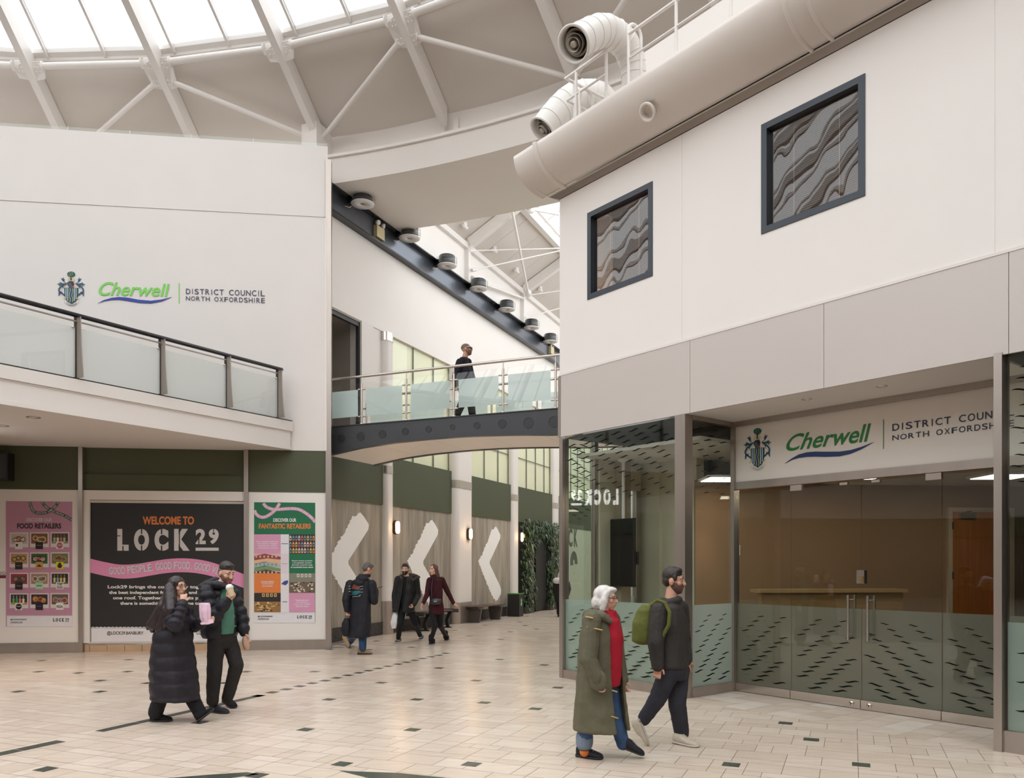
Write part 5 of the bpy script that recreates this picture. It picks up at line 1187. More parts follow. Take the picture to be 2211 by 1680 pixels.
for i, (px, py) in enumerate(((818, 503), (1190, 757))):
    t, z = CW.hit(px, py, -.1)
    g = thing('emergency_light', ('cream twin-head emergency light between the first two beam lamps', 'cream emergency light under the farthest beam lamp')[i], 'lamp', CW(t, -.1, z - .14), 'emergency lights')
    m = MB(); m.box(CW, t - .17, t + .17, -.16, -.06, z - .15, z + .13); m.build('battery_box', CRM, g)
    for s_ in (-1, 1):
        m = MB(); c = CW(t + s_ * .12, -.15, z + .2); m.lathe(c, CW(.3 * s_, -1, -.4) - CW(0, 0, 0), [(0, -.06), (.05, -.06), (.062, 0), (.06, .03), (.0, .03)], 16); m.tube(c, CW(t + s_ * .1, -.11, z + .12), .012, 8); m.build('lamp_head', STEELW, g)
for i, t in enumerate((2.47, 6.83, 11.19, 15.55)):
    m = MB(); m.box(CW, t - .07, t + .07, -.14, 0, 10.10, 11.28); o = tag(m.build('roof_post', STEELW), 'white post between the black beam and the corridor roof, %s from the front' % NTH[i].replace('leftmost', 'first'), 'post', 'corridor roof posts')
    m = MB(); m.beam(rf(t, .17, .0), rf(t, ksky + 3.2, .0), .16, .30); tag(m.build('corridor_rafter', STEELW), 'white sloping corridor rafter, %s from the front' % NTH[i].replace('leftmost', 'first'), 'rafter', 'corridor rafters')
def rodto(a, b, r, label):
    m = MB(); m.tube(a, b, r, 10); d = (b - a).normalized(); o = m.build('tie_rod', STEELW)
    m = MB(); m.lathe(a, d, [(r * 2.6, .0), (r * 2.6, .16), (r, .26)], 12); m.build('fork_end', STEELW, o)
    tag(o, label, 'rod', 'corridor tie rods')
def rh(px, py, dz=-.2): t, k = roof_hit(px, py, dz); return rf(t, k, dz)
rodto(CW(6.83, -.12, 11.12), rh(1215, 536), .02, 'thin level tie rod running right from the nearer roof post')
rodto(CW(6.83, -.21, 10.52), rh(1215, 540), .02, 'thin tie rod rising right from the foot of the nearer roof post')
rodto(CW(6.98, -.14, 10.30), CW(11.0, -.14, 10.98), .045, 'stout white strut from the nearer roof post foot to the next post head')
rodto(rf(11.02, .34, -.34), rh(1106, 456, -.34), .045, 'stout white strut rising steeply from the second roof post head')
rodto(CW(11.19, -.12, 11.12), rh(1215, 627), .02, 'thin level tie rod running right from the farther roof post')
rodto(CW(11.19, -.12, 10.35), rh(1215, 664), .02, 'thin tie rod rising right from the foot of the farther roof post')
rodto(rh(1140, 450, .0), rh(1206, 462, .0), .05, 'white strut under the corridor skylight beside the gutter end')
for i, (px, py) in enumerate(((1004, 497), (1068, 548), (1116, 592), (1167, 632))):
    t, k = roof_hit(px, py); m = MB(); c = rf(t, k, .1); m.tube(c + CW.a * -.12, c + CW.a * .12, .05, 10); m.cube(c + V((0, 0, .06)), (.1, .1, .12), .4); tag(m.build('roof_bracket', STEELW), 'small white bracket at the eaves of the corridor roof, %s from the front' % NTH[i].replace('leftmost', 'first'), 'bracket', 'eaves brackets')

# ================================================================ CORRIDOR FURNISHINGS
CHW = mat('off_white_wall_graphic', S(244, 242, 239), .6, var=.01)
z2 = lambda x, y: (680 + x / 3.5, 960 + y / 3.5)
left_edge = [(1365, 620), (1335, 650), (1322, 690), (1310, 720), (1292, 765), (1275, 800), (1262, 838), (1242, 866), (1239, 890), (1254, 930), (1268, 968), (1280, 1000), (1296, 1040), (1310, 1070), (1322, 1100), (1335, 1135), (1348, 1160), (1365, 1180)]
right_edge = [(1380, 1176), (1405, 1130), (1407, 1100), (1400, 1070), (1362, 990), (1322, 905), (1321, 884), (1362, 795), (1400, 712), (1402, 684), (1384, 645), (1368, 619)]
CHN = -.006
rj = random.Random(4); tip = CW.hit(1034.3, HY, CHN)[0]
L_ = [CW.hit(*z2(*p), CHN) for p in left_edge]; R_ = [CW.hit(*z2(*p), CHN) for p in right_edge]
jag = []
for (a, za), (b, zb2) in zip(L_, L_[1:]):
    for k in range(5):
        t = k / 5; j = rj.choice((0, .01, -.015, .03, -.05)) if 0 < t else 0; jag.append((a + (b - a) * t + j, za + (zb2 - za) * t + rj.uniform(-.02, .02)))
jag.append(L_[-1])
for i, tp in enumerate((707, 881.4, 1034.3)):
    off = CW.hit(tp, HY, CHN)[0] - tip; m = MB(); m.prism([CW(u + off, CHN, z) for u, z in jag + R_], CW.b * .0055)
    tag(m.build('chevron_graphic', CHW), ('big off-white chevron on the board wall beside the corner upright', 'off-white chevron on the board wall behind the two walkers', 'off-white chevron on the board wall above the far bench')[i], 'wall graphic', 'wall chevrons')
GLO = glow('warm_lamp_diffuser', (1.0, .74, .48, 1), 5)
for i, (px, py, b0) in enumerate(((852.5, 1139, -.12), (1011, 1153, -.205), (1122.5, 1160, -.11))):
    t, z = CW.hit(px, py, b0); g = thing('wall_lamp', ('oval glowing wall lamp on the pilaster nearest the corner', 'oval glowing wall lamp on the widest pilaster', 'oval glowing wall lamp beside the leafy wall')[i], 'lamp', CW(t, b0, z - .15), 'corridor wall lamps')
    def oval(r, h, d0, d1):
        pts = [CW(t + r * math.cos(a), b0 - d0, z + (h if math.sin(a) > 0 else -h) + r * math.sin(a)) for a in [2 * PI * k / 24 for k in range(24)]]; return pts, CW.b * -(d1 - d0)
    m = MB(); m.prism(*oval(.105, .075, .0, .07)); m.build('housing', mat('bronze_housing', S(74, 54, 42), .4, .5), g)
    m = MB(); m.prism(*oval(.082, .075, .07, .10)); m.build('diffuser', GLO, g)
    L = bpy.data.lights.new('wall_lamp_glow', 'POINT'); L.energy = 6; L.color = (1, .60, .30); L.shadow_soft_size = .08
    lo = bpy.data.objects.new('wall_lamp_glow', L); C.collection.objects.link(lo); lo.location = CW(t, b0 - .2, z)
SEAT = mat('bench_brown_slats', S(92, 68, 56), .45, var=.12, stretch=(6, 1, 1)); 
def bench(label, p0, p1, style):
    u0, u1 = CW.hit(p0[0], HY, -.62)[0], CW.hit(p1[0], HY, -.62)[0]; F = Frame(CW(u0, -.62, 0), CW.a, CW.b); L = max(1.15, u1 - u0)
    g = thing('bench', label, 'bench', F(L / 2, .2, 0), 'corridor benches'); W = .46
    for u in (0, L):
        m = MB()
        if style == 'v':
            for s_ in (0, 1):
                q = [(.06, 0), (.16, 0), (.19, .2), (.10, .44), (-.02, .44), (.11, .2)] if s_ == 0 else [(W - .16, 0), (W - .06, 0), (W - .11, .2), (W + .02, .44), (W - .10, .44), (W - .19, .2)]
                m.prism([F(u - .02, n, z) for n, z in q], F.a * .04)
            m.prism([F(u - .02, n, z) for n, z in ((.0, 0), (W, 0), (W - .03, .03), (.03, .03))], F.a * .04); m.box(F, u - .03, u + .03, -.02, W + .02, .42, .46)
        else: m.prism([F(u - .035, n, z) for n, z in ((.07, 0), (W - .07, 0), (W + .0, .42), (.0, .42))], F.a * .07); m.hexa([F(u - .12, .0, .40), F(u + .12, .0, .40), F(u + .12, W, .40), F(u - .12, W, .40), F(u - .2, 0, .44), F(u + .2, 0, .44), F(u + .2, W, .44), F(u - .2, W, .44)])
        m.build('leg', BLACK if style == 'v' else mat('bench_grey_metal', S(86, 80, 76), .5), g)
    m = MB(); n = 5
    for k in range(n): m.box(F, -.28 if style == 'v' else -.25, L + (.28 if style == 'v' else .25), W * k / n + .006, W * (k + 1) / n - .006, .46, .49)
    m.build('seat', SEAT, g)
    if style == 'v':
        for u, s_ in ((-.28, -1), (L + .28, 1)):
            m = MB(); m.prism([F(u + s_ * x, -.03, z) for x, z in ((0, .45), (.08, .40), (.10, .43), (.06, .50), (0, .505), (-s_ * s_ * .0 - .14, .505), (-.14, .49))], F.b * (W + .06)); m.build('end_cap', BLACK, g)
bench('black bench with forked steel legs behind the woman in burgundy', (928, 1363), (975, 1350), 'v')
bench('grey bench with a brown slatted seat below the far chevron', (1040, 1341), (1084, 1333), 't')
# litter bin
a = floor_pt(1104, 1329); F = Frame(a, CW.a, CW.b); g = thing('litter_bin', 'black square recycling bin with a green lid edge at the pilaster foot', 'bin', F(.3, .25, 0))
F = Frame(CW(CW.hit(1121, HY, -.60)[0], -.60, 0), CW.a, CW.b)
m = MB(); m.box(F, 0, .36, 0, .42, 0, .74); m.build('body', BLACK, g)
m = MB(); m.box(F, -.005, .365, -.005, .425, .742, .765); m.build('lid', mat('bright_green_plastic', S(76, 150, 56), .4), g)
m = MB(); m.box(F, .12, .24, -.004, 0, .34, .60); m.mat(1).lathe(F(.18, -.004, .53), CW.b * -1, [(.03, 0), (.03, .002), (.018, .002), (.018, .0)], 14); m.box(F, .15, .21, -.006, -.003, .38, .46); m.build('label', [MATS['bright_green_plastic'], PAPER], g)
# leafy doorway
lw0, lw1 = cw(1121), cw(1200); d0, d1 = cw(1142), cw(1171)
m = MB(); m.box(CW, cw(1112), lw1 + .1, .0, .2, 0, 3.2); struct(m, 'wall_leafy_backing', mat('dark_green_backing', S(26, 32, 22), .8), 'dark backing of the living wall')
m = MB(); z = 0.0
dm = cw(1151.5)
while z < 2.55: m.box(CW, d0 - .1, dm, -.03, .0, z + .004, z + .07); z += .076
struct(m, 'door_5', mat('grey_roller_shutter', S(120, 108, 98), .5), 'grey ribbed shutter beside the black door')
m = MB(); m.box(CW, dm, d1 + .15, -.10, .0, 0, 2.62); struct(m, 'door_4', BLACK, 'plain black door in the leafy wall')
lwt = thing('living_wall', 'arch of dense dark green foliage around the black door at the corridor end', 'plants', CW((lw0 + lw1) / 2, -.1, 0))
LEAF = [mat('leaf_dark', S(40, 62, 30), .4, var=.25, scale=20), mat('leaf_mid', S(62, 88, 36), .4, var=.25, scale=20), mat('leaf_light', S(96, 118, 52), .45, var=.2, scale=20), mat('leaf_silver', S(140, 148, 136), .3, var=.15, scale=20)]
rl = random.Random(9); m = MB()
for _ in range(3600):
    t, z = rl.uniform(lw0 - .02, lw1 + .12), rl.uniform(.12, 3.28)
    wv_ = .12 * math.sin(z * 3.1)
    if d0 + wv_ - .1 < t < d1 + .1 and z < 2.55 + .15 * math.sin(t * 2): continue
    b = -.03 - rl.random() * .24; ln = rl.uniform(.10, .26); wd = ln * rl.uniform(.16, .32); 
    yaw = rl.uniform(-1.2, 1.2); droop = rl.uniform(.1, 1.5)
    d = (CW.a * math.sin(yaw) - CW.b * math.cos(yaw)); s_ = d.cross(V((0, 0, 1))).normalized(); q = CW(t, b, z)
    k = rl.random(); m.mat(0 if k < .45 else 1 if k < .8 else 2 if k < .94 else 3)
    mid = q + d * ln * .5 + V((0, 0, ln * .2)); tipp = q + d * ln * .9 - V((0, 0, ln * droop * .6))
    m.add([q, mid + s_ * wd / 2, tipp, mid - s_ * wd / 2, mid + V((0, 0, .012))], [(0, 1, 4), (1, 2, 4), (2, 3, 4), (3, 0, 4)])
o = m.build('foliage', LEAF, lwt); o['kind'] = 'stuff'
for a, b in ((lw0 - .0, d0 - .12), (d1 + .15, lw1)):
    m = MB(); m.box(CW, a, b, -.26, -.0, 0, .22); m.build('planter_trough', mat('dark_wood_trough', S(70, 60, 54), .6), lwt)
# dark lettering on the pale end panel, seen through the glass
m = MB(); sh = Sheet(CW, -.012, .003)
for c, x0, x1 in (('L', 1203, 1212), ('O', 1214, 1224), ('C', 1227, 1236), ('K', 1239, 1247)): sh.text(m, c, (x0, 1141, x1, 1181), 1, .04)
sh.text(m, '2', (1209, 1190, 1225, 1268), 1, .05); sh.text(m, '9', (1231, 1190, 1247, 1268), 1, .05)
tag(m.build('wall_lettering', ink('dark_green_letters', S(70, 76, 60))), 'tall dark stencil letters on the pale end panel behind the corner glass', 'lettering')
# lit hall sign beyond the left edge of the photo, seen mirrored in the corner pane
def mirrored(px, py, X):
    d = V(((px - CX) / FPX, 1, (HY - py) / FPX)); n = RB.b; k = (RB.o.dot(n) + .04) / d.dot(n); p = d * k + V((0, 0, EYE)); r = d - n * 2 * d.dot(n)
    return p + r * ((X - p.x) / r.x)
XS = -9.4
q = [mirrored(*p, XS) for p in ((1335, 1058), (1233, 1058), (1233, 1090), (1335, 1090))]
HF = Frame((XS, 0), (0, 1), (-1, 0))
y0_, y1_ = min(p.y for p in q), max(p.y for p in q); zb_, zt_ = min(p.z for p in q), max(p.z for p in q)
g = thing('hall_sign', 'lit white hall sign beyond the left edge, seen reversed in the corner glass', 'sign', (XS, (y0_ + y1_) / 2, zb_))
class Flat(Sheet):
    def P(s, x, y, l=1): return HF(x, -l * s.step - .03, y)
fs = Flat(HF, 0, .004)
m = MB(); m.box(HF, y0_ - .2, y1_ + .2, 0, .1, zb_ - .2, zt_ + .2); m.box(HF, y0_ + .3, y0_ + .34, .0, .04, zt_ + .2, 4.05); m.box(HF, y1_ - .34, y1_ - .3, .0, .04, zt_ + .2, 4.05); m.build('board', DARKM, g)
m = MB()
class FlipY: pass
lock_logo(fs, m, y0_, zt_, y1_, zb_, 0, 1); m.build('lettering', [glow('lit_letters', (1, .98, .95, 1), 7), DARKM], g)
# ================================================================ PEOPLE
def bake(mb, name, m_, parent, voxel=.008, smooth=4, disp=None):
    ob = mb.build(name, m_, parent)
    r = ob.modifiers.new('r', 'REMESH'); r.mode = 'VOXEL'; r.voxel_size = voxel; r.use_smooth_shade = True
    if smooth: s = ob.modifiers.new('s', 'SMOOTH'); s.factor = .5; s.iterations = smooth
    if disp:
        tx = bpy.data.textures.new('cloth_creases', 'CLOUDS'); tx.noise_scale = disp[1]
        d = ob.modifiers.new('d', 'DISPLACE'); d.texture = tx; d.strength = disp[0]; d.mid_level = .5
    bpy.context.view_layer.update(); dg = bpy.context.evaluated_depsgraph_get()
    me = bpy.data.meshes.new_from_object(ob.evaluated_get(dg)); ob.modifiers.clear(); old = ob.data; ob.data = me; bpy.data.meshes.remove(old); me.name = name
    if not me.materials: me.materials.append(m_)
    return ob
def cap(m, pts, radii, seg=12):
    for i, (p, r) in enumerate(zip(pts, radii)):
        m.ell(p, (r, r, r), None, seg, 8)
        if i: m.ring([pts[i - 1], p], [radii[i - 1], r], seg)
    return m
def loftE(m, secs, n=30, quilt=0, pitch=.11, power=2.0, arc=None, thick=.018, sub=8, ruck=0, seed=0):
    """secs: list of (centre, side vector, front vector, half width, half depth); arc=(a0,a1) leaves the front open"""
    rows = []; N = len(secs); r = random.Random(seed)
    for i in range(N - 1):
        a, b = secs[i], secs[i + 1]
        for k in range(sub + (1 if i == N - 2 else 0)):
            t = k / sub; t2 = t * t * (3 - 2 * t) * .5 + t * .5
            rows.append((V(a[0]).lerp(V(b[0]), t), V(a[1]).lerp(V(b[1]), t).normalized(), V(a[2]).lerp(V(b[2]), t).normalized(), a[3] + (b[3] - a[3]) * t2, a[4] + (b[4] - a[4]) * t2))
    rings, inner = [], []; dist = 0
    for j, (c, s, f, w_, d_) in enumerate(rows):
        if j: dist += (c - rows[j - 1][0]).length
        q = quilt * (abs(math.sin(PI * dist / pitch)) ** .6 - .5) if quilt else 0
        o, ii = [], []
        for k in range(n if arc is None else n + 1):
            a = 2 * PI * k / n if arc is None else arc[0] + (arc[1] - arc[0]) * k / n
            ca, sa = math.cos(a), math.sin(a)       # a = 0 is the front
            e = 2.0 / power; x = math.copysign(abs(sa) ** e, sa); y = math.copysign(abs(ca) ** e, ca)
            rk = ruck * noise.noise(V((c.x * 3 + math.cos(a) * 2.2, c.y * 3 + math.sin(a) * 2.2, c.z * 1.2 + seed))) if ruck else 0
            o.append(c + s * x * (w_ + q + rk) + f * y * (d_ + q + rk)); ii.append(c + s * x * (w_ + q + rk - thick) + f * y * (d_ + q + rk - thick))
        rings.append(o); inner.append(ii)
    if arc is None: m.loft(rings, True, True)
    else: m.loft([o + ii[::-1] for o, ii in zip(rings, inner)], True, True)
    return m
def hand(m, wrist, d, across, k=1.0, curl=.5, thumb=1, spread=1.0):
    """palm, four fingers of different lengths and a thumb leaving the side of the palm; d = pointing direction, across = towards the thumb, fingers curl towards across x d"""
    d = V(d).normalized(); a = V(across); a = (a - d * a.dot(d)).normalized(); nrm = a.cross(d).normalized() * thumb
    w_ = V(wrist)
    m.ell(w_ + d * .05 * k, (.040 * k, .052 * k, .017 * k), (a, d, nrm), 12, 8); cap(m, [w_ - d * .02, w_ + d * .03 * k], [.027 * k, .026 * k], 10)
    for i, (off, ln) in enumerate(((.030, .072), (.010, .080), (-.011, .074), (-.030, .058))):
        b = w_ + d * .088 * k + a * off * k * spread; c1 = curl * (1 + .12 * i); v1 = (d * math.cos(c1 * .8) + nrm * math.sin(c1 * .8)); p1 = b + v1 * ln * .48 * k
        v2 = (d * math.cos(c1 * 2.0) + nrm * math.sin(c1 * 2.0)); p2 = p1 + v2 * ln * .32 * k; v3 = (d * math.cos(c1 * 2.8) + nrm * math.sin(c1 * 2.8)); p3 = p2 + v3 * ln * .24 * k
        cap(m, [b - d * .02 * k, b, p1, p2, p3], [.0095 * k, .0098 * k, .009 * k, .0082 * k, .0070 * k], 8)
    t0 = w_ + d * .025 * k + a * .030 * k; t1 = t0 + (a * .75 + d * .6 + nrm * .25) * .036 * k; t2 = t1 + (a * .25 + d * .85 + nrm * .4) * .034 * k
    cap(m, [t0, t1, t2], [.014 * k, .011 * k, .009 * k], 8)
def head(m, c, f, up, k=1.0, jaw=1.0):
    f = V(f).normalized(); u = V(up); u = (u - f * u.dot(f)).normalized(); s = f.cross(u).normalized()
    X = (s, f, u); pt = lambda a, b, d: c + (s * a + f * b + u * d) * k
    m.ell(pt(0, -.012, .030), (.077 * k, .097 * k, .094 * k), X, 20, 14)
    m.ell(pt(0, .022, -.030), (.062 * k * jaw, .072 * k, .088 * k), X, 18, 12)
    m.ell(pt(0, .058, -.092), (.032 * k * jaw, .026 * k, .024 * k), X, 12, 8)
    for q in (-1, 1):
        m.ell(pt(.040 * q, .056, -.016), (.024 * k, .024 * k, .024 * k), X, 12, 8)
        m.ell(pt(.079 * q, -.012, -.005), (.011 * k, .021 * k, .033 * k), X, 12, 8)
        m.ell(pt(.030 * q, .078, .034), (.026 * k, .013 * k, .010 * k), X, 12, 8)
    cap(m, [pt(0, .083, .022), pt(0, .103, -.010), pt(0, .106, -.024)], [.010 * k, .013 * k, .016 * k], 10)
    m.ell(pt(0, .095, -.024), (.021 * k, .014 * k, .011 * k), X, 10, 8)
    m.ell(pt(0, .086, -.054), (.026 * k, .013 * k, .008 * k), X, 12, 8); m.ell(pt(0, .084, -.066), (.022 * k, .013 * k, .008 * k), X, 12, 8)
    return pt, X
EYEW, IRIS, LIPM = ink('eye_white', S(188, 178, 170), .4), ink('eye_dark', S(46, 34, 28), .2), ink('lip_shade', S(150, 84, 78), .5)
def face(g, pt, X, k, brow, closed=False):
    for q in (-1, 1):
        e = MB(); e.mat(0).ell(pt(.031 * q, .076, .014), (.0150 * k, .010 * k, .0085 * k), X, 12, 8); e.mat(1).ell(pt(.032 * q, .0825, .013), (.0066 * k, .006 * k, .0066 * k), X, 10, 8); e.build('eye', [EYEW, IRIS], g)
        b = MB(); b.ring([pt(.014 * q, .090, .0385), pt(.032 * q, .088, .0415), pt(.052 * q, .072, .034)], [.0038 * k, .0048 * k, .003 * k], 8); b.build('eyebrow', brow, g)
    b = MB(); b.ring([pt(-.022, .090, -.060), pt(-.008, .0985, -.0585), pt(.008, .0985, -.0585), pt(.022, .090, -.060)], [.002 * k, .0036 * k, .0036 * k, .002 * k], 8); b.build('mouth', LIPM, g)
def short_hair(g, pt, X, k, m_, top=.0, fade=None, low=0.0):
    m = MB()
    if fade:
        m.ell(pt(0, -.018, .066 + top * .5), (.079 * k, .097 * k, (.066 + top) * k), X, 22, 14); m.ell(pt(0, .036, .094 + top), (.058 * k, .052 * k, .032 * k), X, 16, 10)
        f2 = MB(); f2.ell(pt(0, -.024, .030), (.0795 * k, .094 * k, .074 * k), X, 20, 12); f2.ell(pt(0, -.052, -.005), (.072 * k, .062 * k, .060 * k), X, 16, 10); bake(f2, 'faded_sides', fade, g, .006, 2)
        return bake(m, 'hair', m_, g, .006, 3, (.006, .03))
    m.ell(pt(0, -.020, .052 + top * .5), (.080 * k, .098 * k, (.078 + top) * k), X, 22, 14)
    m.ell(pt(0, .030, .092 + top), (.058 * k, .052 * k, .034 * k), X, 16, 10); m.ell(pt(0, -.052, .010 - low), (.074 * k, .064 * k, .070 * k), X, 16, 10)
    for q in (-1, 1): m.ell(pt(.068 * q, .018, .040), (.014 * k, .022 * k, .040 * k), X, 12, 8)
    return bake(m, 'hair', m_, g, .006, 3, (.006, .03))
def shoe(g, heel, toe, up, m_up, m_sole, w_=.048, hgt=.085, name='shoe', lace=None, ankle=None):
    """shoe along heel -> toe; both given at the sole"""
    heel, toe = V(heel), V(toe); d = toe - heel; L = d.length; d.normalize(); u = V(up); u = (u - d * u.dot(d)).normalized(); s = d.cross(u)
    def rings(prof):
        R = []
        for t, hw, z0, z1 in prof:
            c = heel + d * L * t + u * (z0 + z1) / 2
            R.append([c + s * hw * math.copysign(abs(math.cos(a)) ** .8, math.cos(a)) + u * (z1 - z0) / 2 * math.copysign(abs(math.sin(a)) ** .8, math.sin(a)) for a in [2 * PI * i / 18 for i in range(18)]])
        return R
    m = MB(); m.loft(rings([(.0, w_ * .35, .02, hgt * .75), (.04, w_ * .72, .012, hgt), (.18, w_ * .86, .012, hgt * 1.08), (.36, w_ * .88, .012, hgt * 1.0), (.52, w_ * .95, .012, hgt * .78), (.70, w_ * 1.02, .012, hgt * .62), (.86, w_ * .92, .012, hgt * .52), (.96, w_ * .6, .014, hgt * .42), (1.0, w_ * .25, .018, hgt * .3)]), True, True)
    o = m.build(name, m_up, g)
    m = MB(); m.loft(rings([(-.02, w_ * .4, .0, .026), (.03, w_ * .84, -.0, .028), (.3, w_ * .92, .0, .026), (.55, w_ * 1.02, .0, .024), (.75, w_ * 1.12, .0, .024), (.9, w_ * .98, .0, .026), (1.0, w_ * .5, .006, .026), (1.02, w_ * .2, .010, .022)]), True, True); m.build('sole', m_sole, o)
    if lace:
        m = MB()
        for t in (.40, .48, .56, .64):
            zc = hgt * (1.02 - (t - .36) * 1.3); m.ring([heel + d * L * t + s * w_ * .36 + u * zc * .955, heel + d * L * (t + .02) + u * (zc + .003), heel + d * L * t - s * w_ * .36 + u * zc * .955], .0045, 6)
        m.build('laces', lace, o)
    return o
def cloth(name, c, rough=.8, **k): return mat(name, S(*c), rough, var=k.pop('var', .08), scale=k.pop('scale', 9), bump=k.pop('bump', .25), bscale=k.pop('bscale', 220), spec=.25, **k)
SKIN = mat('skin_light', S(214, 168, 146), .55, var=.05, scale=6, spec=.35)
SKIN2 = mat('skin_warm', S(198, 150, 126), .55, var=.05, scale=6, spec=.35)
HAIRB = mat('hair_black_brown', S(38, 30, 28), .45, var=.25, scale=30, stretch=(1, 1, .2))
HAIRD = mat('hair_dark', S(44, 36, 32), .5, var=.2, scale=40)
UP = V((0, 0, 1))
class Person:
    def __init__(s, label, foot, Y, front, k=1.0, vox=.007, group=None):
        s.Y, s.k, s.vox = Y, k, vox; s.f = V(front).normalized(); s.s = s.f.cross(UP).normalized()    # s = the person's right
        s.g = thing('person', label, 'person', foot, group); s.b = MB()
    def p(s, x, y, dy=0.0): return at(x, y, s.Y + dy)
    def sec(s, c, w_, d_, f=None):
        f = s.f if f is None else V(f).normalized(); return (c, f.cross(UP).normalized(), f, w_, d_)
    def body(s, skin, hd, hf, hup, shoulders, hips, arms, legs, jaw=1.0, hk=None, torso=(.152, .09)):
        hk = hk or s.k; s.jaw = jaw; s.pt, s.X = head(s.b, hd, hf, hup, hk, jaw); s.hk = hk
        nb = (shoulders[0] + shoulders[1]) / 2; hb = (hips[0] + hips[1]) / 2
        cap(s.b, [hd - UP * .06 * hk - V(hf).normalized() * .015, nb + UP * .03], [.056 * hk, .062 * hk])
        sv, fv = s.s, s.f
        loftE(s.b, [(nb + UP * .03, sv, fv, .07, .06), (nb - UP * .02, sv, fv, .15, .085), (nb.lerp(hb, .3), sv, fv, torso[0] * .92, torso[1]), (nb.lerp(hb, .7), sv, fv, torso[0] * .78, torso[1] * .86), (hb + UP * .04, sv, fv, torso[0] * .9, torso[1] * .98), (hb - UP * .03, sv, fv, torso[0] * .75, torso[1] * .8)], 24)
        for (sh_, el, wr, hdir, hac, curl, th) in arms:
            cap(s.b, [sh_, el, wr], [.050, .040, .028]); hand(s.b, wr, hdir, hac, s.k, curl, th)
        for (hp, kn, an, toe) in legs:
            cap(s.b, [hp, kn, an], [.066, .048, .034])
        return bake(s.b, 'body', skin, s.g, s.vox, 3)
    def sleeve(s, name, pts, radii, m_, quilt=0, vox=None, pitch=.10, disp=(.012, .08)):
        m = MB()
        if quilt:
            for a, b, ra, rb_ in zip(pts, pts[1:], radii, radii[1:]):
                n = max(2, int((b - a).length / pitch)); d = (b - a).normalized()
                for i in range(n):
                    t = (i + .5) / n; r = ra + (rb_ - ra) * t; x = d.orthogonal().normalized(); y = d.cross(x)
                    m.ell(a.lerp(b, t), (r + quilt, r + quilt, (b - a).length / n * .72), (x, y, d), 14, 10)
            cap(m, pts, [r * .9 for r in radii])
        else: cap(m, pts, radii)
        return bake(m, name, m_, s.g, vox or s.vox + .001, 4, disp)

# --- woman in the long black quilted coat
FT = floor_pt(352, 1557); P = Person('woman in a long black quilted coat eating, holding a pink paper bag out', FT, 8.83, (.92, -.38, 0), .94, .006)
p = P.p; hf = V((.93, -.37, -.04))
shN, shF = p(366, 1316, -.13), p(396, 1314, .13); hpN, hpF = p(364, 1412, -.08), p(386, 1412, .08)
hd = p(383, 1268)
elN, wrN = p(379, 1352, -.27), p(395, 1301, -.16); elF, wrF = p(415, 1352, .12), p(440, 1344, -.02)
P.body(SKIN, hd, hf, UP, (shF, shN), (hpF, hpN), [(shN, elN, wrN, (-.05, .35, .95), (.9, .3, 0), 1.15, -1), (shF, elF, wrF, (.85, -.25, .25), (.1, -.2, 1), .7, 1)], [(hpN, p(352, 1485, -.06), p(335, 1532, -.03), floor_pt(366, 1555)), (hpF, p(400, 1485, .04), p(428, 1532, .03), p(455, 1545, .02))], .88)
face(P.g, P.pt, P.X, P.hk, HAIRB)
COATB = cloth('black_quilted_nylon', (38, 35, 42), .5, var=.12, bump=.15)
m = MB(); c = lambda x, y, dy=0: p(x, y, dy)
loftE(m, [P.sec(c(381, 1302), .075, .07), P.sec(c(379, 1314), .17, .11), P.sec(c(376, 1345), .205, .155), P.sec(c(373, 1390), .225, .195), P.sec(c(373, 1430), .235, .235), P.sec(c(376, 1475), .245, .262), P.sec(c(378, 1508), .24, .272), P.sec(c(379, 1511), .22, .255)], 34, .016, .145, 2.1, None, .02, 10, .02, 3)
bake(m, 'coat', COATB, P.g, .009, 3, (.012, .10))
P.sleeve('sleeve', [shN, p(370, 1336, -.2), elN, p(388, 1325, -.22), wrN - UP * .01], [.088, .085, .082, .068, .058], COATB, .006, pitch=.10)
P.sleeve('sleeve', [shF, elF, wrF - (wrF - elF).normalized() * .02], [.085, .08, .06], COATB, .006, pitch=.10)
m = MB(); m.ring([p(381, 1303) + V((math.cos(a) * .085, math.sin(a) * .075, .0)) for a in [2 * PI * i / 14 for i in range(15)]], .034, 10); bake(m, 'collar', COATB, P.g, .008, 3)
# long hair: cap plus a mass falling down the back and over the shoulder
pt, X = P.pt, P.X; k = P.hk
m = MB(); m.ell(pt(0, -.022, .042), (.090 * k, .100 * k, .094 * k), X, 22, 14); m.ell(pt(0, -.055, -.03), (.094 * k, .085 * k, .11 * k), X, 20, 12)
for q in (-1, 1): cap(m, [pt(.074 * q, .010, .06), pt(.084 * q, .004, -.03), pt(.086 * q, -.006, -.12)], [.026, .030, .032])
for i, (a, b_, cc, r) in enumerate(((-.02, (356, 1310), (333, 1352), .055), (-.10, (362, 1318), (344, 1358), .05), (-.15, (369, 1318), (360, 1345), .045), (-.05, (350, 1310), (324, 1348), .04), (.05, (358, 1305), (338, 1345), .05))):
    cap(m, [pt(0, -.06, -.02) + V((0, a * .5, 0)), p(*b_, a - .06), p(*cc, a - .06), p(cc[0] - 5, cc[1] + 10, a - .05)], [.07, r + .015, r, r * .45])
cap(m, [pt(.084, .0, -.06), pt(.088, -.012, -.14), p(363, 1322, -.21), p(354, 1346, -.19)], [.034, .040, .050, .022])
bake(m, 'hair', mat('long_dark_hair', S(44, 32, 34), .38, var=.3, scale=26, stretch=(1, 1, .12)), P.g, .007, 5, (.010, .05))
m = MB(); gm = mat('thin_gold_wire', S(150, 120, 84), .3, .8)
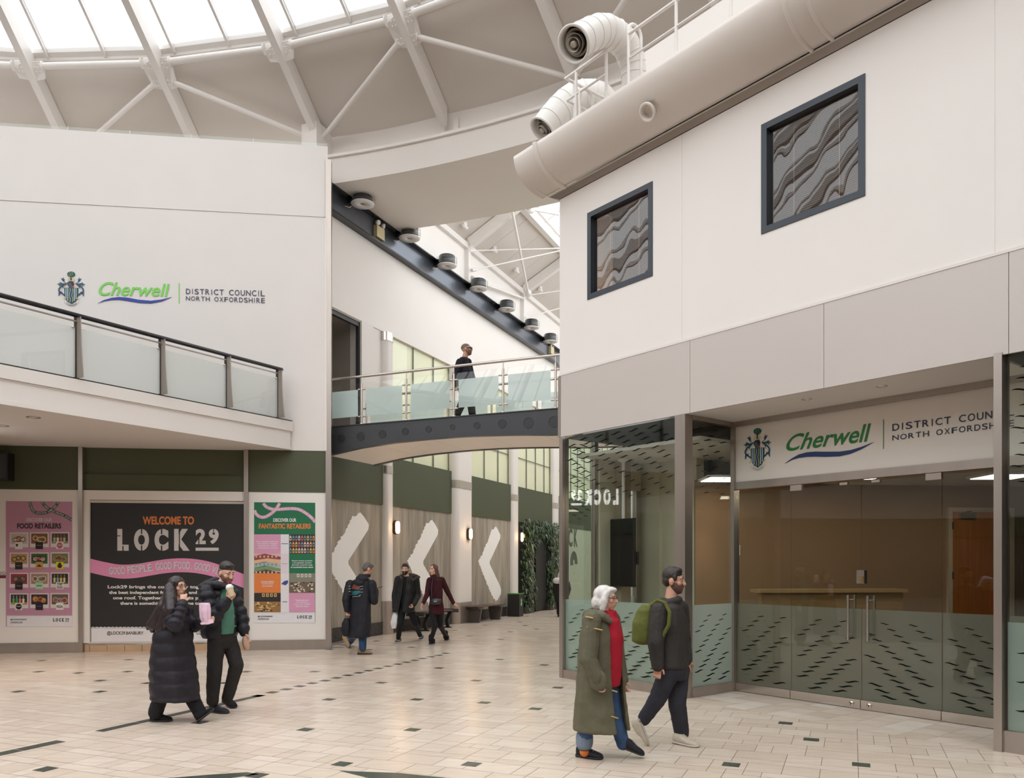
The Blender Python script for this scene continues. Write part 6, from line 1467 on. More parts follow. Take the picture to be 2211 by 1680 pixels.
for q in (-1, 1): m.ring([pt(.032 * q + .024 * math.cos(a), .094, .012 + .020 * math.sin(a)) for a in [2 * PI * i / 16 for i in range(17)]], .0022, 6); m.ring([pt(.056 * q, .092, .014), pt(.078 * q, .0, .012)], .002, 6)
m.ring([pt(-.008, .098, .016), pt(.008, .098, .016)], .0018, 6); m.build('glasses', gm, P.g)
BLKT = cloth('black_trousers', (30, 29, 33), .7)
P.sleeve('trouser_leg', [p(352, 1490, -.06), p(336, 1538, -.03)], [.085, .078], BLKT); P.sleeve('trouser_leg', [p(405, 1490, .04), p(431, 1538, .03)], [.085, .074], BLKT)
SUE, BSOLE = cloth('black_suede', (30, 28, 30), .9), ink('dark_rubber', S(44, 42, 42), .8)
a = floor_pt(325, 1557); shoe(P.g, a, a + (floor_pt(370, 1558) - a).normalized() * .25, UP, SUE, BSOLE, .050, .10, 'boot')
a = floor_pt(428, 1560); shoe(P.g, a + UP * .0, p(464, 1533, .02), (-.5, 0, .86), SUE, BSOLE, .048, .10, 'boot')
# pink paper bag in her far hand
bagm = mat('pink_paper', S(234, 200, 220), .7, var=.08, scale=14, bump=.6, bscale=26)
bg_ = thing('paper_bag', 'crumpled pink paper bag held up by the woman in the black coat', 'bag', p(446, 1346, -.06)); m = MB()
cb = lambda x, y, dy=0: p(x, y, dy - .05)
loftE(m, [(cb(446, 1346), V((1, 0, 0)), V((0, -1, 0)), .045, .03), (cb(444, 1334), V((1, 0, 0)), V((0, -1, 0)), .060, .042), (cb(443, 1318), V((1, 0, 0)), V((0, -1, 0)), .062, .045), (cb(442, 1306), V((1, 0, 0)), V((0, -1, 0)), .058, .040), (cb(441, 1302), V((1, 0, 0)), V((0, -1, 0)), .054, .034)], 26, 0, 1, 2.6, None, .01, 6, .022, 5); m.build('bag_body', bagm, bg_)
m = MB(); m.prism([cb(432, 1345, -.03), cb(459, 1336, -.035), cb(461, 1345, -.04), cb(450, 1348, -.04), cb(434, 1349, -.035)], (0, .01, 0)); m.build('folded_flap', mat('pale_pink_paper', S(232, 200, 214), .7, bump=.5, bscale=30), bg_)

# --- man drinking from a cup
P = Person('man in a short black puffer jacket and green hoodie drinking from a cup', floor_pt(478, 1538), 9.38, (.80, -.60, 0), 1.0, .006)
p = P.p; hf = V((.80, -.56, -.26)); hup = V((.2, -.12, 1))
shN, shF = p(446, 1278, -.17), p(497, 1276, .13); hpN, hpF = p(468, 1376, -.07), p(492, 1374, .07); hd = p(489, 1239)
elN, wrN = p(458, 1338, -.24), p(492, 1296, -.28); elF, wrF = p(522, 1330, .12), p(527, 1366, .06)
ankN, ankF = p(459, 1514, -.05), p(492, 1505, .06); knN, knF = p(463, 1446, -.09), p(511, 1436, .02)
P.body(SKIN, hd, hf, hup, (shF, shN), (hpF, hpN), [(shN, elN, wrN, (.62, .15, .75), (-.5, .2, .6), .85, -1), (shF, elF, wrF, (.2, -.1, -1), (.7, -.7, 0), .8, 1)], [(hpN, knN, ankN, floor_pt(488, 1538)), (hpF, knF, ankF, floor_pt(516, 1532))], 1.06)
face(P.g, P.pt, P.X, P.hk, HAIRD)
short_hair(P.g, P.pt, P.X, P.hk, HAIRD, .012, mat('faded_hair', S(120, 92, 80), .8, var=.2, scale=60))
pt, X, k = P.pt, P.X, P.hk
m = MB(); m.ell(pt(0, .022, -.041), (.0650 * P.hk * P.jaw, .0748 * P.hk, .086 * P.hk), X, 20, 14); m.ell(pt(0, .058, -.093), (.0335 * P.hk * P.jaw, .0285 * P.hk, .0265 * P.hk), X, 12, 8); m.ell(pt(0, .094, -.044), (.030, .010, .006), X, 12, 8)
for q in (-1, 1): cap(m, [pt(.066 * q, .01, -.01), pt(.058 * q, .03, -.06)], [.010, .012])
bake(m, 'beard', mat('stubble', S(108, 78, 66), .8, var=.15, scale=60), P.g, .006, 2)
PUF = cloth('black_puffer', (36, 36, 42), .45, var=.1, bump=.12); HOOD = cloth('sea_green_fleece', (86, 132, 114), .9)
m = MB(); loftE(m, [P.sec(p(480, 1268), .085, .08), P.sec(p(478, 1282), .15, .11), P.sec(p(480, 1315), .17, .135), P.sec(p(482, 1350), .165, .135), P.sec(p(482, 1368), .155, .125)], 26, ruck=.008)
m.ring([p(479, 1262) + (P.s * math.cos(a) * .085 + P.f * math.sin(a) * .075) + UP * (-.02 * math.sin(a)) for a in [2 * PI * i / 14 for i in range(15)]], .030, 10)
bake(m, 'hoodie', HOOD, P.g, .008, 3, (.012, .07))
m = MB(); aw = .34
loftE(m, [P.sec(p(477, 1268), .125, .10), P.sec(p(474, 1284), .20, .135), P.sec(p(474, 1315), .225, .165), P.sec(p(474, 1345), .222, .172), P.sec(p(474, 1372), .215, .165), P.sec(p(474, 1377), .195, .150)], 34, .017, .115, 2.1, (aw, 2 * PI - aw - .1), .035, 10, .014, 8)
bake(m, 'jacket', PUF, P.g, .009, 3, (.010, .09))
P.sleeve('sleeve', [shN, elN, wrN - (wrN - elN).normalized() * .015], [.098, .086, .062], PUF, .009, pitch=.10); P.sleeve('sleeve', [shF, elF, wrF], [.092, .080, .060], PUF, .009, pitch=.10)
m = MB(); m.ring([p(x, y, dy) for x, y, dy in ((494, 1267, -.12), (470, 1263, -.14), (450, 1264, -.10), (438, 1270, -.04), (446, 1262, .04), (466, 1254, .08), (494, 1258, .10))], [.03, .05, .055, .05, .055, .05, .03], 12); m.ell(p(446, 1266, -.04), (.10, .09, .05), None, 14, 10); bake(m, 'jacket_hood', PUF, P.g, .008, 4, (.012, .06))
TR = cloth('charcoal_trousers', (46, 44, 44), .85, bump=.3)
m = MB(); loftE(m, [P.sec(p(480, 1364), .165, .125), P.sec(p(480, 1385), .175, .135), P.sec(p(480, 1400), .16, .12)], 24); cap(m, [hpN, knN, ankN - UP * .0], [.105, .088, .070]); cap(m, [hpF, knF, ankF], [.10, .084, .068]); bake(m, 'trousers', TR, P.g, .008, 4, (.016, .09))
TRAIN, LACEB = cloth('dark_trainer', (44, 46, 52), .6, var=.3, scale=40), ink('pale_lace', S(120, 124, 136))
a = floor_pt(455, 1537); shoe(P.g, a, a + (floor_pt(490, 1541) - a).normalized() * .28, UP, TRAIN, BSOLE, .05, .095, 'shoe', LACEB)
a = floor_pt(484, 1524); shoe(P.g, a + UP * .05, a + (floor_pt(519, 1533) - a).normalized() * .28, (-.2, 0, 1), SUE, BSOLE, .05, .09, 'shoe')
cu = thing('drink_cup', 'clear domed iced drink cup at the mouth of the man in the puffer jacket', 'cup', p(499, 1290, -.33)); ax = V((-.30, .10, .95)).normalized(); c0 = p(501, 1288, -.31)
m = MB(); m.lathe(c0, ax, [(.028, 0), (.030, .004), (.040, .09), (.042, .095), (.0, .096)], 24); m.build('cup_body', mat('milky_yellow_drink', S(222, 206, 170), .25, var=.12, scale=14), cu)
m = MB(); m.lathe(c0 + ax * .096, ax, [(.043, 0), (.044, .008), (.040, .026), (.028, .044), (.010, .050), (0, .05)], 24); m.build('dome_lid', mat('cloudy_lid', S(228, 228, 226), .15, var=.03), cu)
m = MB(); m.ring([c0 + ax * .14, c0 + ax * .20], .0055, 8); m.build('straw', ink('red_straw', S(176, 40, 44)), cu)
bg_ = thing('paper_bag', 'small brown paper bag hanging from the far hand of the man in the puffer jacket', 'bag', p(532, 1402, .02)); m = MB(); cx_ = lambda x, y: p(x, y, .03)
loftE(m, [(cx_(534, 1402), V((1, 0, 0)), V((0, -1, 0)), .030, .025), (cx_(532, 1394), V((1, 0, 0)), V((0, -1, 0)), .042, .034), (cx_(530, 1384), V((1, 0, 0)), V((0, -1, 0)), .038, .028), (cx_(528, 1374), V((1, 0, 0)), V((0, -1, 0)), .018, .014)], 22, 0, 1, 2.4, None, .01, 6, .02, 2); m.build('bag_body', mat('brown_paper', S(186, 152, 126), .8, bump=.6, bscale=30), bg_)

# --- man with the phone, back to us
P = Person('man in a long black hooded coat seen from behind, looking at a phone', floor_pt(786, 1413), 15.3, (.55, .80, 0), 1.0, .009)
p = P.p; hf = V((.72, .52, -.42)); hup = V((.3, .2, 1))
shR, shL = p(803, 1262, -.07), p(756, 1262, .05); hpR, hpL = p(790, 1330, -.02), p(768, 1330, .04); hd = p(794, 1230)
elR, wrR = p(808, 1298, -.08), p(812, 1276, .22); elL, wrL = p(747, 1296, -.06), p(749, 1318, -.08)
anR, anL = p(783, 1399, .0), floor_pt(757, 1395) + UP * .10
P.body(SKIN2, hd, hf, hup, (shL, shR), (hpL, hpR), [(shR, elR, wrR, (.3, .7, .5), (0, .3, 1), .7, 1), (shL, elL, wrL, (.1, -.1, -1), (.4, .8, 0), 1.0, -1)], [(hpR, p(783, 1368, 0), anR, floor_pt(800, 1412)), (hpL, p(768, 1368, .02), anL, floor_pt(760, 1397) + UP * .02)])
face(P.g, P.pt, P.X, P.hk, HAIRD); short_hair(P.g, P.pt, P.X, P.hk, mat('hair_grey_brown', S(92, 84, 80), .6, var=.25, scale=40), .006)
CO = cloth('black_softshell', (34, 34, 40), .6, var=.1)
m = MB(); loftE(m, [P.sec(p(784, 1247), .10, .10), P.sec(p(780, 1256), .21, .145), P.sec(p(779, 1290), .225, .155), P.sec(p(777, 1325), .235, .175), P.sec(p(776, 1355), .25, .19), P.sec(p(775, 1374), .255, .20), P.sec(p(775, 1376), .23, .18)], 32, ruck=.02, seed=4); bake(m, 'coat', CO, P.g, .010, 4, (.02, .14))
P.sleeve('sleeve', [shR, elR, wrR], [.092, .078, .056], CO); P.sleeve('sleeve', [shL, elL, wrL], [.092, .078, .056], CO)
m = MB(); m.ell(p(782, 1250, -.10), (.13, .09, .075), None, 16, 10); m.ell(p(776, 1258, -.15), (.10, .05, .07), None, 14, 10); m.ring([p(787, 1243) + V((math.cos(a) * .09, math.sin(a) * .09, .0)) for a in [2 * PI * i / 14 for i in range(15)]], .035, 10); bake(m, 'coat_hood', CO, P.g, .009, 4, (.015, .07))
# printed mountain badge on the back: a shallow curved patch following the coat
def back_pt(x, y, lift=.012):
    best = p(x, y, -.2); o = [c for c in P.g.children if c.name.startswith('coat') and 'hood' not in c.name][0]; d = (best - V((0, 0, EYE))).normalized(); ok, loc, nn, _ = o.ray_cast(V((0, 0, EYE)) - wloc(P.g), d)
    return loc + wloc(P.g) - d * lift if ok else best
zb3 = lambda x, y: (720 + x / 7.636, 1200 + y / 7.636)
m = MB()
def patch(mi, pts):
    m.mat(mi); cx = sum(q[0] for q in pts) / len(pts); cy = sum(q[1] for q in pts) / len(pts); n = len(pts)
    ring = [(pts[i][0] + (pts[(i + 1) % n][0] - pts[i][0]) * t, pts[i][1] + (pts[(i + 1) % n][1] - pts[i][1]) * t) for i in range(n) for t in (0, .5)]; N2 = len(ring)
    rows = [[back_pt(*zb3(cx + (q[0] - cx) * s_, cy + (q[1] - cy) * s_)) for q in ring] for s_ in (.02, .35, .7, 1.0)]
    m.add([v for r_ in rows for v in r_], [(a * N2 + i, a * N2 + (i + 1) % N2, (a + 1) * N2 + (i + 1) % N2, (a + 1) * N2 + i) for a in range(3) for i in range(N2)])
patch(0, [(300, 560), (300, 510), (340, 470), (380, 470), (430, 510), (430, 560)]); patch(1, [(280, 600), (285, 578), (450, 578), (440, 610), (390, 640), (340, 648), (300, 625)])
for i, (x0, x1, y) in enumerate(((250, 298, 500), (248, 290, 545), (250, 280, 590), (430, 486, 505), (440, 488, 550), (450, 486, 600), (270, 320, 640), (420, 450, 650), (310, 440, 672))): patch(2, [(x0, y), (x1, y - 8), (x1, y), (x0, y + 8)])
m.build('back_print', [ink('print_brown', S(120, 70, 60)), ink('print_teal', S(40, 110, 122)), ink('print_pale', S(170, 170, 174))], P.g)
JEAN = cloth('blue_denim', (50, 76, 110), .85, var=.2)
P.sleeve('jeans_leg', [p(783, 1360, 0), anR], [.085, .072], JEAN); P.sleeve('jeans_leg', [p(768, 1362, .03), anL], [.085, .066], JEAN)
TANS = cloth('tan_suede', (158, 128, 96), .8); a = floor_pt(772, 1413); shoe(P.g, a, a + (floor_pt(802, 1413) - a).normalized() * .28, UP, TANS, ink('black_rubber', S(34, 30, 30)), .05, .12, 'shoe', BLACK)
a = floor_pt(749, 1393); shoe(P.g, a + UP * .16, floor_pt(757, 1400) + UP * .02, (-.8, 0, .5), TANS, ink('black_rubber', S(34, 30, 30)), .05, .11, 'shoe')
bg_ = thing('carrier_bag', 'black bag hanging from the left hand of the man with the phone', 'bag', p(749, 1372, -.08)); m = MB()
loftE(m, [(p(749, 1374, -.08), V((1, 0, 0)), V((0, -1, 0)), .055, .04), (p(748, 1360, -.08), V((1, 0, 0)), V((0, -1, 0)), .085, .06), (p(748, 1346, -.08), V((1, 0, 0)), V((0, -1, 0)), .075, .05), (p(749, 1335, -.08), V((1, 0, 0)), V((0, -1, 0)), .035, .025)], 20, ruck=.02); m.build('bag_body', CO, bg_)
m = MB(); m.ring([p(745, 1337, -.08), p(748, 1327, -.08), p(753, 1337, -.08)], .008, 8); m.build('handle', CO, bg_)
m = MB(); c = p(816, 1269, .24); m.beam(c - V((.05, .0, .01)), c + V((.09, .02, .02)), .075, .010); tag(m.build('phone', BLACK), 'dark mobile phone held by the man in the hooded coat', 'phone')

# --- man in the parka
P = Person('bearded man in a black parka walking towards us with a white bag', floor_pt(872, 1389), 17.3, (-.25, -.97, 0), 1.0, .009)
p = P.p; hf = V((-.1, -1, -.03)); hd = p(875, 1230)
shR, shL = p(860.5, 1252, .02), p(897, 1252, .0); hpR, hpL = p(868, 1318, .0), p(887, 1318, .0)
elR, wrR = p(853, 1285, .02), p(852, 1312, -.04); elL, wrL = p(902, 1286, .04), p(894, 1304, -.16)
knR, knL = p(864, 1348, -.10), p(897, 1346, .05); anR, anL = floor_pt(860, 1388) + UP * .10, floor_pt(907, 1382) + UP * .11
P.body(SKIN, hd, hf, UP, (shR, shL), (hpR, hpL), [(shR, elR, wrR, (0, 0, -1), (.3, -1, 0), 1.0, 1), (shL, elL, wrL, (-.5, -.2, -.8), (-.3, -.8, .4), .9, -1)], [(hpR, knR, anR, floor_pt(852, 1390)), (hpL, knL, anL, floor_pt(900, 1385))])
face(P.g, P.pt, P.X, P.hk, HAIRD); short_hair(P.g, P.pt, P.X, P.hk, HAIRD, .01); pt, X = P.pt, P.X
m = MB(); m.ell(pt(0, .022, -.041), (.0650 * P.hk * P.jaw, .0748 * P.hk, .086 * P.hk), X, 20, 14); m.ell(pt(0, .058, -.093), (.0335 * P.hk * P.jaw, .0285 * P.hk, .0265 * P.hk), X, 12, 8); m.ell(pt(0, .094, -.042), (.032, .010, .008), X, 12, 8); bake(m, 'beard', HAIRD, P.g, .006, 2)
PK = cloth('black_parka', (32, 32, 32), .55, var=.12); TEE = cloth('black_jersey', (22, 22, 24), .9)
m = MB(); loftE(m, [P.sec(p(877, 1245), .085, .08), P.sec(p(878, 1256), .16, .12), P.sec(p(878, 1300), .165, .135), P.sec(p(878, 1318), .165, .13)], 24); bake(m, 'jumper', TEE, P.g, .009, 3)
m = MB(); loftE(m, [P.sec(p(878, 1244), .13, .10), P.sec(p(878, 1252), .205, .125), P.sec(p(877, 1280), .215, .155), P.sec(p(873, 1305), .235, .175), P.sec(p(871, 1320), .26, .19), P.sec(p(871, 1322), .24, .17)], 32, .006, .2, 2.1, (.16, 2 * PI - .16), .03, 9, .016, 2); bake(m, 'coat', PK, P.g, .010, 3, (.016, .1))
P.sleeve('sleeve', [shR, elR, wrR], [.092, .078, .056], PK); P.sleeve('sleeve', [shL, elL, wrL], [.092, .080, .058], PK)
m = MB(); m.ring([p(x, y, dy) for x, y, dy in ((868, 1250, -.1), (865, 1245, .0), (878, 1242, .1), (893, 1243, .04), (904, 1246, -.02), (890, 1254, -.12))], [.03, .045, .05, .05, .04, .025], 12); bake(m, 'fur_hood', mat('fur_trim', S(70, 58, 44), .95, var=.4, scale=50), P.g, .009, 3, (.02, .03))
SK = cloth('black_skinny_jeans', (28, 28, 32), .8)
m = MB(); cap(m, [hpR, knR, anR], [.092, .068, .052]); cap(m, [hpL, knL, anL], [.092, .068, .052]); loftE(m, [P.sec(p(878, 1308), .16, .11), P.sec(p(878, 1322), .16, .12)], 20); bake(m, 'trousers', SK, P.g, .009, 4, (.01, .08))
GT, WS = cloth('grey_trainer', (78, 80, 90), .7, var=.2, scale=40), ink('white_sole', S(206, 202, 200), .6)
for h_, t_, an in ((floor_pt(864, 1386), floor_pt(843, 1392), anR), (floor_pt(912, 1380), floor_pt(898, 1388), anL)):
    shoe(P.g, h_, h_ + (t_ - h_).normalized() * .27, UP, GT, WS, .048, .09, 'shoe', LACEB); P.sleeve('sock', [an + UP * .05, an - UP * .02], [.046, .044], WS, disp=(.002, .1))
bg_ = thing('carrier_bag', 'white carrier bag hanging beside the man in the parka', 'bag', p(852, 1357, -.06)); m = MB(); WB = mat('white_plastic_bag', S(222, 222, 224), .4, bump=.7, bscale=18)
loftE(m, [(p(850, 1357, -.06), V((1, 0, 0)), V((0, -1, 0)), .05, .03), (p(851, 1345, -.06), V((1, 0, 0)), V((0, -1, 0)), .085, .05), (p(853, 1332, -.06), V((1, 0, 0)), V((0, -1, 0)), .075, .04), (p(853, 1322, -.06), V((1, 0, 0)), V((0, -1, 0)), .03, .02)], 24, ruck=.03); m.build('bag_body', WB, bg_)
m = MB(); m.ring([p(850, 1324, -.06), p(852, 1316, -.06), p(855, 1324, -.06)], .007, 8); m.build('handle', WB, bg_)

# --- woman in burgundy
P = Person('woman in a burgundy knitted dress and black tights with a crossbody bag', floor_pt(940, 1391), 16.95, (-.5, -.86, 0), .97, .009)
p = P.p; hf = V((-.62, -.78, 0)); hd = p(936, 1231)
shR, shL = p(927.5, 1253, -.02), p(954, 1252, .02); hpR, hpL = p(934, 1322, -.02), p(950, 1322, .02)
elR, wrR = p(922, 1284, -.12), p(914, 1302, -.22); elL, wrL = p(968, 1281, .12), p(979, 1302, .22)
knR, knL = p(940, 1350, -.08), p(950, 1350, .08); anR, anL = floor_pt(931, 1391) + UP * .10, floor_pt(962, 1384) + UP * .12
P.body(SKIN, hd, hf, UP, (shR, shL), (hpR, hpL), [(shR, elR, wrR, (-.4, -.2, -.8), (-.4, -.8, 0), .45, 1), (shL, elL, wrL, (.7, .1, -.5), (-.3, -.8, 0), .5, -1)], [(hpR, knR, anR, floor_pt(922, 1393)), (hpL, knL, anL, floor_pt(956, 1386))], .9)
face(P.g, P.pt, P.X, P.hk, HAIRB); pt, X, k = P.pt, P.X, P.hk
m = MB(); m.ell(pt(0, -.022, .042), (.086 * k, .098 * k, .092 * k), X, 20, 14)
for q in (-1, 1): cap(m, [pt(.07 * q, .0, .05), pt(.086 * q, -.015, -.05), pt(.09 * q, -.035, -.19)], [.03, .036, .03])
cap(m, [pt(0, -.06, -.02), pt(.0, -.085, -.12), p(950, 1262, .10)], [.075, .075, .04]); bake(m, 'hair', mat('auburn_hair', S(84, 52, 44), .45, var=.25, scale=30, stretch=(1, 1, .15)), P.g, .008, 4, (.012, .05))
KN = cloth('burgundy_knit', (64, 28, 34), .95, bump=.5, bscale=120); TI = cloth('black_tights', (26, 25, 27), .7)
m = MB(); loftE(m, [P.sec(p(938, 1240), .06, .06), P.sec(p(939, 1248), .09, .075), P.sec(p(940, 1254), .165, .10), P.sec(p(941, 1275), .165, .115), P.sec(p(942, 1295), .150, .11), P.sec(p(942, 1312), .178, .13), P.sec(p(943, 1325), .172, .13), P.sec(p(943, 1327), .15, .11)], 28, ruck=.008); bake(m, 'dress', KN, P.g, .009, 4, (.010, .08))
P.sleeve('sleeve', [shR, elR, wrR], [.068, .056, .042], KN); P.sleeve('sleeve', [shL, elL, wrL], [.068, .056, .042], KN)
m = MB(); cap(m, [hpR, knR, anR], [.088, .060, .046]); cap(m, [hpL, knL, anL], [.088, .060, .046]); bake(m, 'tights', TI, P.g, .009, 4)
for h_, t_, an in ((floor_pt(937, 1389), floor_pt(917, 1395), anR), (floor_pt(967, 1381), floor_pt(955, 1387), anL)):
    shoe(P.g, h_, h_ + (t_ - h_).normalized() * .26, UP, SUE, BSOLE, .046, .10, 'boot'); P.sleeve('boot_shaft', [an + UP * .07, an - UP * .03], [.058, .056], SUE, disp=(.004, .1))
bg_ = thing('shoulder_bag', 'black crossbody bag with a pale clasp worn by the woman in burgundy', 'bag', p(942, 1307, -.17)); m = MB(); F = Frame(p(931, 1300, -.16), (.97, -.1), (.1, .97)); c = p(941, 1299, -.20)
BAGM = mat('black_bag_leather', S(36, 38, 46), .35, var=.1)
m.ell(c, (.13, .045, .075), (V((.98, -.15, .05)), V((.15, .98, 0)), V((0, 0, 1))), 20, 12); bake(m, 'bag_body', BAGM, bg_, .009, 1)
m = MB(); m.cube(c + V((-.005, -.048, .005)), (.07, .012, .028)); m.build('clasp', INOX2, bg_)
m = MB(); m.ring([p(932.5, 1292, -.20), p(931.5, 1270, -.17), p(934, 1250, -.12), p(944, 1243, .03), p(955, 1262, .14), p(954, 1290, .0), p(951, 1294, -.12)], .011, 8); m.build('strap', BAGM, bg_)

# --- woman with silver hair
P = Person('woman with a silver bob in a long khaki coat over a red roll-neck jumper', floor_pt(1275, 1637), 7.15, (.86, -.51, 0), .92, .006)
p = P.p; hf = V((.95, -.30, -.06)); hd = p(1309, 1293)
shN, shF = p(1278, 1340, -.16), p(1320, 1338, .13); hpN, hpF = p(1284, 1470, -.08), p(1312, 1470, .08)
elN, wrN = p(1270, 1424, -.24), p(1291, 1466, -.27); elF, wrF = p(1333, 1425, .18), p(1342, 1470, .10)
knN, knF = p(1270, 1540, -.06), p(1326, 1540, .06); anN, anF = floor_pt(1262, 1638) + UP * .12, p(1345, 1606, .04)
P.body(SKIN, hd, hf, UP, (shF, shN), (hpF, hpN), [(shN, elN, wrN, (.4, .1, -.9), (.8, -.4, 0), .7, -1), (shF, elF, wrF, (.3, -.1, -.9), (.6, -.6, 0), .7, 1)], [(hpN, knN, anN, floor_pt(1290, 1640)), (hpF, knF, anF, p(1385, 1630, .05))], .92)
face(P.g, P.pt, P.X, P.hk, mat('grey_brow', S(150, 142, 138), .7)); pt, X, k = P.pt, P.X, P.hk
m = MB(); m.ell(pt(0, -.026, .040), (.094 * k, .106 * k, .094 * k), X, 22, 14); m.ell(pt(0, -.060, -.040), (.098 * k, .085 * k, .092 * k), X, 18, 12); m.ell(pt(0, .045, .090), (.06, .05, .03), X, 14, 10)
for q in (-1, 1): cap(m, [pt(.076 * q, .020, .06), pt(.090 * q, -.002, -.02), pt(.090 * q, -.010, -.095)], [.026, .034, .030])
bake(m, 'hair', mat('silver_hair', S(214, 208, 204), .45, var=.14, scale=26, stretch=(1, 1, .2)), P.g, .007, 4, (.012, .04))
m = MB(); m.ring([pt(.056, .094, .014), pt(.02, .104, .012), pt(-.02, .104, .012), pt(-.056, .094, .014), pt(-.08, .0, .014)], .003, 6); m.ring([pt(.056, .094, .014), pt(.08, .0, .014)], .003, 6); m.build('glasses', BLACK, P.g)
RED, KHA = cloth('red_knit', (176, 34, 52), .85, bump=.4, bscale=160), cloth('khaki_waxed_cotton', (98, 94, 76), .7, var=.12, bump=.2)
m = MB(); loftE(m, [P.sec(p(1314, 1318), .072, .07), P.sec(p(1312, 1330), .085, .085), P.sec(p(1308, 1342), .15, .125), P.sec(p(1307, 1375), .168, .160), P.sec(p(1307, 1415), .160, .150), P.sec(p(1306, 1460), .165, .145), P.sec(p(1306, 1480), .15, .13)], 28, ruck=.006); bake(m, 'jumper', RED, P.g, .008, 3, (.008, .06))
fC = V((.80, -.60, 0))
m = MB(); loftE(m, [P.sec(p(1306, 1326), .115, .10, fC), P.sec(p(1301, 1337), .185, .135, fC), P.sec(p(1298, 1375), .205, .180, fC), P.sec(p(1297, 1430), .215, .200, fC), P.sec(p(1297, 1490), .225, .225, fC), P.sec(p(1298, 1545), .235, .255, fC), P.sec(p(1299, 1573), .24, .27, fC), P.sec(p(1299, 1577), .23, .26, fC)], 40, .0, 1, 2.0, (.52, 2 * PI - .50), .03, 10, .022, 6); bake(m, 'coat', KHA, P.g, .009, 3, (.016, .12))
P.sleeve('sleeve', [shN, elN, wrN], [.088, .080, .066], KHA); P.sleeve('sleeve', [shF, elF, wrF], [.085, .075, .062], KHA)
m = MB(); m.ring([p(x, y, dy) for x, y, dy in ((1322, 1344, -.17), (1304, 1332, -.17), (1284, 1328, -.12), (1270, 1330, -.03), (1278, 1325, .06), (1300, 1322, .10), (1326, 1330, .08))], [.02, .04, .055, .06, .055, .04, .02], 12); bake(m, 'coat_hood', KHA, P.g, .008, 4, (.012, .06))
m = MB(); c = p(1292, 1470, -.30); m.ell(c, (.085, .022, .095), (V((.9, -.3, 0)), V((.3, .95, 0)), UP), 18, 10); bake(m, 'coat_pocket', KHA, P.g, .008, 2, (.008, .06))
GOLD = mat('brass_toggle', S(176, 152, 96), .4, .6)
for x, y, x2, y2 in ((1265, 1332, 1280, 1335), (1268, 1354, 1300, 1361), (1322, 1491, 1332, 1494), (1320, 1547, 1334, 1551)): m = MB(); cap(m, [p(x, y, -.245 if y < 1400 else -.22), p(x2, y2, -.265 if y < 1400 else -.22)], [.007, .007]); m.build('toggle', GOLD, P.g)
JN = cloth('mid_blue_jeans', (62, 86, 122), .85, var=.2)
m = MB(); cap(m, [hpN, knN, anN], [.095, .075, .062]); cap(m, [hpF, knF, anF], [.095, .076, .060]); loftE(m, [P.sec(p(1300, 1455), .15, .12), P.sec(p(1300, 1480), .16, .125)], 20); bake(m, 'jeans', JN, P.g, .008, 4, (.012, .08))
P.sleeve('striped_sock', [anN + UP * .03, anN - UP * .06], [.048, .046], ink('orange_sock', S(206, 112, 50)), disp=(.002, .1)); m = MB()
for z in (-.035, -.01): m.ring([anN + UP * z + V((math.cos(a) * .049, math.sin(a) * .049, 0)) for a in [2 * PI * i / 16 for i in range(17)]], .006, 6)
m.build('sock_stripe', BLACK, P.g); P.sleeve('jeans_turn_up', [anN + UP * .07, anN + UP * .02], [.080, .078], cloth('pale_denim', (120, 134, 150), .85), disp=(.003, .1))
BT = cloth('black_walking_shoe', (40, 38, 44), .6, var=.15)
a = floor_pt(1245, 1633); shoe(P.g, a, a + (floor_pt(1299, 1640) - a).normalized() * .255, UP, BT, BSOLE, .05, .105, 'shoe', LACEB)
a = p(1339, 1614, .04); shoe(P.g, V((a.x, a.y, max(a.z, .02))), V((p(1388, 1632, .04).x, a.y - .04, .02)), UP, BT, BSOLE, .05, .10, 'shoe', LACEB)

# --- man with the green backpack
P = Person('dark haired man in a charcoal jacket with a green backpack, striding right', floor_pt(1478, 1610), 7.65, (.93, -.37, 0), .98, .006)
p = P.p; hf = V((.94, -.33, -.02)); hd = p(1455, 1256)
shN, shF = p(1424, 1316, -.17), p(1468, 1314, .14); hpN, hpF = p(1446, 1448, -.08), p(1466, 1446, .08)
elN, wrN = p(1416, 1388, -.22), p(1420, 1437, -.20); elF, wrF = p(1476, 1390, .18), p(1482, 1425, .05)
knF, anF = p(1462, 1516, .02), floor_pt(1472, 1604) + UP * .10; knN, anN = p(1420, 1508, -.06), p(1391, 1552, .0)
P.body(SKIN2, hd, hf, UP, (shF, shN), (hpF, hpN), [(shN, elN, wrN, (-.05, -.05, -1), (.95, -.3, 0), .75, -1), (shF, elF, wrF, (.1, 0, -1), (.9, -.4, 0), .7, 1)], [(hpN, knN, anN, p(1392, 1590, .0)), (hpF, knF, anF, floor_pt(1508, 1612))], 1.04)
face(P.g, P.pt, P.X, P.hk, HAIRD); short_hair(P.g, P.pt, P.X, P.hk, HAIRD, .016); pt, X = P.pt, P.X
m = MB(); m.ell(pt(0, .022, -.041), (.0650 * P.hk * P.jaw, .0748 * P.hk, .086 * P.hk), X, 20, 14); m.ell(pt(0, .058, -.093), (.0335 * P.hk * P.jaw, .0285 * P.hk, .0265 * P.hk), X, 12, 8); m.ell(pt(0, .094, -.042), (.030, .009, .007), X, 12, 8)
for q in (-1, 1): cap(m, [pt(.070 * q, .004, -.005), pt(.060 * q, .024, -.06)], [.011, .013])
bake(m, 'beard', mat('dark_stubble', S(92, 66, 56), .8, var=.15, scale=60), P.g, .006, 2)
CJ = cloth('charcoal_jacket', (58, 55, 53), .65, var=.1, bump=.15)
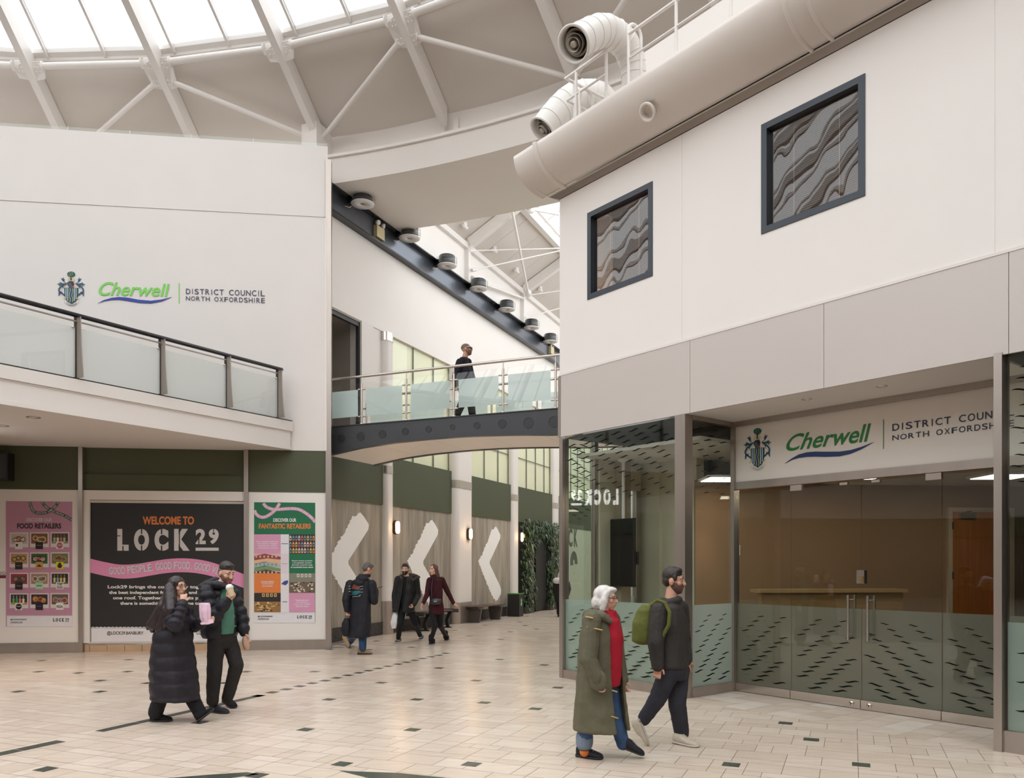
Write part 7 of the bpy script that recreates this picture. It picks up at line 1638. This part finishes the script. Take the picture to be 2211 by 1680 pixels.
m = MB(); loftE(m, [P.sec(p(1448, 1297), .085, .085), P.sec(p(1447, 1312), .19, .12), P.sec(p(1449, 1345), .215, .150), P.sec(p(1450, 1395), .205, .160), P.sec(p(1449, 1436), .205, .165), P.sec(p(1449, 1441), .19, .15)], 32, ruck=.014, seed=3); m.ring([p(1447, 1299) + V((math.cos(a) * .085, math.sin(a) * .085, .02 * math.cos(a))) for a in [2 * PI * i / 14 for i in range(15)]], .038, 10); m.ell(p(1432, 1302, -.02), (.09, .10, .05), None, 14, 10); bake(m, 'jacket', CJ, P.g, .009, 3, (.014, .1))
P.sleeve('sleeve', [shN, elN, wrN], [.090, .078, .062], CJ); P.sleeve('sleeve', [shF, elF, wrF], [.088, .074, .060], CJ)
NT = cloth('dark_navy_trousers', (52, 52, 60), .85)
m = MB(); loftE(m, [P.sec(p(1456, 1430), .165, .125), P.sec(p(1456, 1452), .175, .13), P.sec(p(1456, 1466), .15, .115)], 24); cap(m, [hpN, knN, anN], [.105, .084, .066]); cap(m, [hpF, knF, anF + UP * .0], [.105, .088, .074]); bake(m, 'trousers', NT, P.g, .008, 4, (.016, .09))
CR, CS = cloth('cream_trainer', (200, 190, 172), .7, var=.06, scale=30), ink('white_black_sole', S(196, 190, 186), .6)
a = floor_pt(1454, 1604); o = shoe(P.g, a, a + (floor_pt(1520, 1617) - a).normalized() * .285, UP, CR, CS, .05, .10, 'shoe', ink('cream_lace', S(216, 210, 200)))
b = p(1404, 1594, .0); b.z = .015; shoe(P.g, p(1383, 1548, .0), b, (-.75, .0, .66), CR, CS, .05, .10, 'shoe', ink('cream_lace', S(216, 210, 200)))
OLV = cloth('moss_green_canvas', (96, 100, 48), .8, var=.12)
bp = thing('backpack', 'moss green backpack on the man in the charcoal jacket', 'backpack', p(1388, 1388, -.02)); bx = V((.93, -.37, 0))
m = MB(); loftE(m, [(p(1396, 1390, -.0), P.s, P.f, .12, .08), (p(1392, 1384, -.0), P.s, P.f, .15, .12), (p(1394, 1345, -.0), P.s, P.f, .155, .125), (p(1399, 1318, .0), P.s, P.f, .14, .10), (p(1402, 1306, .0), P.s, P.f, .11, .07)], 28, 0, 1, 2.8, None, .01, 8, .012, 7); bake(m, 'bag_body', OLV, bp, .009, 3, (.014, .08))
m = MB(); loftE(m, [(p(1383, 1386, -.0), P.s, P.f, .10, .05), (p(1379, 1378, -.0), P.s, P.f, .115, .06), (p(1380, 1352, -.0), P.s, P.f, .115, .055), (p(1384, 1345, 0), P.s, P.f, .1, .04)], 22, 0, 1, 2.6); bake(m, 'front_pocket', OLV, bp, .009, 2)
m = MB(); m.ring([p(1404, 1308, -.17), p(1420, 1296, -.20), p(1436, 1302, -.235), p(1446, 1322, -.27), p(1444, 1350, -.275), p(1428, 1378, -.25), p(1408, 1386, -.16)], .020, 10); bake(m, 'strap', OLV, bp, .008, 1)

# --- man on the bridge
Yb = 16.25; P = Person('man in a dark jumper and sunglasses crossing the footbridge', (at(1005, 895, Yb).x, Yb, 4.607), Yb, (.93, .15, 0), 1.0, .009)
p = P.p; hf = V((.97, -.05, .12)); hd = p(1008, 755)
shN, shF = p(993, 783, -.17), p(1010, 782, .17); hpN, hpF = p(1000, 838, -.08), p(1006, 838, .08)
elN, wrN = p(983, 812, -.24), p(983, 832, -.20); elF, wrF = p(1018, 812, .22), p(1026, 830, .16)
fz = lambda x, y0=0.0: V((at(x, 890, Yb).x, Yb + y0, 4.607))
anN, anF = fz(984, -.05) + UP * .10, fz(1021, .06) + UP * .09
P.body(SKIN2, hd, hf, UP, (shF, shN), (hpF, hpN), [(shN, elN, wrN, (.1, 0, -1), (1, 0, 0), .8, -1), (shF, elF, wrF, (.3, 0, -1), (1, 0, 0), .8, 1)], [(hpN, p(1000, 866, -.05), anN, fz(992, -.05)), (hpF, p(1016, 865, .06), anF, fz(1036, .06))], 1.06)
pt, X = P.pt, P.X; face(P.g, pt, X, P.hk, HAIRD)
m = MB(); m.ell(pt(0, -.020, .046), (.0785, .098, .080), X, 20, 12); bake(m, 'hair', mat('cropped_grey_hair', S(120, 104, 94), .8, var=.15, scale=60), P.g, .007, 2)
m = MB(); m.ell(pt(0, .022, -.041), (.0650 * P.hk * P.jaw, .0748 * P.hk, .086 * P.hk), X, 20, 14); m.ell(pt(0, .058, -.093), (.0335 * P.hk * P.jaw, .0285 * P.hk, .0265 * P.hk), X, 12, 8); bake(m, 'beard', mat('short_stubble', S(120, 88, 74), .8, var=.15, scale=60), P.g, .007, 2)
m = MB(); m.ring([pt(.08, -.01, .018), pt(.066, .075, .016), pt(.03, .102, .014), pt(-.03, .102, .014), pt(-.066, .075, .016), pt(-.08, -.01, .018)], [.006, .009, .016, .016, .009, .006], 10); m.build('sunglasses', BLACK, P.g)
JM = cloth('dark_navy_jumper', (34, 32, 42), .9); DT = cloth('dark_trousers', (46, 44, 42), .85)
m = MB(); loftE(m, [P.sec(p(1002, 772), .075, .075), P.sec(p(1001, 780), .17, .11), P.sec(p(1002, 800), .205, .155), P.sec(p(1004, 825), .20, .165), P.sec(p(1003, 842), .185, .15)], 28, ruck=.012); bake(m, 'jumper', JM, P.g, .009, 4, (.012, .1))
P.sleeve('sleeve', [shN, elN, wrN], [.085, .068, .05], JM); P.sleeve('sleeve', [shF, elF, wrF], [.085, .068, .05], JM)
m = MB(); cap(m, [hpN, p(1000, 866, -.05), anN], [.10, .085, .07]); cap(m, [hpF, p(1016, 865, .06), anF], [.10, .085, .07]); loftE(m, [P.sec(p(1003, 836), .165, .13), P.sec(p(1003, 848), .165, .13)], 20); bake(m, 'trousers', DT, P.g, .009, 4)
shoe(P.g, fz(977, -.05), fz(993.5, -.05), UP, SUE, BSOLE, .05, .09); shoe(P.g, fz(1017, .06), fz(1034, .06), UP, SUE, BSOLE, .05, .09)

# --- person in the white hood behind the corner post
P = Person('person in a black coat with white hood and shoulders, half hidden by the glass corner', floor_pt(1212, 1331), 26.3, (.3, .95, 0), .86, .011)
p = P.p; hd = p(1212, 1243); shR, shL = p(1224, 1254), p(1201, 1254); hpR, hpL = p(1218, 1288), p(1207, 1288)
elR, wrR, elL, wrL = p(1228, 1272, .05), p(1225, 1286, .2), p(1198, 1272, .05), p(1199, 1287, .1)
P.body(SKIN, hd, (.3, .9, -.3), UP, (shL, shR), (hpL, hpR), [(shR, elR, wrR, (0, 1, 0), (-1, 0, 0), .6, 1), (shL, elL, wrL, (0, .3, -1), (1, 0, 0), .6, -1)], [(hpR, p(1218, 1308), p(1218, 1324), floor_pt(1220, 1331)), (hpL, p(1206, 1308), p(1206, 1324), floor_pt(1207, 1331))])
m = MB(); m.ell(p(1212, 1244, .0), (.125, .13, .14), None, 18, 12); cap(m, [p(1200, 1254, -.04), p(1212, 1254, -.12), p(1224, 1254, -.04)], [.10, .11, .10]); bake(m, 'hood', cloth('white_fleece', (206, 202, 206), .9), P.g, .011, 4, (.012, .06))
m = MB(); loftE(m, [P.sec(p(1212, 1252), .15, .11), P.sec(p(1212, 1260), .22, .14), P.sec(p(1212, 1280), .23, .17), P.sec(p(1212, 1298), .23, .17), P.sec(p(1212, 1300), .2, .15)], 26, ruck=.012); bake(m, 'coat', PK, P.g, .011, 3, (.012, .1))
P.sleeve('sleeve', [shR, elR, wrR], [.10, .085, .06], PK); P.sleeve('sleeve', [shL, elL, wrL], [.10, .085, .06], PK)
P.sleeve('trouser_leg', [p(1218, 1297), p(1218, 1324)], [.085, .065], SK); P.sleeve('trouser_leg', [p(1206, 1297), p(1206, 1324)], [.085, .065], SK)
shoe(P.g, floor_pt(1218, 1332.5), floor_pt(1219.5, 1330.5), UP, SUE, BSOLE); shoe(P.g, floor_pt(1206, 1332.5), floor_pt(1207.5, 1330.5), UP, SUE, BSOLE)
